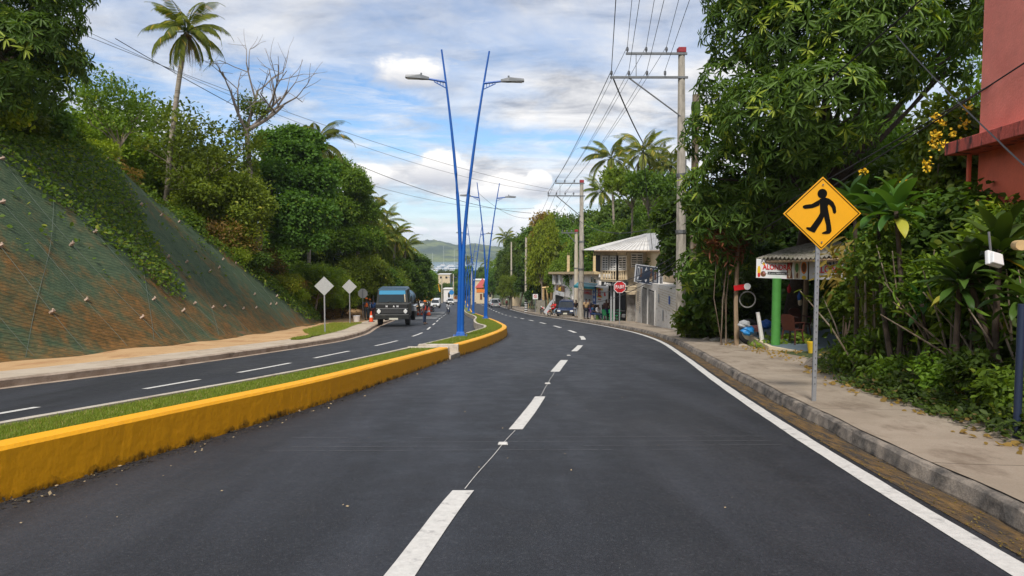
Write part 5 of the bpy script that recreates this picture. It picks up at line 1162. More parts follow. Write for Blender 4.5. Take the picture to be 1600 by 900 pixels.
# unfinished white building ---------------------------------------------------
pl, pr = Vector((xat(864, 86), 86, 0)), Vector((xat(936, 66), 66, 0))
zr_ = at(864, 428.5, 86).z; zrr = at(936, 428.5, 66).z; zrm = (zr_+zrr)/2
root = empty('unfinished_building', (pl.x, pl.y, zf(86)), 0, 'white two storey building with raw roof slab and bare columns standing on top', 'building')
FW = Face(pl.xy, pr.xy, 0)
if FW.n.y > 0: FW.n = -FW.n
def uw(px): # where the sight line through photo column px meets the face
    k = (px-800)/1066.7; d_ = pr-pl; t = (pl.x-k*pl.y)/(k*d_.y-d_.x); return t*FW.L, pl.y+d_.y*t
q = MB(); bk = -FW.n*7; zlo = zf(86)-.5
vs = [(p.x, p.y, z) for z, pp in ((zlo, (pl, pr, pr+bk, pl+bk)), ) for p in pp]+[(pl.x, pl.y, zr_), (pr.x, pr.y, zrr), (pr.x+bk.x, pr.y+bk.y, zrr), (pl.x+bk.x, pl.y+bk.y, zr_)]
q.add(vs, [(0, 1, 2, 3), (4, 5, 6, 7), (0, 1, 5, 4), (1, 2, 6, 5), (2, 3, 7, 6), (3, 0, 4, 7)]); put(q.build('wall', M['white_wall']), root)
q = MB(); o_ = FW.n*.5; e1, e2, e3, e4 = pl+o_-FW.u*.6, pr+o_, pr+bk, pl+bk-FW.u*.6
vs = [(e.x, e.y, (zr_ if e in (e1, e4) else zrr)+d_) for d_ in (0, .28) for e in (e1, e2, e3, e4)]; q.add(vs, [(3, 2, 1, 0), (4, 5, 6, 7), (0, 1, 5, 4), (1, 2, 6, 5), (2, 3, 7, 6), (3, 0, 4, 7)]); put(q.build('roof_slab', M['slab']), root)
for px, py in ((884, 399), (896.5, 399), (924.5, 400)):
    a, Y = uw(px); zt_ = at(px, py, Y).z; c = FW.pt(a, 0, -.3); q = MB(); q.box((c.x, c.y, (zt_+zr_)/2), (.30, .30, zt_-zr_)); 
    for dx_ in (-.1, .1): q.tube([(c.x+dx_, c.y, zt_-.1), (c.x+dx_, c.y, zt_+.35)], .012, 4)
    put(q.build('column', M['slab']), root)
def wpatch(px0, px1, py0, py1, m, nm, o0=-.05, o1=.02):
    a0, Y0 = uw(px0); a1, Y1 = uw(px1); Ym = (Y0+Y1)/2; q = MB(); FW.slab(q, a0, a1, at(px0, py1, Ym).z, at(px0, py0, Ym).z, o0, o1); return put(q.build(nm, M[m]), root)
wpatch(869.5, 875.5, 429.5, 442, 'win_dark', 'window'); wpatch(875.5, 878, 429, 444, 'white_paint', 'trim', 0, .25); wpatch(866, 869, 429, 444, 'white_paint', 'trim', 0, .25)
wpatch(923.5, 931, 433, 441, 'win_dark', 'window'); wpatch(922.5, 932, 441, 443, 'cream_light', 'sill', 0, .12); wpatch(927, 927.8, 433, 441, 'white_paint', 'mullion', .02, .05)
wpatch(880.5, 894, 464, 492, 'shutter', 'garage_door', -.05, .02); wpatch(868, 880, 462, 492, 'dark_in', 'open_doorway', -.05, .02); wpatch(894, 895.5, 463, 492, 'white_paint', 'trim', 0, .08)
wpatch(898, 911, 449, 480, 'pink_p', 'painted_panel', 0, .04); wpatch(911, 936, 452, 484, 'dark_in', 'open_doorway', -.05, .03)
# tilted shop sign on it
a0, Y0 = uw(868.3); a1, Y1 = uw(880.7); sg = empty('shop_sign', FW.pt(a0, zf(80)), 0, 'tilted printed shop sign hanging on the white unfinished building', 'sign')
S0, S1, S2, S3 = at(868, 460, Y0-.6), at(880.7, 463.5, Y1-.6), at(881.5, 447, Y1-.6), at(869.3, 445, Y0-.6)
def quad4(c, b0, b1, m, nm, lift):
    q = MB(); n = (c[1]-c[0]).cross(c[3]-c[0]).normalized(); n = -n if n.y > 0 else n
    v = [c[0].lerp(c[3], b0), c[1].lerp(c[2], b0), c[1].lerp(c[2], b1), c[0].lerp(c[3], b1)]; v = [p+n*lift for p in v]; q.add(v+[p-n*.05 for p in v], [(0, 1, 2, 3), (7, 6, 5, 4), (0, 4, 5, 1), (1, 5, 6, 2), (2, 6, 7, 3), (3, 7, 4, 0)]); return q.build(nm, m), n
SC = (S0, S1, S2, S3)
o, sn = quad4(SC, 0, .42, M['white_p'], 'lower_panel', 0); put(o, sg); o, _ = quad4(SC, .42, 1, M['brown_p'], 'upper_panel', 0); put(o, sg)
put(text_on('lettering', 'Zent', .9, (S0+S1+S2+S3)/4+Vector((0, 0, .25))+sn*.03, S1-S0, S3-S0, M['yellow_p'], None, .01, .02, .75), sg)
put(text_on('lettering', 'Peluquería', .28, (S0.lerp(S3, .22)+S1.lerp(S2, .22))/2+sn*.03, S1-S0, S3-S0, M['grey_p'], None, .01, 0, .7), sg)
# teal awning and mural shop front between the pole and the shop house
root = empty('corner_store', (6.6, 62, zf(62)), 0, 'small store with teal awning and colourful painted wall bearing a big red E', 'store')
c0, c1 = Vector((xat(911, 63.5), 63.5, 0)), Vector((xat(950, 58.8), 58.8, 0)); FM = Face(c0.xy, c1.xy, 0)
if FM.n.y > 0: FM.n = -FM.n
zb_, ztp = zf(61), at(930, 448.5, 61).z
q = MB(); FM.slab(q, 0, FM.L, zb_-.3, ztp, -2.5, 0); put(q.build('wall', M['white_wall']), root)
def um(px):
    k = (px-800)/1066.7; d_ = c1-c0; return (c0.x-k*c0.y)/(k*d_.y-d_.x)*FM.L
def mp(px0, px1, py0, py1, m, nm='painted_panel', o=.012): q = MB(); FM.slab(q, um(px0), um(px1), at(0, py1, 61).z, at(0, py0, 61).z, -.02, o); return put(q.build(nm, M[m]), root)
mp(911.5, 926, 450, 454, 'yellow_p'); mp(911.5, 925, 454, 462, 'pink_p'); mp(911.5, 926, 462, 472, 'grey_p'); mp(926.5, 932, 448, 475, 'blue_p'); mp(932, 949, 449, 475, 'white_p'); mp(932, 942.5, 449.5, 452.5, 'yellow_p', o=.02); mp(933.5, 941, 461.5, 464, 'yellow_p', o=.02); mp(935, 940, 466, 468, 'pink_p', o=.02)
for k in range(3):
    q = MB(); a = um(929); z = at(0, 452.5+8*k, 61).z; q.add([FM.pt(a-.16, z, .022), FM.pt(a, z-.22, .022), FM.pt(a+.16, z, .022), FM.pt(a, z+.22, .022)], [(0, 1, 2, 3)]); put(q.build('painted_panel', M['white_p']), root)
put(text_on('lettering', 'E', .92, FM.pt(um(937.3), at(0, 457, 61).z, .03), FM.u+Z3*.0, Z3, M['red_p'], None, .01, .045, 1.15), root); put(text_on('lettering', 'a', .6, FM.pt(um(945.8), at(0, 457, 61).z, .03), FM.u, Z3, M['red_p'], None, .01, .03, 1.), root)
put(text_on('lettering', 'COLMADO', .27, FM.pt(um(918.5), at(0, 458.5, 61).z, .03), FM.u, Z3, M['red_p'], None, .006, .004, .5), root)
mp(941, 948.5, 474, 490, 'dark_in', 'open_doorway', .02); mp(913, 934, 476, 489, 'dark_in', 'counter_opening', .02)
q = MB(); A0_, A1_ = at(896.5, 446, 62.5), at(929, 448.5, 59.3); q.add([A0_, A1_, A1_+Vector((.5, 1.2, .25)), A0_+Vector((.5, 1.2, .25)), A0_-Vector((0, 0, .2)), A1_-Vector((0, 0, .2))], [(0, 1, 2, 3), (0, 1, 5, 4)]); put(q.build('awning', M['teal']), root)
# timber frame shed and leaning board
root = empty('timber_frame', (xat(855, 92), 92, zf(92)), 0, 'rough pale timber and block frame left of the unfinished building', 'shed')
for px, y0, y1, px2, w_ in ((849, 450, 482, 849, .25), (854, 448, 482, 858, .22), (862.5, 445, 482, 862.5, .5)):
    a, b = at(px, y0, 92), at(px2, 489, 92); q = MB(); q.tube([b, a], w_*.5, 4); put(q.build('post', M['timber']), root)
q = MB(); q.tube([at(847, 450, 92), at(860, 449, 92)], .16, 4); put(q.build('beam', M['timber']), root)
q = MB(); a, b = at(838, 470, 90), at(852, 489, 90); q.box(((a.x+b.x)/2, 91, (a.z+b.z)/2), (b.x-a.x, .3, a.z-b.z)); put(q.build('block_wall', M['fibro']), root)
q = MB(); v = [at(849.5, 488, 82), at(855, 492, 81.6), at(866.5, 466.5, 82), at(860.5, 471, 82.4)]; nb_ = (v[1]-v[0]).cross(v[3]-v[0]).normalized()*.08; q.add(v+[p+nb_ for p in v], [(0, 1, 2, 3), (7, 6, 5, 4), (0, 4, 5, 1), (1, 5, 6, 2), (2, 6, 7, 3), (3, 7, 4, 0)]); lb_ = q.build('leaning_board', M['grey_p']); tag(lb_, 'grey white lettered board leaning against the timber frame', 'board')
# far buildings ------------------------------------------------------------
def simple_house(name, label, px0, px1, pyt, Y, depth, wallm, roof=None, roofm='tile_red', wins=(), pyb=None, rise=1.2, over=.4):
    x0_, x1_ = xat(px0, Y), xat(px1, Y); zt_ = at(px0, pyt, Y).z; z0_ = (Hs((x0_+x1_)/2, Y)-.5) if pyb is None else at(px0, pyb, Y).z; r = empty(name, ((x0_+x1_)/2, Y, z0_), 0, label, 'building')
    q = MB(); q.box(((x0_+x1_)/2, Y+depth/2, (z0_+zt_)/2), (x1_-x0_, depth, zt_-z0_)); put(q.build('wall', M[wallm]), r)
    if roof == 'hip':
        a, b, c, d_ = x0_-over, x1_+over, Y-over, Y+depth+over; w3 = (d_-c)/2; m0 = min(w3, (b-a)/2-.05); q = MB(); q.add([(a, c, zt_), (b, c, zt_), (b, d_, zt_), (a, d_, zt_), (a+m0, (c+d_)/2, zt_+rise), (b-m0, (c+d_)/2, zt_+rise)], [(0, 1, 5, 4), (1, 2, 5), (2, 3, 4, 5), (3, 0, 4), (3, 2, 1, 0)]); put(q.build('roof', M[roofm]), r)
    else: q = MB(); q.box(((x0_+x1_)/2, Y+depth/2, zt_+.1), (x1_-x0_+.5, depth+.5, .25)); put(q.build('roof', M['white_paint' if roof is None else roofm]), r)
    for wx0, wx1, wy0, wy1, m, nm in wins:
        a, b = at(wx0, wy1, Y), at(wx1, wy0, Y); q = MB(); q.box(((a.x+b.x)/2, Y-.03, (a.z+b.z)/2), (b.x-a.x, .1, b.z-a.z)); put(q.build(nm, M[m]), r)
    return r
simple_house('roadside_house', 'house with sloping red roof and orange walls behind the second blue lamp post', 744, 762, 449.5, 205, 9, 'cream_light', 'hip', 'tile_red', [(744.5, 762, 450, 457, 'orange_w', 'orange_band'), (750, 753.5, 459, 468, 'brown_p', 'door'), (755, 757, 458, 464, 'win_dark', 'window')], rise=2.6)
simple_house('pale_building', 'tall pale grey building behind the red roofed house', 741, 768, 438, 240, 8, 'cream', None, 'cream_light', [(763, 770, 436, 441, 'orange_w', 'orange_band'), (764, 769, 450, 454, 'orange_w', 'orange_band'), (764, 767.5, 459, 464, 'win_dark', 'window')])
simple_house('long_shed', 'long white low building across the end of the left carriageway', 693, 716, 452, 250, 7, 'white_wall', None, 'white_paint', [(700, 703, 457, 468, 'win_dark', 'doorway'), (708, 714, 463, 467, 'orange_w', 'orange_band')])
simple_house('beige_house', 'square beige house among the trees above the long white shed', 685, 703, 429, 300, 9, 'cream_light', None, 'cream', [(687.5, 690.5, 432, 435, 'win_dark', 'window'), (696, 699, 432, 435, 'win_dark', 'window')], pyb=450)
simple_house('hillside_house', 'small white walled house peeping out of the left hillside trees', 518, 533, 398, 70, 3.5, 'white_wall', 'hip', 'tin', [(522, 526, 402, 408, 'win_dark', 'window')], rise=.6)
simple_house('cream_block', 'cream house block beside the thin far pole on the right kerb', 800, 812, 455, 150, 5, 'cream_light', 'hip', 'tile_red', [(803, 805, 460, 466, 'win_dark', 'window')], rise=1.)
# ---------------------------------------------------------------- street furniture
def lamp_blue():
    return mat('blue_lamp_paint', (.008, .10, .42), .38, .12, 2.2, .1, 20, spec=.5, col2=(.012, .13, .50), v2=(.5, .7), stretch=(2, 2, .35))
M['lamp_blue'] = lamp_blue(); M['lamp_grey'] = mat('lamp_head_grey', (.16, .17, .18), .45, .1); M['lens'] = mat('lamp_lens', (.6, .6, .58), .2)
M['pole_conc'] = mat('weathered_pole_concrete', (.40, .36, .30), .9, .22, 2.2, .5, 25, col2=(.20, .18, .15), v2=(.5, .68), stretch=(2, 2, .5))
M['pole_pale'] = mat('pale_pole_concrete', (.52, .46, .36), .9, .2, 2, .3, 25, stretch=(2, 2, .4)); M['steel'] = mat('grey_steel', (.20, .205, .21), .5, .2, 5, metal=.6); M['insul'] = mat('insulator_grey', (.16, .165, .18), .35)
M['wire'] = mat('power_wire', (.03, .03, .033), .6); M['wire_l'] = mat('bare_wire', (.10, .105, .11), .5)
M['sign_yel'] = mat('sign_yellow', (.88, .42, .008), .42, .04, 3); M['sign_black'] = mat('sign_black', (.006, .006, .006), .8, spec=.1); M['sign_red'] = mat('sign_red', (.58, .012, .018), .45); M['sign_white'] = mat('sign_white', (.78, .78, .78), .45); M['sign_back'] = mat('sign_back_metal', (.42, .43, .42), .7, .12, 4); M['sign_pale'] = mat('pale_sign_back', (.66, .66, .62), .7, .08, 4); M['sign_blue'] = mat('sign_blue', (.02, .22, .55), .5)
# twin blue lamp posts
def lamp_post(loc, rz, label):
    r = empty('street_lamp', loc, rz, label, 'street lamp', 'twin blue lamp posts along the median'); Ht = 10.25; r.rotation_euler[1] = .022
    q = MB(); q.box((0, 0, .035), (.50, .50, .07)); q.box((0, 0, .13), (.34, .34, .14), taper=.8); q.build('base_plate', M['lamp_blue'], r, bev=.008)
    q = MB()
    for a in range(4): q.lathe([(.018, 0), (.018, .09), (0, .10)], (.19*(-1)**a, .19*(-1)**(a//2), .07), n=6)
    q.build('anchor_bolts', M['steel'], r)
    for s in (-1, 1):
        pts = []; rad = []
        for i in range(15):
            t = i/14; z = .1+t*(Ht-.1); x = s*(.048+.80*max(0, (t-.26)/.74)**1.5); pts.append((x, 0, z)); rad.append(.086-.056*t)
        MB().tube(pts, rad, 12).build('mast', M['lamp_blue'], r, smooth=True)
        zi = 9.12; xi = float(np.interp(zi, [p[2] for p in pts], [p[0] for p in pts])); e = s*(abs(xi)+.72)
        q = MB(); q.tube([(xi, 0, zi), (e, 0, zi+.10)], [.045, .036], 8); q.tube([(xi-s*.02, 0, zi-.22), (xi+s*.42, 0, zi+.0)], .018, 6)
        for k in (1, 2, 3): q.tube([(xi+s*k*.10, 0, zi+.02), (xi+s*k*.10, 0, zi-.20+.05*k)], .012, 5)
        q.build('arm', M['lamp_blue'], r, smooth=True)
        q = MB(); c = (e+s*.36, 0, zi+.12); q.add([(e-s*.12, -.06, zi+.06), (e-s*.12, .06, zi+.06), (e+s*.15, .13, zi+.07), (e+s*.72, .12, zi+.10), (e+s*.72, -.12, zi+.10), (e+s*.15, -.13, zi+.07), (e-s*.12, -.05, zi+.15), (e-s*.12, .05, zi+.15), (e+s*.2, .11, zi+.22), (e+s*.70, .09, zi+.19), (e+s*.70, -.09, zi+.19), (e+s*.2, -.11, zi+.22)],
              [(5, 4, 3, 2, 1, 0), (6, 7, 8, 9, 10, 11), (0, 1, 7, 6), (1, 2, 8, 7), (2, 3, 9, 8), (3, 4, 10, 9), (4, 5, 11, 10), (5, 0, 6, 11)]); q.lathe([(.035, 0), (.035, .08), (0, .09)], (e+s*.16, 0, zi+.21), n=8)
        h = q.build('lamp_head', M['lamp_grey'], r, bev=.006); MB().box((e+s*.45, 0, zi+.078), (.4, .18, .02)).build('lens', M['lens'], h)
    return r
L0 = None; LL = ['nearest twin blue lamp post standing full height on the median', 'second twin blue lamp post at the median bend', 'third twin blue lamp post showing between the first two masts', 'fourth twin blue lamp post down the median', 'fifth twin blue lamp post far down the median', 'sixth twin blue lamp post near the far bend', 'seventh and farthest twin blue lamp post on the median', 'blue lamp post by the parked cars far left', 'small far blue lamp post beside the white shed']
spots = [(-1.88, 24.7), (-2.0, 51.5), (-4.45, 78), (-6.6, 104), (-8.7, 130), (-10.9, 156), (-13, 184), (-26, 215), (-24, 270)]
for k, (x, y) in enumerate(spots):
    z = float(fz(y)+hF(y)-.04) if k < 7 else Hs(x, y); loc = (x, y, z)
    if L0 is None: L0 = lamp_post(loc, .04, LL[0])
    else: copy_tree(L0, loc, .06+.05*k, None, LL[k])
M['cap_red'] = mat('faded_red_cap', (.30, .025, .035), .7, .2)
# concrete power poles -----------------------------------------------------
def crossarm(root, z, x0, x1, ins, y=-.13, brace=None):
    q = MB(); q.box(((x0+x1)/2, y, z), (abs(x1-x0), .09, .10)); q.build('crossarm', M['steel'], root, bev=.004)
    for x in ins: MB().lathe([(.02, 0), (.03, .05), (.065, .08), (.05, .11), (.07, .14), (.055, .17), (.065, .20), (.035, .25), (0, .26)], (x, y, z+.05), n=8).build('insulator', M['insul'], root, smooth=True)
    if brace: q = MB(); q.tube([(brace[0], y, z-.03), (-.05, y, brace[1])], .03, 5); q.tube([(brace[0]+.06, y+.05, z-.03), (.0, y+.05, brace[1])], .025, 5); q.build('brace', M['steel'], root)
def power_pole(px, Y, ytop, label, r0=.24, r1=.15, arms=True, m='pole_conc', lean=0., off_=0., square=True, red=True, armlen=3.3, group='utility poles along the right kerb'):
    X = xat(px, Y); z0 = Hs(X, Y)-.02 if X > fSR(Y) else float(fz(Y))+.14; Ht = at(px, ytop, Y).z-z0; r = empty('utility_pole', (X, Y, z0), .05, label, 'utility pole', group); r.rotation_euler[1] = lean
    q = MB(); n = 8; q.tube([(0, 0, -.3), (0, 0, Ht*.5), (0, 0, Ht)], [r0, (r0+r1)/2, r1], n); q.build('pole', M[m], r, smooth=False)
    if red: q = MB(); q.box((0, 0, Ht+.03), (r1*2.3, r1*2.3, .24)); q.build('pole_cap', M['cap_red'], r, bev=.02)
    if arms:
        crossarm(r, Ht-.15, .22, -armlen*.78, [-armlen*.76, -armlen*.50, -armlen*.22]); crossarm(r, Ht-1.22, .26, -armlen, [-armlen*.98, -armlen*.74, -armlen*.49, -armlen*.24], brace=(-armlen*.74, Ht-3.0))
        q = MB(); q.tube([(-armlen*.64, -.13, Ht-1.2), (-armlen*.64, -.13, Ht-.2)], .018, 5); q.build('arm_tie', M['steel'], r)
    q = MB(); q.tube([(r0*.7, -.05, Ht*.42), (r0*.75, -.05, Ht*.62)], .03, 5); 
    q.lathe([(r0*.98, Ht*.36), (r0*1.0, Ht*.372)], n=8); q.lathe([(r0*.90, Ht*.56), (r0*.93, Ht*.572)], n=8); q.build('band', M['steel'], r)
    return r, Ht
P1_, H1 = power_pole(1065, 32, 80, 'tall grey concrete utility pole nearest the camera with two crossarms', .27, .155, lean=-.012, armlen=3.35)
P2_, H2 = power_pole(908, 59, 284, 'middle concrete utility pole with two crossarms before the corner store', .27, .15, armlen=2.95)
P3_, H3 = power_pole(900, 72, 361, 'concrete utility pole with red cap just left of the middle pole', .26, .16, arms=False, m='pole_pale')
crossarm(P3_, H3-.2, .2, -1.6, [-1.5, -1.0, -.5], brace=(-1.0, H3-1.3))
P4_, H4 = power_pole(822, 106, 371, 'pale far utility pole with a black and white striped foot', .24, .15, arms=False, m='pole_pale', red=False)
crossarm(P4_, H4-.2, .15, .9, [.8, .4]); crossarm(P4_, H4-1.8, .1, 1.2, [1.1, .6])
q = MB(); 
for k in range(5): q.lathe([(.252-.001*k, .15+.34*k), (.251-.001*k, .32+.34*k)], n=8)
st = q.build('stripe_band', M['sign_black'], P4_); q = MB(); q.lathe([(.246, .02), (.243, 1.75)], n=8); q.build('white_band', M['sign_white'], P4_)
P5_, H5 = power_pole(799, 130, 378, 'thin pale far utility pole left of the striped one', .2, .12, arms=False, m='pole_pale', red=False)
for k, (px, Y, yt, l) in enumerate([(690.5, 215, 434, 'thin pale pole beside the white shed'), (708.5, 195, 428, 'thin pale pole behind the blue round sign'), (737, 180, 420, 'thin pale pole between the blue lamp posts'), (672, 175, 441, 'short pale pole behind the white cars')]):
    power_pole(px, Y, yt, l, .2, .13, False, 'pole_pale', red=False, group='pale poles far down the road')
# stub pole and thin wooden posts
X = xat(1083, 33); z = Hs(X, 33); r = empty('wooden_pole', (X, 33, z), 0, 'mossy cut off wooden pole top right of the front utility pole', 'pole'); hh = at(1083, 148, 33).z-z
MB().tube([(0, 0, -.2), (0, 0, hh)], [.2, .17], 10).build('pole', M['bark'], r, smooth=True); MB().lathe([(.20, hh-1.), (.23, hh-.6), (.2, hh-.35)], n=10).build('moss', M['leaf_mid'], r)
# wires ---------------------------------------------------------------------
def wire(a, b, sag, label, r=.014, m='wire', n=24, group='overhead wires between the power poles', cat='wire', name='overhead_wire'):
    a, b = Vector(a), Vector(b); pts = [a.lerp(b, i/n)-Vector((0, 0, 4*sag*(i/n)*(1-i/n))) for i in range(n+1)]
    return tag(MB().tube(pts, r, 4).build(name, M[m]), label, cat, group)
def wp(P, Ht, x, low): 
    rot = P.rotation_euler.to_matrix(); return Vector(P.location)+rot@Vector((x, -.13, Ht-(1.22 if low else .15)+.32))
A1 = 3.35; A2 = 2.95; p0 = [(-.25, -9, 13.2), (.55, -9, 13.2), (1.5, -9, 13.2), (-.6, -9, 12.2), (.3, -9, 12.2), (1.2, -9, 12.2), (2.3, -9, 12.2)]
i1 = [(-A1*.76, 0), (-A1*.50, 0), (-A1*.22, 0), (-A1*.98, 1), (-A1*.74, 1), (-A1*.49, 1), (-A1*.24, 1)]; i2 = [(-A2*.76, 0), (-A2*.50, 0), (-A2*.22, 0), (-A2*.98, 1), (-A2*.74, 1), (-A2*.49, 1), (-A2*.24, 1)]
nm = ['outer upper', 'middle upper', 'inner upper', 'outermost lower', 'second lower', 'third lower', 'innermost lower']
for k in range(7):
    a = wp(P1_, H1, *i1[k]); b = wp(P2_, H2, *i2[k])
    wire(p0[k], a, .15, nm[k]+' crossarm wire running overhead to the nearest pole', .016 if k == 3 else .011)
    if k in (3, 0, 1, 4, 5, 2): wire(a, b, .35, nm[k]+' wire from the nearest pole to the middle pole', .018 if k == 3 else .012)
    c = Vector(P4_.location)+Vector((.4*(k % 3)-.2, 0, H4-.3-1.5*(k > 2))); 
    if k % 2 == 0: wire(b, c, .6, nm[k]+' wire from the middle pole down to the striped far pole', .014)
# twisted service cable from the arm tip over the palms
ga = wp(P1_, H1, -A1*.95, 1)-Vector((0, 0, .4)); gb = at(1004, 222, 40); gc = Vector((10.2, 49.7, ze+.1))
wire(ga, gb, .12, 'twisted service cable dropping from the front crossarm', .035); wire(gb, gc, .2, 'service cable continuing down to the tin roof', .02)
gw = 'cables hanging over the right hedge'
tops = at(1083, 165, 33)
wire((5.2, -6, 9.5), at(1082, 165, 33), .4, 'black cable running from above the mango to the stub pole', .022, group=gw)
wire((6.4, -6, 8.6), at(1078, 300, 33), .5, 'thick black cable crossing in front of the mango', .022, group=gw)
wire((7.0, -6, 7.8), at(1060, 430, 32), .5, 'lower black cable crossing the mango towards the front pole', .015, group=gw)
wire((7.3, -6, 7.3), at(1062, 400, 32), .5, 'third black cable across the mango crown', .015, group=gw)
wire(at(1560, 220, 9.3), at(1400, 55, 15), .05, 'upper part of the black cable leading from the red house', .014, group=gw); wire(at(1560, 220, 9.3), at(1640, 290, 7.4), .02, 'black cable stretched across the red house wall', .014, group=gw)
gl = 'thin wires crossing the sky on the left'
q2 = wp(P2_, H2, -A2*.98, 1)
for k, (pa, Ya, pb, Yb, sag, rr_, l) in enumerate([((-150, -60), 24, (866, 297), 59, .9, .012, 'upper thin wire crossing the sky from the corner tree'), ((-150, -90), 25, (858, 300), 59, 1.6, .011, 'second thin wire crossing the sky from the left'), ((180, 60), 50, (830, 333), 100, 2.6, .03, 'thick low wire sagging across the sky to the far right trees'),
     ((380, 215), 60, (835, 325), 100, 2., .018, 'thin wire above the sagging thick wire'), ((746, 300), 70, (830, 340), 100, .9, .02, 'short wire right of the second lamp post')]):
    wire(at(*pa, Ya), at(*pb, Yb), sag, l, rr_, 'wire' if k == 2 else 'wire_l', 30, gl)
for k, (pa, Ya, pb, Yb) in enumerate([((1062, 395), 32, (905, 440), 59), ((1062, 405), 32, (905, 452), 59), ((1062, 412), 32, (900, 470), 72), ((1055, 345), 32, (905, 345), 59)]):
    wire(at(*pa, Ya), at(*pb, Yb), .8, ['uppermost', 'middle', 'lowest', 'straight high'][k]+' telephone cable in front of the tin roofed house', .02, group='telephone cables before the tin roofed house')
# pedestrian warning sign ---------------------------------------------------
sY = 9.35; bp = at(1273, 620, sY); sx_ = bp.x; sz0 = float(fz(sY))+.16
r = empty('pedestrian_sign', (sx_, sY, sz0), R(-4), 'yellow diamond warning sign with black walking figure on a galvanised post', 'road sign')
ztopd = at(1280, 276, sY).z-sz0; zbot = at(1280, 391, sY).z-sz0; hd = (ztopd-zbot)/2; zc = (ztopd+zbot)/2; hwd = hd*1.035
q = MB(); q.box((0, .03, zbot/2+.25), (.055, .04, zbot+.9)); q.build('post', M['galv'], r, bev=.006)
q = MB()
for k in range(26): q.box((0, .006, .25+k*.09), (.012, .006, .02))
q.build('post_holes', M['steel'], r)
def dia(s, q, y, th): return q.prism([(0, -s), (s*1.035, 0), (0, s), (-s*1.035, 0)], (.035, y, zc), (1, 0, 0), (0, 0, 1), -th)
face = dia(hd, MB(), -.004, .006).build('sign_plate', M['sign_yel'], r, bev=.001)
q = MB(); s1, s2 = hd*.955, hd*.925
vs = [(x*1.035+.035, -.0075, zc+z) for s in (s1, s2) for x, z in ((0, -s), (s, 0), (0, s), (-s, 0))]; q.add(vs, [(i, (i+1) % 4, 4+(i+1) % 4, 4+i) for i in range(4)]); o = q.build('sign_border', M['sign_black'], face)
def fp(x, y): return ((x-240.5)/184.5*hwd+.035, -.009, zc-(y-552.5)/175.*hd)
q = MB()
def poly(pts): q.add([fp(*p) for p in pts], [tuple(range(len(pts)))])
poly([(239+23*cos(a), 458+23*sin(a)) for a in np.linspace(0, 2*pi, 22)[:-1]])
poly([(226, 484), (252, 476), (272, 482), (266, 520), (272, 552), (248, 568), (231, 556), (229, 520)])
q = MB() if False else q
F_l = [[(230, 484), (226, 514), (196, 526), (158, 530), (148, 524), (148, 516), (158, 511), (190, 507)], [(254, 477), (272, 482), (292, 498), (304, 522), (307, 546), (300, 554), (292, 549), (286, 526), (275, 512), (262, 508)],
       [(231, 548), (250, 566), (240, 590), (222, 618), (207, 643), (198, 641), (182, 634), (166, 624), (168, 617), (186, 618), (206, 590), (222, 566)], [(248, 560), (271, 548), (278, 580), (285, 616), (287, 636), (278, 648), (262, 650), (242, 649), (243, 643), (262, 634), (260, 606), (252, 578)]]
for k, f_ in enumerate(F_l):
    yy = -.0092-.0003*(k+1); q.add([(fp(*p)[0], yy, fp(*p)[2]) for p in f_], [tuple(range(len(f_)))])
o = q.build('pictogram', M['sign_black'], face)
q = MB()
for z in (zc+hd*.78, zc-hd*.78): q.lathe([(.012, 0), (.010, .006), (0, .007)], (.035, -.02, z), 'Y', 8)
q.build('bolt', M['steel'], face)
def ring(R0, r0, c, axis='Y', n=28, m=8):
    q = MB(); vs = []
    for i in range(n):
        a = 2*pi*i/n
        for k in range(m):
            b = 2*pi*k/m; rr = R0+r0*cos(b); h = r0*sin(b); v = (rr*cos(a), h, rr*sin(a)) if axis == 'Y' else ((rr*cos(a), rr*sin(a), h) if axis == 'Z' else (h, rr*cos(a), rr*sin(a))); vs.append((v[0]+c[0], v[1]+c[1], v[2]+c[2]))
    return q.add(vs, [(i*m+k, i*m+(k+1) % m, ((i+1) % n)*m+(k+1) % m, ((i+1) % n)*m+k) for i in range(n) for k in range(m)])
# other signs
def post_sign(name, label, px, Y, pyc, wpx, shape, front, back, text=None, postm='galv', ground=None, rz=0., cat='road sign', facing=True, group=None, pybase=None, dxp=0):
    X = xat(px, Y); z0 = (float(fz(Y))+.14 if ground is None else ground); zc_ = at(px, pyc, Y).z-z0; s = wpx/1066.7*Y/2; r = empty(name, (X, Y, z0), rz, label, cat, group)
    MB().box((0, .03, (zc_+s*.9)/2), (.055, .045, zc_+s*.9)).build('post', M[postm], r)
    n, a0 = {'diamond': (4, 0), 'octagon': (8, pi/8), 'square': (4, pi/4), 'round': (24, 0)}[shape]; k = 1/cos(pi/n) if shape in ('octagon', 'square') else 1.
    pl_ = [(s*k*cos(a0+2*pi*i/n), s*k*sin(a0+2*pi*i/n)) for i in range(n)]
    plate = MB().prism(pl_, (0, .0 if facing else .055, zc_), (1, 0, 0), (0, 0, 1), -.012).build('sign_plate', M[front if facing else back], r)
    if shape == 'octagon' and facing:
        q = MB(); q.prism([(x*.91, y*.91) for x, y in pl_], (0, -.003, zc_), (1, 0, 0), (0, 0, 1), -.004); plate.data.materials.clear(); plate.data.materials.append(M['sign_white']); q.build('sign_face', M[front], plate)
    if text: text_on('lettering', text, s*.86, (0, -.014, zc_), (1, 0, 0), (0, 0, 1), M['sign_white'], plate, .003, .006, .74, 1.06)
    return r, s, zc_
post_sign('stop_sign', 'red octagonal stop sign lettered PARE before the shop house', 968.5, 44.5, 448.5, 18.5, 'octagon', 'sign_red', 'sign_back', 'PARE')
gz_ = lambda X, Y: float(fz(Y))+.15
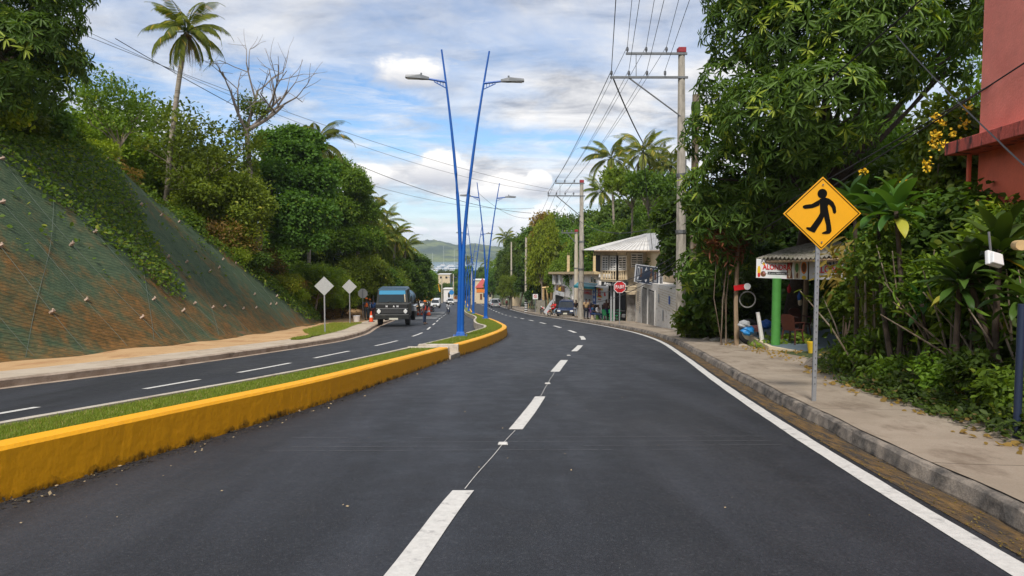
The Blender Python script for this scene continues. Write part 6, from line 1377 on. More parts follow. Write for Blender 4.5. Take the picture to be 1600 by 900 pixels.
post_sign('warning_sign', 'larger grey diamond sign seen from behind, nearest on the left verge', 506.5, 31.5, 447, 30, 'diamond', 'sign_back', 'sign_back', rz=.1, group='sign backs on the left verge')
post_sign('warning_sign', 'smaller grey diamond sign seen from behind beyond the first one', 546, 44.5, 448, 23, 'diamond', 'sign_back', 'sign_back', rz=.0, group='sign backs on the left verge')
post_sign('octagon_sign', 'pale octagonal sign seen from behind beside the workers', 566.5, 57, 458.5, 14.5, 'octagon', 'sign_back', 'sign_pale', facing=False, group='sign backs on the left verge')
r, s, zc_ = post_sign('parking_sign', 'small white no parking sign on a thin post before the leaning board', 836.5, 98, 463.5, 8, 'square', 'sign_white', 'sign_back')
q = ring(.20, .028, (0, -.02, zc_+.05)); q.build('red_ring', M['sign_red'], r); q = MB(); q.box((0, -.024, zc_+.05), (.40, .006, .06), M=Matrix.Rotation(R(45), 3, 'Y')); q.build('red_bar', M['sign_red'], r)
post_sign('parking_sign', 'tiny white sign at the picket posts beyond the striped pole', 792, 128, 461.5, 5, 'square', 'sign_white', 'sign_back')
post_sign('round_sign', 'blue round sign in front of the long white shed', 705.5, 150, 457, 7.5, 'round', 'sign_blue', 'sign_back')
# picket posts on the far right kerb
for k in range(7):
    Y = 108+k*3.4; X = float(fRL(Y))+3.6; z = float(fz(Y)); MBq = MB(); MBq.tube([(X, Y, z), (X+.03, Y, z+1.05+.15*(k % 2))], .07, 6); tag(MBq.build('picket_post', M['timber']), 'short wooden picket post at the edge of the far right sidewalk', 'post', 'picket posts by the far right sidewalk')
# objects beneath the mango
X = xat(1153, 22.3); z = Hs(X, 22.3); r = empty('wooden_post', (X, 22.3, z), 0, 'thin brown post carrying a small red plate under the mango', 'post'); MB().tube([(0, 0, -.1), (-.06, 0, 1.4), (-.02, 0, at(1148, 375, 22.3).z-z)], [.085, .07, .06], 7).build('post', M['wood'], r, smooth=True)
q = MB(); c0_ = at(1151, 449, 22.1); q.box((0, 0, 0), (.42, .02, .17), M=Matrix.Rotation(R(-8), 3, 'Y')); r = q.build('small_sign', M['sign_red'], loc=c0_+Vector((.12, 0, 0)), bev=.004); tag(r, 'small red plate with a round white end nailed to the thin brown post', 'sign')
q = MB(); q.lathe([(.11, -.02), (.11, -.012), (.085, -.012), (.085, -.024), (.06, -.024)], (.22, 0, .03), 'Y', 16); q.build('round_end', M['sign_white'], r)
def ring(R0, r0, c, axis='Y', n=28, m=8):
    q = MB(); vs = []
    for i in range(n):
        a = 2*pi*i/n
        for k in range(m):
            b = 2*pi*k/m; rr = R0+r0*cos(b); h = r0*sin(b); v = (rr*cos(a), h, rr*sin(a)) if axis == 'Y' else ((rr*cos(a), rr*sin(a), h) if axis == 'Z' else (h, rr*cos(a), rr*sin(a))); vs.append((v[0]+c[0], v[1]+c[1], v[2]+c[2]))
    return q.add(vs, [(i*m+k, i*m+(k+1) % m, ((i+1) % n)*m+(k+1) % m, ((i+1) % n)*m+k) for i in range(n) for k in range(m)])
M['rubber'] = mat('tyre_rubber', (.016, .016, .017), .8); M['rim'] = mat('wheel_rim', (.45, .46, .47), .35, metal=.6); M['rubber_w'] = mat('worn_pale_tyre', (.30, .29, .27), .8, .3, 6)
c = at(1168, 468, 22.4); o = ring(.26, .022, (0, 0, 0)).build('bicycle_tyre', M['rubber_w'], smooth=True, loc=c); tag(o, 'pale bicycle tyre hanging from the thin brown post', 'tyre')
c = at(1171, 500, 22.8); z = Hs(c.x, 22.8); o = ring(.36, .08, (0, 0, 0)).build('old_tyre', M['rubber'], smooth=True, loc=(c.x, 22.8, z+.42)); o.rotation_euler = (R(-12), 0, .15); tag(o, 'black tyre standing among scrap under the mango', 'tyre')
q = MB(); a, b = at(1192, 533, 21.4), at(1184, 488, 21.4); q.tube([a-Vector((0, 0, .1)), b], [.07, .06], 8); tag(q.build('white_post', M['white_paint'], smooth=True), 'leaning short white painted post left of the green pillar', 'post')
for k, (px, py, Y, s, m, l) in enumerate([(1168, 517, 21.9, .18, 'sign_blue', 'blue bag of scrap before the black tyre'), (1196, 507, 22.4, .17, 'blue_p', 'blue bundle right of the leaning white post'), (1162, 507, 21.9, .15, 'grey_p', 'grey crumpled bundle on the scrap heap'), (1180, 513, 22.1, .12, 'pink_p', 'reddish rag on the scrap heap')]):
    c = at(px, py, Y); z = Hs(c.x, Y); q = MB(); rs = np.random.RandomState(k+5); bm = bmesh.new(); bmesh.ops.create_icosphere(bm, subdivisions=3, radius=s)
    for v in bm.verts: f = 1+.22*sin(v.co.x*19/s*.17+k)*sin(v.co.y*23/s*.17)+.12*sin(v.co.z*40/s*.17+v.co.x*30); v.co = Vector((v.co.x*f*1.2, v.co.y*f, v.co.z*f*.85))
    me = bpy.data.meshes.new('scrap_bundle'); bm.to_mesh(me); bm.free(); tag(link_mesh('scrap_bundle', me, M[m], loc=(c.x, Y, c.z)), l, 'bundle', 'scrap bundles under the mango')
rs = np.random.RandomState(17)
for k in range(16):
    px = [1105, 1120, 1137, 1150, 1163, 1175, 1195, 1220, 1228, 1300, 1285, 1310, 1245, 1207, 1130, 1160][k]; Y = [26, 25, 24.5, 24, 22, 22.4, 22, 23, 24, 14.2, 14.8, 13.6, 22.5, 22, 26, 23.5][k]; X = xat(px, Y); s = .10+.13*rs.rand()+(.06 if k in (9, 10, 11) else 0)
    bm = bmesh.new(); bmesh.ops.create_icosphere(bm, subdivisions=2, radius=s); [setattr(v, 'co', v.co*(1+.35*(rs.rand()-.5))) for v in bm.verts]; me = bpy.data.meshes.new('stone'); bm.to_mesh(me); bm.free(); o = link_mesh('stone', me, M['fibro'] if k % 2 else M['walk_r'], loc=(X, Y, Hs(X, Y)+s*.15)); o.scale = (1.3, 1, .6); tag(o, 'rough grey brown stone lying on the dirt behind the right sidewalk', 'stone', 'stones beside the right sidewalk')
# plastic / wooden chairs ------------------------------------------------------
def chair(label, loc, rz, m, group=None):
    r = empty('chair', loc, rz, label, 'chair', group); MB().box((0, 0, .42), (.42, .42, .035)).build('seat', m, r, bev=.01)
    q = MB(); q.add([(-.20, .19, .44), (.20, .19, .44), (.23, .30, .84), (.12, .31, .90), (-.12, .31, .90), (-.23, .30, .84)]+[(x, y+.025, z) for x, y, z in ((-.20, .19, .44), (.20, .19, .44), (.23, .30, .84), (.12, .31, .90), (-.12, .31, .90), (-.23, .30, .84))], [tuple(range(6)), tuple(range(11, 5, -1))]+[(i, (i+1) % 6, 6+(i+1) % 6, 6+i) for i in range(6)]); q.build('backrest', m, r)
    for sx in (-1, 1):
        for sy in (-1, 1): MB().tube([(sx*.23, sy*.23, 0), (sx*.19, sy*.18, .42)], [.02, .026], 6).build('leg', m, r)
        MB().tube([(sx*.22, -.2, .40), (sx*.25, -.2, .64), (sx*.25, .25, .66)], .022, 6).build('armrest', m, r)
    return r
M['plastic_g'] = mat('green_plastic', (.02, .33, .12), .4); M['plastic_k'] = mat('black_plastic', (.02, .02, .022), .5); M['wood_red'] = mat('dark_red_wood', (.09, .025, .015), .5, .2)
def gpt(px, Y, h=0): X = xat(px, Y); return (X, Y, Hs(X, Y)+h)
chair('black plastic chair in shade right of the front utility pole', gpt(1086, 31), .6, M['plastic_k']); chair('dark red wooden chair on the cafe platform behind the pillar', (xat(1240, 20.6), 20.6, kz+.21), 2.2, M['wood_red']); chair('second dark wooden chair at the back of the cafe', (xat(1252, 22.3), 22.3, kz+.21), .3, M['wood_red'])
for k, (px, Y, a) in enumerate([(958.5, 52.6, .5), (964.5, 52.9, -.6), (948, 54, 2.2)]): chair(['left green plastic chair under the veranda', 'right green plastic chair under the veranda', 'green plastic chair behind the women at the store'][k], (xat(px, Y), Y, zf(Y)+.04), a, M['plastic_g'], 'green plastic chairs under the veranda')
# small items by the cafe
q = MB(); c = gpt(1271, 18.3); q.lathe([(.09, 0), (.13, .28), (.135, .30), (.10, .30), (.0, .27)], c, n=14); tag(q.build('yellow_bucket', M['yellow_p'], smooth=True), 'yellow bucket between the cafe platform and the sign post', 'bucket')
for px, py, Y, m, l in ((1233, 451, 22.6, 'sign_red', 'small red and white card hanging inside the cafe'), (1249, 463, 22.6, 'blue_p', 'blue bottle hanging inside the cafe'), (1250, 471, 22.6, 'cream', 'pale bag hanging below the blue bottle')):
    q = MB(); c = at(px, py, Y); q.lathe([(.03, -.14), (.06, -.10), (.07, .02), (.025, .10), (.02, .15)], c, n=10); tag(q.build('hanging_item', M[m], smooth=True), l, 'hanging item', 'things hanging inside the cafe')
# white floodlight on the rosette plant, stub tube, blue grey post
fl = empty('floodlight', at(1552, 405, 7.45), R(10), 'white square floodlight hung in front of the dark rosette plant', 'floodlight')
Rm = Matrix.Rotation(R(14), 3, 'Y')@Matrix.Rotation(R(-18), 3, 'X')
MB().box((0, 0, 0), (.18, .05, .165), M=Rm).build('housing', M['white_p'], fl, bev=.012); MB().box((0, -.045, .005), (.15, .045, .13), M=Rm, taper=.85).build('lens', M['sign_white'], fl, bev=.01); q = MB(); q.tube([(0, .03, .05), (.05, .12, .3)], .012, 5); q.build('bracket', M['steel'], fl)
q = MB(); c = at(1597, 383, 7.2); q.lathe([(.055, 0), (.055, .35), (.04, .35)], (0, 0, 0), 'Y', 16); q.lathe([(.035, -.004), (.055, -.004), (.055, .0)], (0, 0, 0), 'Y', 16); o = q.build('pipe_stub', M['timber'], smooth=True, loc=c); o.rotation_euler = (0, 0, -.5); tag(o, 'short pale round timber stub at the right edge of the hedge', 'pipe')
X = xat(1598, 6.75); z = float(fz(6.75))+.12; r = empty('metal_post', (X, 6.75, z), 0, 'dark blue grey post at the right border of the sidewalk', 'post'); MB().tube([(0, 0, -.1), (0, 0, at(1598, 475, 6.75).z-z)], .035, 10).build('post', M['navy'], r, smooth=True)
# ---------------------------------------------------------------- people
M['skin'] = mat('brown_skin', (.12, .055, .03), .55, .05); M['hair'] = mat('black_hair', (.008, .007, .006), .8); M['shoe'] = mat('dark_shoe', (.02, .018, .016), .6)
CL = {}
def cloth(c):
    if c not in CL: CL[c] = mat('cloth_fabric', c, .85, .12, 6)
    return CL[c]
def skin_obj(name, pts, edges, rad, m, parent, root_i=0, sub=1):
    me = bpy.data.meshes.new(name); me.from_pydata([tuple(p) for p in pts], edges, []); me.update()
    o = link_mesh(name, me, m, parent); md = o.modifiers.new('skin', 'SKIN'); md.use_smooth_shade = True
    sk = me.skin_vertices[0].data
    for i, r_ in enumerate(rad): sk[i].radius = (r_, r_) if not hasattr(r_, '__len__') else r_; sk[i].use_root = (i == root_i)
    s = o.modifiers.new('sub', 'SUBSURF'); s.levels = sub; s.render_levels = sub; return o
def person(label, loc, rz, top, legs, pose='stand', skirt=False, hat=None, vest=None, longsl=False, h=1.70, group=None, bald=False, arms=None, shoes='shoe'):
    """pose: stand, walk, sit, ride, lean"""
    r = empty('person', loc, rz, label, 'person', group); k = h/1.70
    hip = {'stand': .90, 'walk': .89, 'sit': .50, 'ride': .80, 'lean': .90}[pose]; fwd = -1  # faces -Y
    lean = {'stand': 0, 'walk': .05, 'sit': .06, 'ride': .12, 'lean': .25}[pose]
    def v(x, y, z): return Vector((x*k, y*k, z*k))
    pel = v(0, 0, hip); wa = v(0, fwd*lean*.3, hip+.18); ch = v(0, fwd*lean*.7, hip+.40); nk = v(0, fwd*lean, hip+.54); hd = v(0, fwd*(lean+.03), hip+.64); ht = v(0, fwd*(lean+.02), hip+.77)
    P = [pel, wa, ch, nk, hd, ht]; E = [(0, 1), (1, 2), (2, 3), (3, 4), (4, 5)]; Rr = [(.14, .10), (.12, .09), (.15, .10), .052, (.078, .092), (.070, .082)]
    A = arms or {'stand': ((.24, 0, .30), (.25, -.05, .04)), 'walk': ((.23, .12, .30), (.24, -.10, .08)), 'sit': ((.24, -.08, .28), (.16, -.35, .18)), 'ride': ((.26, -.20, .32), (.28, -.45, .30)), 'lean': ((.26, -.12, .28), (.20, -.38, .22))}[pose]
    sh = []
    for s in (-1, 1):
        S0_ = v(s*.175, fwd*lean*.8, hip+.46); el_ = v(s*A[0][0], A[0][1]*(s if pose == 'walk' else 1)+fwd*lean*.5, hip+A[0][2]-.05); wr = v(s*A[1][0], A[1][1]*(s if pose == 'walk' else 1)+fwd*lean*.5, hip+A[1][2]-.02); d_ = (wr-el_).normalized()
        b = len(P); P += [S0_, el_, wr, wr+d_*.06*k]; E += [(2, b), (b, b+1), (b+1, b+2), (b+2, b+3)]; Rr += [.058, .042, .028, (.030, .018)]; sh.append((S0_, el_, wr))
        side = d_.cross(Vector((s, 0, 0))).normalized()
        for f in range(4): P.append(wr+d_*(.145-.012*abs(f-1.3))*k+side*(f-1.5)*.020*k); E.append((b+3, len(P)-1)); Rr.append(.009)
        P.append(wr+d_*.085*k+side*-.055*k); E.append((b+2, len(P)-1)); Rr.append(.010)
    lg = []
    LGp = {'stand': [((.02, .02), (0, 0)), ((.02, .0), (0, 0))], 'walk': [((-.10, .0), (.18, 0)), ((.02, 0), (-.24, 0))], 'sit': [((-.42, 0), (-.42, 0))]*2, 'ride': [((-.34, .0), (-.20, .0))]*2, 'lean': [((-.04, 0), (.04, 0)), ((.02, 0), (.04, 0))]}[pose]
    for s, lp in zip((-1, 1), LGp):
        hj = v(s*.095, 0, hip-.03); sp = .16 if pose == 'ride' else .10; kz_ = {'sit': .46, 'ride': .60}.get(pose, .48); fz_ = .09 if pose != 'ride' else .22
        kn_ = v(s*(sp+.01), lp[0][0], kz_); an = v(s*(sp+.01), lp[1][0], fz_); toe = an+v(0, fwd*.17, -.055)
        b = len(P); P += [hj, kn_, an, toe]; E += [(0, b), (b, b+1), (b+1, b+2), (b+2, b+3)]; Rr += [.088, .056, .040, (.040, .028)]; lg.append((hj, kn_, an, toe))
    skin_obj('body', P, E, [tuple(q*k for q in x) if hasattr(x, '__len__') else x*k for x in Rr], M['skin'], r)
    # face: nose, eyes, mouth, ears
    q = MB(); q.lathe([(.0, 0), (.016*k, .012*k), (.012*k, .035*k), (0, .05*k)], hd+v(0, fwd*.088, -.005), n=6); 
    for s in (-1, 1): q.box(hd+v(s*.078, .01, .0), (.02*k, .03*k, .05*k))
    q.build('nose', M['skin'], r)
    for s in (-1, 1): MB().box(hd+v(s*.032, fwd*.084, .03), (.024*k, .01*k, .010*k)).build('eye', M['sign_white'], r)
    MB().box(hd+v(0, fwd*.082, -.045), (.05*k, .012*k, .012*k)).build('mouth', M['hair'], r)
    if not bald: skin_obj('hair', [hd+v(0, .035, .03), ht+v(0, .015, -.01), ht+v(0, fwd*.03, .0)], [(0, 1), (1, 2)], [.082*k, .082*k, .062*k], M['hair'], r)
    if hat: q = MB(); q.lathe([(.10*k, 0), (.105*k, .03*k), (.085*k, .09*k), (.0, .11*k)], ht+v(0, fwd*.0, -.02), n=14); q.box(ht+v(0, fwd*.12, -.005), (.13*k, .11*k, .012*k)); q.build('cap', hat, r, smooth=True)
    # shirt
    P = [pel+v(0, 0, .02), wa, ch, nk+v(0, 0, -.035)]; E = [(0, 1), (1, 2), (2, 3)]; Rr = [(.155, .12), (.148, .115), (.172, .122), (.072, .072)]
    for S0_, el_, wr in sh:
        b = len(P); P += [S0_, S0_.lerp(el_, .85)]; E += [(2, b), (b, b+1)]; Rr += [.078, .062]
        if longsl: P += [el_, wr.lerp(el_, .08)]; E += [(b+1, b+2), (b+2, b+3)]; Rr += [.056, .042]
    skin_obj('shirt', P, E, [tuple(q*k for q in x) if hasattr(x, '__len__') else x*k for x in Rr], top, r)
    if vest: skin_obj('safety_vest', [pel+v(0, 0, .10), wa, ch, nk+v(0, 0, -.06)], [(0, 1), (1, 2), (2, 3)], [(.165*k, .13*k), (.16*k, .125*k), (.185*k, .132*k), (.085*k, .08*k)], vest, r)
    if skirt: q = MB(); q.lathe([(.15*k, hip*k+.05), (.20*k, (hip-.15)*k), (.24*k, (hip-.40)*k)], (0, 0, 0), n=18); q.build('skirt', legs, r, smooth=True)
    else:
        P = [pel+v(0, 0, .03)]; E = []; Rr = [(.150, .115)]
        for hj, kn_, an, toe in lg: b = len(P); P += [hj, kn_, an+v(0, 0, .04)]; E += [(0, b), (b, b+1), (b+1, b+2)]; Rr += [.105, .076, .062]
        skin_obj('trousers', P, E, [tuple(q*k for q in x) if hasattr(x, '__len__') else x*k for x in Rr], legs, r)
    for hj, kn_, an, toe in lg: skin_obj('shoe', [an+v(0, .04, -.045), an+v(0, fwd*.06, -.05), toe+v(0, fwd*.03, -.0)], [(0, 1), (1, 2)], [.044*k, .046*k, (.045*k, .03*k)], M[shoes], r)
    return r
GW = 'road workers beside the left verge'; zg_ = lambda X, Y: Hs(X, Y)
def pp(px, Y): X = xat(px, Y); return (X, Y, float(fz(Y))+.15+.0)
person('worker in orange safety vest and orange helmet beside the octagonal sign', pp(572, 56), .7, cloth((.03, .05, .07)), cloth((.06, .08, .09)), 'stand', vest=cloth((.85, .16, .02)), hat=cloth((.85, .20, .02)), longsl=True, group=GW, h=1.78)
person('person in dark blue shirt and red trousers left of the truck', pp(583, 56.5), 2.6, cloth((.02, .07, .22)), cloth((.10, .04, .05)), 'stand', longsl=True, group=GW)
person('person in white shirt between the vest worker and the blue shirted one', pp(577.5, 58), 3.3, cloth((.55, .55, .55)), cloth((.05, .06, .08)), 'stand', hat=cloth((.85, .20, .02)), group=GW)
person('person in grey shirt and red cap walking away on the left dirt path', pp(532.5, 60), 3.0, cloth((.16, .20, .22)), cloth((.02, .025, .03)), 'walk', hat=cloth((.6, .08, .03)), group=GW, h=1.72)
person('person in white shirt and red cap half hidden by the bank end', pp(521, 57.5), 2.4, cloth((.60, .60, .60)), cloth((.05, .05, .06)), 'stand', hat=cloth((.6, .06, .05)), group=GW)
GS = 'people in front of the corner store'
def ps(px, Y): X = xat(px, Y); return (X, Y, float(fz(Y))+.17)
person('person in tan printed shirt with back turned beside the middle pole', ps(916, 57.5), 2.9, cloth((.50, .33, .17)), cloth((.015, .02, .03)), 'stand', group=GS, h=1.72)
person('person in dark top with pink scarf right of the tan shirt', ps(921, 58), 2.6, cloth((.03, .03, .05)), cloth((.18, .10, .28)), 'stand', group=GS)
person('seated person in white headscarf and white shirt before the mural', ps(934, 56.3), .6, cloth((.66, .64, .66)), cloth((.05, .08, .15)), 'sit', hat=M['sign_white'], group=GS, longsl=True)
person('woman in blue skirt standing right of the seated person', ps(947.5, 54.2), 2.8, cloth((.12, .05, .04)), cloth((.03, .06, .16)), 'stand', skirt=True, group=GS, h=1.66)
person('person in blue clothes seated low left of the white headscarf', ps(926, 57), 1.0, cloth((.02, .10, .22)), cloth((.02, .06, .18)), 'sit', group=GS)
person('person in black shirt and grey shorts left of the middle pole', ps(900, 64), 2.4, cloth((.012, .010, .012)), cloth((.22, .24, .27)), 'stand', group=GS, h=1.68)
person('person in cream top inside the dark shop entrance', ps(952.5, 55.3), 3.0, cloth((.45, .36, .22)), cloth((.06, .05, .05)), 'stand', group=GS)
person('person in red shirt and dark trousers walking on the far right sidewalk', ps(791.5, 126), .3, cloth((.12, .015, .015)), cloth((.02, .02, .03)), 'walk', hat=M['sign_white'])
person('person in blue shirt standing at the back of the timber frame', (xat(848, 93), 93, zf(93)+.6), 0, cloth((.05, .08, .16)), cloth((.02, .02, .03)), 'stand')
# stools
for k, (px, Y) in enumerate(((934, 56.35), (926, 57.05))):
    p = ps(px, Y); q = MB(); q.lathe([(.16, 0), (.15, .38), (.17, .43), (.0, .44)], p, n=12); tag(q.build('stool', [M['green_p'], M['cream']][k], smooth=True), ['green stool beneath the person in white headscarf', 'cream crate stool beneath the person in blue'][k], 'stool')
# ---------------------------------------------------------------- vehicles
M['car_white'] = mat('white_car_paint', (.72, .72, .71), .22, spec=.6); M['car_silver'] = mat('silver_car_paint', (.46, .47, .48), .28, metal=.4); M['car_blue'] = mat('dark_blue_car_paint', (.015, .035, .10), .2, spec=.6); M['glass'] = mat('car_glass', (.015, .02, .025), .06, spec=.8); M['chrome'] = mat('chrome', (.6, .6, .6), .2, metal=.9); M['light_w'] = mat('headlight_glass', (.75, .75, .72), .15); M['light_r'] = mat('tail_light', (.45, .01, .01), .2); M['plate'] = mat('number_plate', (.62, .60, .50), .5); M['trim_k'] = mat('black_trim', (.015, .015, .016), .55)
def wheel(root, x, y, r=.34, w_=.22, rimr=.6, m='wheel'):
    t = MB().lathe([(r*.55, -w_/2), (r*.93, -w_/2), (r, -w_*.36), (r, w_*.36), (r*.93, w_/2), (r*.55, w_/2)], (x, y, r), 'X', 22).build('wheel', M['rubber'], root, smooth=True, )
    MB().lathe([(.0, -w_*.40), (r*rimr, -w_*.44), (r*rimr, w_*.44), (0, w_*.40)], (x, y, r), 'X', 16).build('rim', M['rim'], t, smooth=False); return t
def loft(q, st, n=1):
    """st: list of (y, [(x,z)...]) closed rings mirrored in x"""
    k = len(st[0][1]); vs = []
    for y, ring_ in st:
        vs += [(x, y, z) for x, z in ring_]+[(-x, y, z) for x, z in reversed(ring_)]
    m = 2*k; fs = [(i*m+j, i*m+(j+1) % m, (i+1)*m+(j+1) % m, (i+1)*m+j) for i in range(len(st)-1) for j in range(m)]; fs += [tuple(range(m)), tuple(reversed(range((len(st)-1)*m, len(st)*m)))]
    return q.add(vs, fs)
def car(name, label, loc, rz, paint, kind='suv', cat='car', group=None, rear_lights=False):
    """front faces -Y; 4.5 m long, 1.8 m wide"""
    r = empty(name, loc, rz, label, cat, group); pk = kind == 'pickup'
    zb, hood, belt, roof = .38, 1.02, 1.08, 1.72; hl = 2.25 if not pk else 2.6
    def sec(zt, w_, b=zb): return [(w_*.80, b), (w_*.97, b+.12), (w_, (b+zt)/2), (w_*.97, zt-.10), (w_*.86, zt)]
    st = [(-hl, sec(.78, .74, .45)), (-hl+.12, sec(.92, .86)), (-hl+.5, sec(.99, .90)), (-.95, sec(hood+.05, .92)), (0, sec(belt, .92)), (hl-.6, sec(belt, .92)), (hl-.1, sec(belt-.02, .88)), (hl, sec(belt-.12, .80, .45))]
    loft(MB(), st).build('body', paint, r, smooth=True, bev=.02)
    cb0, cb1 = (-1.05, hl-.15) if not pk else (-1.15, .85)
    def cs(w0, w1, z0, z1): return [(w0, z0), (w1, z1)]
    q = MB(); q.add([(-.80, cb0, belt-.04), (.80, cb0, belt-.04), (.80, cb1, belt-.04), (-.80, cb1, belt-.04), (-.66, cb0+.62, roof-.04), (.66, cb0+.62, roof-.04), (.66, cb1-.28, roof-.04), (-.66, cb1-.28, roof-.04)], [(0, 1, 5, 4), (1, 2, 6, 5), (2, 3, 7, 6), (3, 0, 4, 7), (4, 5, 6, 7)]); q.build('windows', M['glass'], r)
    MB().add([(-.70, cb0+.56, roof-.05), (.70, cb0+.56, roof-.05), (.70, cb1-.22, roof-.05), (-.70, cb1-.22, roof-.05), (-.64, cb0+.68, roof+.02), (.64, cb0+.68, roof+.02), (.64, cb1-.34, roof+.02), (-.64, cb1-.34, roof+.02)], [(0, 1, 5, 4), (1, 2, 6, 5), (2, 3, 7, 6), (3, 0, 4, 7), (4, 5, 6, 7), (3, 2, 1, 0)]).build('roof', paint, r, bev=.02)
    for s in (-1, 1):
        for y0, y1, w_ in ((cb0+.02, cb0+.62, .035), (cb1-.02, cb1-.27, .045)): MB().tube([(s*.80, y0, belt-.03), (s*.675, y1, roof-.03)], w_, 5).build('pillar', paint, r)
        MB().tube([(s*.81, (cb0+cb1)/2, belt-.03), (s*.675, (cb0+cb1)/2, roof-.03)], .035, 5).build('pillar', paint, r)
        MB().box((s*1.0, cb0+.35, belt+.08), (.18, .10, .14)).build('mirror', M['trim_k'], r, bev=.02)
        MB().box((s*.66, -hl+.06, .80), (.32, .14, .16)).build('headlight', M['light_w'], r, bev=.02)
        MB().box((s*.76, hl-.05, .86), (.16, .12, .26)).build('tail_light', M['light_r'], r, bev=.02)
        for y in (-hl+.85, hl-.85): wheel(r, s*.80, y)
    MB().box((0, -hl+.0, .76), (.86, .08, .22)).build('grille', M['trim_k'], r, bev=.01); MB().box((0, -hl-.02, .50), (1.6, .16, .20)).build('bumper', M['trim_k'], r, bev=.03); MB().box((0, hl+.02, .50), (1.6, .14, .20)).build('bumper', M['chrome'] if pk else M['trim_k'], r, bev=.03)
    MB().box((0, -hl-.11, .55), (.40, .02, .15)).build('number_plate', M['plate'], r); MB().box((0, hl+.10, .62), (.40, .02, .15)).build('number_plate', M['plate'], r)
    if pk:
        MB().box((0, (1.0+hl)/2-.02, belt+.012), (1.44, hl-1.15, .01)).build('cargo_bed', M['trim_k'], r)
        MB().box((0, hl-.02, .90), (1.34, .05, .30)).build('tailgate', paint, r, bev=.01)
    return r
rd = lambda X, Y: (X, Y, float(fz(Y))+.004)
GP = 'cars parked on the dirt lot far left'
car('parked_suv', 'white four wheel drive facing the camera on the far left lot', rd(xat(680.5, 138), 138), .05, M['car_white'], 'suv', group=GP)
car('parked_car', 'white car parked directly behind the white four wheel drive', rd(xat(682, 158), 158), .05, M['car_white'], 'suv', group=GP)
car('parked_pickup', 'white pickup seen from behind before the yellow machine', rd(xat(661.5, 139), 139), pi+.1, M['car_white'], 'pickup', 'pickup truck', group=GP)
car('moving_car', 'small white car beside the white shed at the far carriageway end', rd(xat(703.5, 180), 180), .1, M['car_white'], 'suv')
pk = car('pickup_truck', 'silver pickup driving away at the right kerb of the far bend', rd(xat(772, 143), 143), pi+.17, M['car_silver'], 'pickup', 'pickup truck')
car('moving_car', 'white car just ahead of the silver pickup', rd(xat(775, 160), 160), pi+.17, M['car_white'], 'suv')
b_ = ps(883, 71); car('parked_suv', 'dark blue four wheel drive facing the road under the white building', (b_[0]+.3, 72.5, zf(72.5)), -.15, M['car_blue'], 'suv')
# dark truck with blue tank ------------------------------------------------------
M['truck_k'] = mat('dusty_dark_truck_paint', (.018, .020, .019), .45, .3, 3, col2=(.05, .047, .04), v2=(.5, .7)); M['truck_blue'] = mat('truck_blue_paint', (.02, .11, .20), .4, .2, 2); M['roof_blue'] = mat('dull_blue_roof_paint', (.02, .06, .10), .4, .2, 2); M['tint'] = mat('blue_tinted_glass', (.05, .30, .52), .08, spec=.7); M['wshield'] = mat('windshield_glass', (.015, .03, .04), .12, spec=.5)
TY = 45.0; TX = (xat(586.5, TY)+xat(638.5, TY))/2
tr = empty('tank_truck', rd(TX, TY), R(2.5), 'dark cab over truck with blue tinted windshield parked at the left kerb', 'truck'); tr.scale = (.94, .94, .94)
def P4(x, y, z): return (x, y, z)
# cab: 2.35 wide, front at y=0, back at 1.9, floor 1.0, roof 2.72
q = MB(); W2 = 1.17
loft(q, [(.0, [(W2*.98, .62), (W2, .9), (W2, 1.55), (W2*.97, 1.62)]), (1.9, [(W2*.98, .62), (W2, .9), (W2, 1.55), (W2*.97, 1.62)])]); q.build('cab', M['truck_k'], tr, bev=.03)
q = MB(); q.add([(-W2*.95, .04, 1.62), (W2*.95, .04, 1.62), (W2*.95, 1.88, 1.62), (-W2*.95, 1.88, 1.62), (-W2*.86, .20, 2.58), (W2*.86, .20, 2.58), (W2*.86, 1.85, 2.62), (-W2*.86, 1.85, 2.62)], [(0, 1, 5, 4), (1, 2, 6, 5), (2, 3, 7, 6), (3, 0, 4, 7), (4, 5, 6, 7)]); q.build('upper_cab', M['truck_k'], tr)
q = MB(); q.add([(-W2*.88, .16, 2.55), (W2*.88, .16, 2.55), (W2*.90, 1.9, 2.58), (-W2*.90, 1.9, 2.58), (-W2*.78, .30, 2.70), (W2*.78, .30, 2.70), (W2*.80, 1.8, 2.74), (-W2*.80, 1.8, 2.74)], [(3, 2, 1, 0), (4, 5, 6, 7), (0, 1, 5, 4), (1, 2, 6, 5), (2, 3, 7, 6), (3, 0, 4, 7)]); q.build('roof', M['roof_blue'], tr, bev=.03)
def wsq(x0, x1, t0, t1, o): return [(x*(.95-.09*t), .04+.16*t-o, 1.62+.96*t) for x, t in ((x0, t0), (x1, t0), (x1, t1), (x0, t1))]
wsd = MB().add(wsq(-1.02, 1.02, .10, .72, .012), [(0, 1, 2, 3)]).build('windshield', M['wshield'], tr); MB().add(wsq(-1.04, 1.04, .66, .95, .018), [(0, 1, 2, 3)]).build('sun_band', M['tint'], wsd)
q = MB(); q.add(wsq(.93, 1.0, .12, .68, .02), [(0, 1, 2, 3)]); q.build('pillar_strip', M['cream'], wsd)
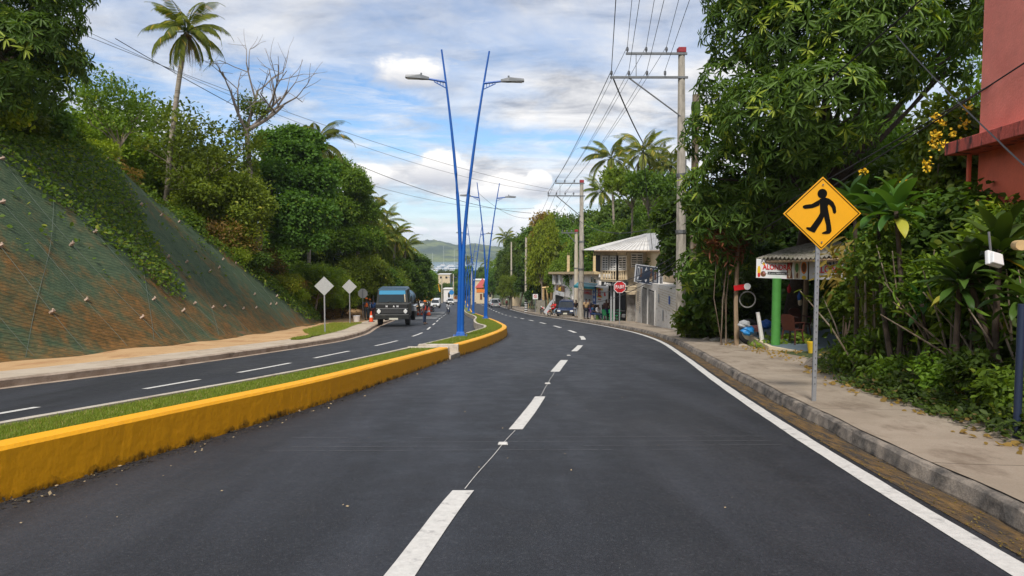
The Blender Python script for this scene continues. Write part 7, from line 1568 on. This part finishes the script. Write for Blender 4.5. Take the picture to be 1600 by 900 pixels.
for s in (-1, 1):
    MB().tube([(s*.5, -.02, 1.68), (s*.05, .05, 1.80)], .012, 4).build('wiper', M['trim_k'], wsd)
    MB().add([(s*(W2*.955), .45, 1.72), (s*(W2*.955), 1.3, 1.72), (s*(W2*.89), 1.25, 2.4), (s*(W2*.89), .6, 2.4)], [(0, 1, 2, 3)]).build('side_window', M['wshield'], tr)
    hlb = MB().lathe([(.0, -.06), (.13, -.05), (.14, .02), (.14, .06)], (s*.93, -.03, 1.08), 'Y', 18).build('headlight', M['light_w'], tr, smooth=True); ring(.14, .02, (s*.93, -.07, 1.08)).build('headlight_ring', M['chrome'], hlb, smooth=True)
    MB().box((s*.98, -.08, .74), (.22, .1, .10)).build('indicator', M['light_r'], tr, bev=.01)
    MB().box((s*1.32, .15, 1.95), (.06, .18, .42)).build('mirror', M['trim_k'], tr, bev=.02); MB().tube([(s*W2, .2, 1.65), (s*1.31, .16, 1.9)], .014, 5).build('mirror_arm', M['trim_k'], tr)
    MB().box((s*W2*.99, .95, .82), (.10, .9, .12)).build('step', M['trim_k'], tr)
    wheel(tr, s*.98, 1.0, .50, .30); wheel(tr, s*1.02, 4.35, .50, .28); wheel(tr, s*.72, 4.35, .50, .28)
    MB().box((s*1.02, 4.35, 1.15), (.62, 1.3, .10)).build('mudguard', M['galv'], tr, bev=.02); MB().box((s*1.02, 3.75, .98), (.62, .05, .45)).build('mudguard_front', M['galv'], tr)
MB().box((0, -.03, 1.42), (2.16, .05, .26)).build('name_band', M['trim_k'], tr, bev=.01); 
q = MB(); MB().box((0, -.03, 1.08), (1.52, .04, .34)).build('grille', M['trim_k'], tr)
for k in range(6): q.box((0, -.06, .95+k*.055), (1.48, .02, .014))
q.build('grille_bars', M['steel'], tr); MB().box((0, -.05, 1.275), (2.2, .04, .025)).build('grille_trim', M['rim'], tr)
for c, x in (('M', -.38), ('A', .12), ('N', .38)): text_on('lettering', c, .17, (x, -.062, 1.42), (1, 0, 0), (0, 0, 1), M['sign_white'], tr, .006, .008)
MB().box((0, -.12, .70), (2.36, .22, .34)).build('bumper', M['truck_k'], tr, bev=.03); MB().box((.12, -.24, .56), (.62, .02, .13)).build('number_plate', M['plate'], tr)
MB().tube([(0, .3, .62), (0, 6.3, .62)], .0, 4) if False else None
for s in (-1, 1): MB().box((s*.42, 3.6, .86), (.10, 5.6, .22)).build('chassis_rail', M['truck_k'], tr)
MB().tube([(-.98, 1.0, .5), (.98, 1.0, .5)], .06, 8).build('axle', M['steel'], tr); MB().tube([(-.98, 4.35, .5), (.98, 4.35, .5)], .09, 8).build('axle', M['steel'], tr)
q = MB(); n_ = 24
vs = [(.98*cos(2*pi*i/n_)*1.05, y, 1.68+.66*sin(2*pi*i/n_)) for y in (2.25, 6.3) for i in range(n_)]; q.add(vs, [tuple(range(n_)), tuple(reversed(range(n_, 2*n_)))]+[(i, (i+1) % n_, n_+(i+1) % n_, n_+i) for i in range(n_)]); q.build('tank', M['truck_blue'], tr, smooth=True)
for y in (2.4, 4.2, 6.1): q = MB(); vs = [(1.0*cos(2*pi*i/n_)*1.06, yy, 1.68+.69*sin(2*pi*i/n_)) for yy in (y, y+.06) for i in range(n_)]; q.add(vs, [tuple(range(n_)), tuple(reversed(range(n_, 2*n_)))]+[(i, (i+1) % n_, n_+(i+1) % n_, n_+i) for i in range(n_)]); q.build('tank_band', M['steel'], tr, smooth=True)
MB().lathe([(.28, 0), (.28, .16), (.24, .2), (0, .2)], (0, 4, 2.3), n=16).build('tank_hatch', M['truck_blue'], tr); 
person('worker in red vest standing beside the truck tank', (tr.location.x+1.55, TY+4.6, float(fz(TY+4.6))+.004), 1.2, cloth((.03, .04, .06)), cloth((.03, .05, .10)), 'stand', vest=cloth((.65, .05, .02)), hat=cloth((.85, .20, .02)))
# motorcycles --------------------------------------------------------------------
def moto(label, loc, rz, tankm, rider=None):
    r = empty('motorcycle', loc, rz, label, 'motorcycle')
    for y in (-.63, .63):
        t = ring(.25, .045, (0, y, .30), 'X', 24, 8).build('wheel', M['rubber'], r, smooth=True); q = MB()
        for k in range(8): a = k*pi/4; q.tube([(0, y, .30), (0, y+.22*cos(a), .30+.22*sin(a))], .007, 4)
        q.build('spokes', M['chrome'], t)
    q = MB(); q.tube([(0, -.63, .30), (0, -.42, .88)], .03, 6); q.tube([(0, -.42, .82), (0, .1, .45), (0, .35, .45), (0, .63, .30)], .028, 6); q.tube([(0, -.4, .75), (0, .3, .70), (0, .75, .74)], .025, 6); q.build('frame', M['trim_k'], r)
    q = MB(); q.box((0, -.02, .42), (.22, .36, .26)); q.tube([(.10, -.1, .35), (.13, .7, .33)], .035, 8); q.build('engine', M['steel'], r, bev=.02)
    MB().tube([(0, -.38, .78), (0, -.15, .82), (0, .05, .76)], [.08, .13, .09], 10).build('fuel_tank', tankm, r, smooth=True); MB().box((0, .35, .78), (.24, .62, .09)).build('seat', M['trim_k'], r, bev=.03)
    q = MB(); q.tube([(-.34, -.30, 1.00), (-.1, -.42, .92), (.1, -.42, .92), (.34, -.30, 1.00)], .014, 6); q.build('handlebar', M['chrome'], r); MB().lathe([(.0, -.05), (.085, -.04), (.09, .03), (.05, .08)], (0, -.50, .82), 'Y', 14).build('headlight', M['light_w'], r, smooth=True)
    q = MB(); q.tube([(0, -.95, .42), (0, -.75, .60), (0, -.5, .58)], [.05, .06, .05], 6, flat=.4); q.tube([(0, .45, .62), (0, .85, .60), (0, .95, .48)], [.05, .07, .05], 6, flat=.4); q.build('mudguard', tankm, r)
    return r
def rider(label, loc, rz, top, legs, hat=None): 
    dx_, dy_ = -sin(rz)*.22, cos(rz)*.22; return person(label, (loc[0]+dx_, loc[1]+dy_, loc[2]-.02), rz, top, legs, 'ride', hat=hat, longsl=True)
m1 = rd(xat(700.3, 96), 96); moto('motorcycle ridden towards the camera in the left carriageway', m1, .1, M['car_blue']); rider('rider in white and dark clothes on the nearer oncoming motorcycle', m1, .1, cloth((.35, .36, .38)), cloth((.02, .03, .05)), M['trim_k'])
m2 = rd(xat(698.5, 128), 128); moto('motorcycle farther up the left carriageway', m2, .1, M['trim_k']); rider('rider in black on the farther oncoming motorcycle', m2, .1, cloth((.02, .03, .03)), cloth((.03, .04, .04)), cloth((.03, .10, .12)))
m3 = ps(865.5, 73); moto('red shirted rider motorcycle parked askew before the blue car', m3, -.9, M['sign_red']); rider('rider in red shirt and pale jeans beside the dark blue car', m3, -.9, cloth((.62, .03, .03)), cloth((.20, .30, .38)))
m4 = ps(848, 85); moto('dark motorcycle parked beneath the leaning board', m4, .3, M['sign_red'])
m5 = gpt(1170, 23.2); 
m6 = (xat(976, 52.3), 52.3, zf(52)+.02); moto('dark motorcycle parked in shade right of the stop sign post', m6, 1.2, M['trim_k'])
m7 = rd(xat(674, 112), 112); moto('small motorcycle at the orange cones on the left', m7, .6, M['trim_k']); person('person in yellow green vest among the orange cones', (m7[0]-.9, 112.6, m7[2]), .4, cloth((.50, .45, .08)), cloth((.05, .06, .07)), 'stand', hat=cloth((.7, .5, .05)))
# cones and barrels
M['cone'] = mat('orange_plastic', (.85, .10, .02), .5)
def cone(label, loc, s=1.):
    r = empty('traffic_cone', loc, 0, label, 'traffic cone', 'orange cones closing the left lot'); r.scale = (s, s, s); MB().box((0, 0, .02), (.42, .42, .04)).build('base', M['trim_k'], r); MB().lathe([(.16, .04), (.035, .80), (0, .80)], n=14).build('cone_body', M['cone'], r, smooth=True); MB().lathe([(.112, .34), (.088, .50)], n=14).build('white_band', M['sign_white'], r); return r
for k, (px, Y) in enumerate([(653, 88), (658.5, 88), (667, 88), (670, 86.5), (673.5, 112), (564, 0)][:5]): cone(['leftmost orange cone right of the truck tank', 'second orange cone from the truck', 'third orange cone from the truck', 'tallest orange cone at the right end of the row', 'orange cone behind the row beside the small motorcycle'][k], rd(xat(px, Y), Y), 1.35 if k == 3 else 1.1)
cone('single orange cone on the left sidewalk between worker and truck', pp(579.5, 50), 1.0)
# white bucket and orange debris at the workers
c = pp(556.5, 51); q = MB(); q.lathe([(.22, 0), (.27, .42), (.28, .44), (.23, .44), (.22, .40)], c, n=16); tag(q.build('paint_bucket', M['sign_white'], smooth=True), 'white paint bucket standing left of the octagonal sign post', 'bucket')
# yellow machine
YM = 158; c = rd(xat(655, YM), YM); r = empty('excavator', c, .4, 'yellow construction machine behind the white pickup', 'construction vehicle')
M['mach'] = mat('machine_yellow', (.80, .38, .01), .5, .15, 2); MB().box((-1.6, 0, 1.9), (3.4, 2.4, 1.3)).build('body', M['mach'], r, bev=.08); MB().box((1.6, 0, 1.7), (2.6, 2.2, 1.0)).build('counterweight', M['mach'], r, bev=.08); MB().box((-.1, 0, 2.9), (1.3, 1.4, 1.3)).build('cab', M['grey_p'], r, bev=.04)
q = MB(); q.tube([(2.2, 0, 2.3), (3.2, 0, 4.3), (4.6, 0, 4.9), (5.0, 0, 3.2)], [.22, .26, .2, .14], 6); q.build('boom', M['mach'], r)
for s in (-1, 1): q = MB(); q.prism([(-2.2, 0), (2.0, 0), (2.5, .45), (2.0, .9), (-2.2, .9), (-2.7, .45)], (0, s*.9, .02), (1, 0, 0), (0, 0, 1), -s*.5); q.build('track', M['trim_k'], r, bev=.04)
# orange dirt heap and stall behind the workers
q = MB(); c = at(552, 483, 66); bm = bmesh.new(); bmesh.ops.create_icosphere(bm, subdivisions=3, radius=1.0)
rs = np.random.RandomState(3); [setattr(v, 'co', v.co*(1+.18*(rs.rand()-.5))) for v in bm.verts]; me = bpy.data.meshes.new('dirt_heap'); bm.to_mesh(me); bm.free(); o = link_mesh('dirt_heap', me, M['orange_w'] if False else M['dirt_l'], loc=(c.x, 66, Hs(c.x, 66)-.1)); o.scale = (2.2, 1.4, 1.1); tag(o, 'orange sandy dirt heap behind the workers', 'dirt heap')
# ---------------------------------------------------------------- grass, far hills, sea and boats
rs = np.random.RandomState(99)
def blades(name, n, y0, y1, fa, fb, hz, hgt, label, cat, seed, leaf='leaf_lime', w_=.10):
    rs = np.random.RandomState(seed); t = rs.rand(n)**1.0; Y = y0*(y1/y0)**t; X = fa(Y)+(fb(Y)-fa(Y))*rs.rand(n); Z = fz(Y)+hz(Y); D = rdir(rs, n)*.55; D[:, 2] = np.abs(D[:, 2])+.55; P = np.stack([X, Y, Z], -1)
    L = hgt*(.5+rs.rand(n)); V, F, r_ = leaves(P, D, rdir(rs, n), L, 'blade', rs); return tag(link_mesh(name, np_mesh(name, V, F, r_), M[leaf]), label, cat, kind='stuff')
LEAF['blade'] = (np.array([(-.07, 0, 0), (-.05, .55, .03), (0, 1, -.04), (.05, .55, .03), (.07, 0, 0)])[[0, 1, 2, 3]], np.array([(0, 3, 2, 1)]))
M['leaf_grass'] = leaf_mat('grass_blade', (.15, .21, .030), (.30, .37, .060), (.46, .38, .16), huev=0)
gm = dict(fa=off(fMB, .17), fb=lambda Y: fMF(Y)-.27, hz=lambda Y: hF(Y)-.05)
blades('grass', 90000, 3.6, 18.6, hgt=.05, label='mown green grass strip on the near median bed', cat='grass', seed=1, leaf='leaf_grass', **gm); blades('grass', 50000, 19.9, 90, hgt=.08, label='green grass on the far median bed around the lamp posts', cat='grass', seed=2, leaf='leaf_grass', **gm)
gv = lambda a, b: dict(fa=off(fLK, a), fb=off(fLK, b), hz=lambda Y: .15+0*Y)
blades('grass', 30000, 26, 47, fa=lambda Y: fLK(Y)-2.3*smooth01((Y-26)/10)-.9, fb=lambda Y: fLK(Y)-1.2, hz=lambda Y: .15+0*Y, hgt=.10, label='green grass verge strip at the feet of the grey diamond signs', cat='grass', seed=3, leaf='leaf_grass')
# road edge grit
def grit(name, n, fa, fb, y0, y1, h, s, m, label, seed):
    rs = np.random.RandomState(seed); Y = y0*(y1/y0)**rs.rand(n); X = fa(Y)+(fb(Y)-fa(Y))*rs.rand(n)**1.5; Z = fz(Y)+h; P = np.stack([X, Y, Z], -1); D = rdir(rs, n); D[:, 2] *= .2; N = rdir(rs, n)*.5+np.array([0, 0, 1.]); V, F, r_ = leaves(P, D, N, s*(.4+rs.rand(n)), 'chip', rs); return tag(link_mesh(name, np_mesh(name, V, F, r_), M[m]), label, 'debris', kind='stuff')
M['grit_pale'] = mat('pale_grit', (.40, .30, .17), .9); M['grit_dark'] = mat('dark_grit', (.035, .028, .018), .95)
grit('grit', 1300, fMF, off(fMF, .22), 4, 34, .012, .035, 'grit_dark', 'dark grit and leaf crumbs at the foot of the yellow median kerb', 5); grit('grit', 130, fMF, off(fMF, .35), 4, 34, .012, .035, 'grit_pale', 'pale chips along the yellow median kerb', 6); grit('grit', 1300, off(fRL, .13), off(fRK, .0), 3.5, 40, .014, .02, 'leaf_dry', 'brown grit in the right gutter', 7)
grit('grit', 60, off(fMF, .5), off(fRL, -.2), 4.5, 18, .012, .022, 'grit_pale', 'scattered tiny pale chips on the asphalt', 8)
M['dust'] = mat('pale_road_dust', (.20, .205, .21), .9, .25, .6, col2=(.08, .082, .088), v2=(.45, .6))
ribbon('dust_patch', off(fLK, .3), lambda Y: fLD(Y)-.3, .004, Yseq(66, 112), M['dust'], 4)
# sea
M['sea'] = mat('sea_water', (.10, .20, .28), .18, .1, .02, .3, .6, spec=.5)
q = MB(); q.add([(-6000, 700, -30.4), (6000, 700, -30.4), (6000, 9000, -30.4), (-6000, 9000, -30.4)], [(0, 1, 2, 3)]); q.build('sea', M['sea'])['kind'] = 'structure'
# far hills as a displaced ridge with woods
def hill_mat():
    m = bpy.data.materials.new('wooded_hill'); m.use_nodes = True; t = NT(m.node_tree); p = t.n['Principled BSDF']; c = t.new('ShaderNodeTexCoord').outputs['Object']
    n = t.noise(c, .0075, 8, .62); f = t.noise(c, .09, 6, .75); col = t.mix(t.maprange(n, .44, .58), (.016, .050, .034, 1), (.17, .21, .06, 1)); col = t.mix(t.maprange(f, .4, .66, 0, .8), col, (.030, .06, .028, 1)); t.l.new(col, p.inputs['Base Color']); p.inputs['Roughness'].default_value = 1; return m
fhill = curve([(-2600, 5), (-1500, 26), (-900, 40), (-420, 50), (-330, 54), (-262, 60), (-225, 58), (-190, 48), (-165, 44), (-130, 49), (-105, 51), (-75, 46), (-45, 40), (0, 38), (60, 32), (140, 26), (400, 34), (900, 42), (1800, 25), (2600, 5)])
hx = np.arange(-2600, 2601, 9.); hy = np.linspace(0, 1, 34); HX, HT = np.meshgrid(hx, hy); HY = 1840+HT*520+50*np.sin(HX*.006); rs = np.random.RandomState(8)
rz_ = lump(HX, HY, 38); HZ = -31.5+fhill(HX*2060/2060)*np.sin(np.clip(HT*1.15, 0, 1)*pi/2)**1.15*(1+.09*rz_)+3.2*np.abs(rs.randn(*HX.shape))*.7*np.clip(HT*8, 0, 1)+1.5*lump(HX, HY, 12)*np.clip(HT*6, 0, 1)
i = (np.arange(len(hy)-1)[:, None]*len(hx)+np.arange(len(hx)-1)[None]).ravel(); nx_ = len(hx)
link_mesh('hills', np_mesh('hills', np.stack([HX, HY, HZ], -1).reshape(-1, 3), np.stack([i, i+1, i+nx_+1, i+nx_], -1), smooth=False), hill_mat())['kind'] = 'structure'
for k, (px, py, wd) in enumerate([(661, 400, 9), (668, 402, 7), (674, 401, 8), (678, 403, 6), (652, 396, 8), (640, 398, 7)]):
    Y = 1925; c = at(px, py, Y); r = empty('shore_house', (c.x, Y, c.z-6), 0, ['white house leftmost of the bright pair on the far shore', 'second white house of the far shore row', 'third white house of the far shore row', 'rightmost white house of the far shore row', 'small white house higher on the far shore hill', 'far left white house on the shore hill'][k], 'house', 'houses across the bay')
    q = MB(); q.box((0, 0, 4), (wd, 8, 7)); q.build('wall', M['white_wall'], r); q = MB(); q.add([(-wd*.6, -5, 7.5), (wd*.6, -5, 7.5), (wd*.6, 5, 7.5), (-wd*.6, 5, 7.5), (-wd*.3, 0, 10), (wd*.3, 0, 10)], [(0, 1, 5, 4), (1, 2, 5), (2, 3, 4, 5), (3, 0, 4)]); q.build('roof', M['tile_red' if k % 2 else 'tin_pale'], r)
def boat(label, px, Y, L, mast=0, rz=.3):
    X = xat(px, Y); r = empty('boat', (X, Y, -30.4), rz, label, 'boat', 'boats moored in the bay'); L = L*1.7; W_ = L*.30; r.scale = (1, 1, 1.8)
    loft(MB(), [(-L/2, [(.05, .2), (.1, 1.3)]), (-L*.25, [(W_*.25, 0), (W_*.42, 1.15)]), (0, [(W_*.34, -.1), (W_*.5, 1.0)]), (L*.35, [(W_*.32, 0), (W_*.46, 1.0)]), (L/2, [(W_*.28, .1), (W_*.40, 1.0)])]).build('hull', M['sign_white'], r)
    MB().box((0, L*.08, 1.8), (W_*.62, L*.38, 1.5), taper=.75).build('cabin', M['sign_white'], r); MB().box((0, L*.08-.02, 1.85), (W_*.60, L*.385, .5), taper=.92).build('cabin_windows', M['win_dark'], r)
    if mast: MB().tube([(0, 0, 1), (0, 0, mast)], .14, 5).build('mast', M['sign_white'], r)
for k, (px, Y, L, m_, rz, l) in enumerate([(655, 1150, 16, 0, 1.4, 'white motor boat at the left end of the bay'), (662, 1250, 14, 0, 1.5, 'white boat second from the left in the bay'), (670, 1050, 17, 0, 1.3, 'long white boat left of the bay centre'), (676, 1200, 13, 15, 1.5, 'white sailboat left of the tall mast'), (682, 980, 18, 0, 1.4, 'white boat nearest the shore trees'), (688, 1120, 14, 0, 1.2, 'white boat at the centre of the bay'), (693.5, 1300, 14, 22, 1.5, 'sailboat with the tallest mast in the bay'), (700, 1080, 15, 0, 1.4, 'white boat right of the tall mast'), (707, 1230, 22, 0, 1.5, 'large white boat beside the lamp post'), (710, 1000, 16, 18, 1.4, 'sailboat just left of the near lamp post'), (648, 1020, 14, 0, 1.4, 'small white boat behind the left trees'), (712, 930, 15, 0, 1.4, 'white boat close to shore beside the lamp post')]): boat(l, px, Y, L, m_, rz)
# trees down in the town, in front of the bay
GT = 'trees in the town below the bay'
for k, (kind, px, yt, Y, sc, l) in enumerate([('round', 676, 428, 330, 1.7, 'tree left of the square beige house'), ('dark', 668, 436, 260, 1.5, 'dark tree above the yellow machine'), ('round', 697, 422, 360, 1.9, 'tree above the square beige house'), ('dark', 708, 425, 380, 1.9, 'dark tree right of the beige house'), ('dark', 684, 445, 275, 1.2, 'dark tree below the beige house'), ('round', 700, 442, 280, 1.3, 'green tree directly behind the white shed'), ('lime', 712, 436, 290, 1.4, 'light green tree behind the near lamp post'), ('dark', 728, 418, 310, 2.0, 'dark tree between the blue lamp posts'), ('round', 740, 425, 320, 1.8, 'green tree behind the third lamp post'), ('dark', 755, 420, 300, 1.8, 'dark tree above the red roofed house'), ('round', 768, 418, 280, 1.8, 'green tree right of the second lamp post'), ('dark', 722, 440, 250, 1.2, 'low dark tree behind the lamp row'), ('round', 655, 440, 200, 1.0, 'tree above the white pickup'), ('dark', 664, 447, 190, .9, 'low dark tree behind the yellow machine'), ('round', 690, 450, 255, 1., 'low tree left of the white shed'), ('dark', 678, 452, 230, .9, 'dark shrubby tree behind the white cars')]):
    tpx(kind, px, yt, Y, l, GT, var=k, wide=sc)
for k, (px, py, Y, l) in enumerate([(671, 414, 340, 'small palm against the bay left of the beige house'), (732, 400, 330, 'small palm between the blue lamp posts'), (760, 405, 320, 'small palm behind the second lamp post'), (787, 392, 260, 'far palm at the left end of the right hill')]):
    Xb = xat(px, Y); palm(l, (Xb, Y, Hs(Xb, Y)-.2), at(px, py+6, Y), 4.2, 16, 160+k, .2, 'small palms down in the town', nuts=False, dead=2)

# the air over the bay: a thin even haze
hz = bpy.data.materials.new('haze_air'); hz.use_nodes = True; t = NT(hz.node_tree); t.n.clear(); oo = t.new('ShaderNodeOutputMaterial'); pv = t.new('ShaderNodeVolumePrincipled')
pv.inputs['Color'].default_value = (.80, .88, 1, 1); pv.inputs['Density'].default_value = .00017; t.l.new(pv.outputs[0], oo.inputs['Volume'])
tag(MB().box((0, 4400, 4), (12400, 9400, 90)).build('haze', hz), 'thin pale haze in the air over the road and bay', 'haze', kind='stuff')
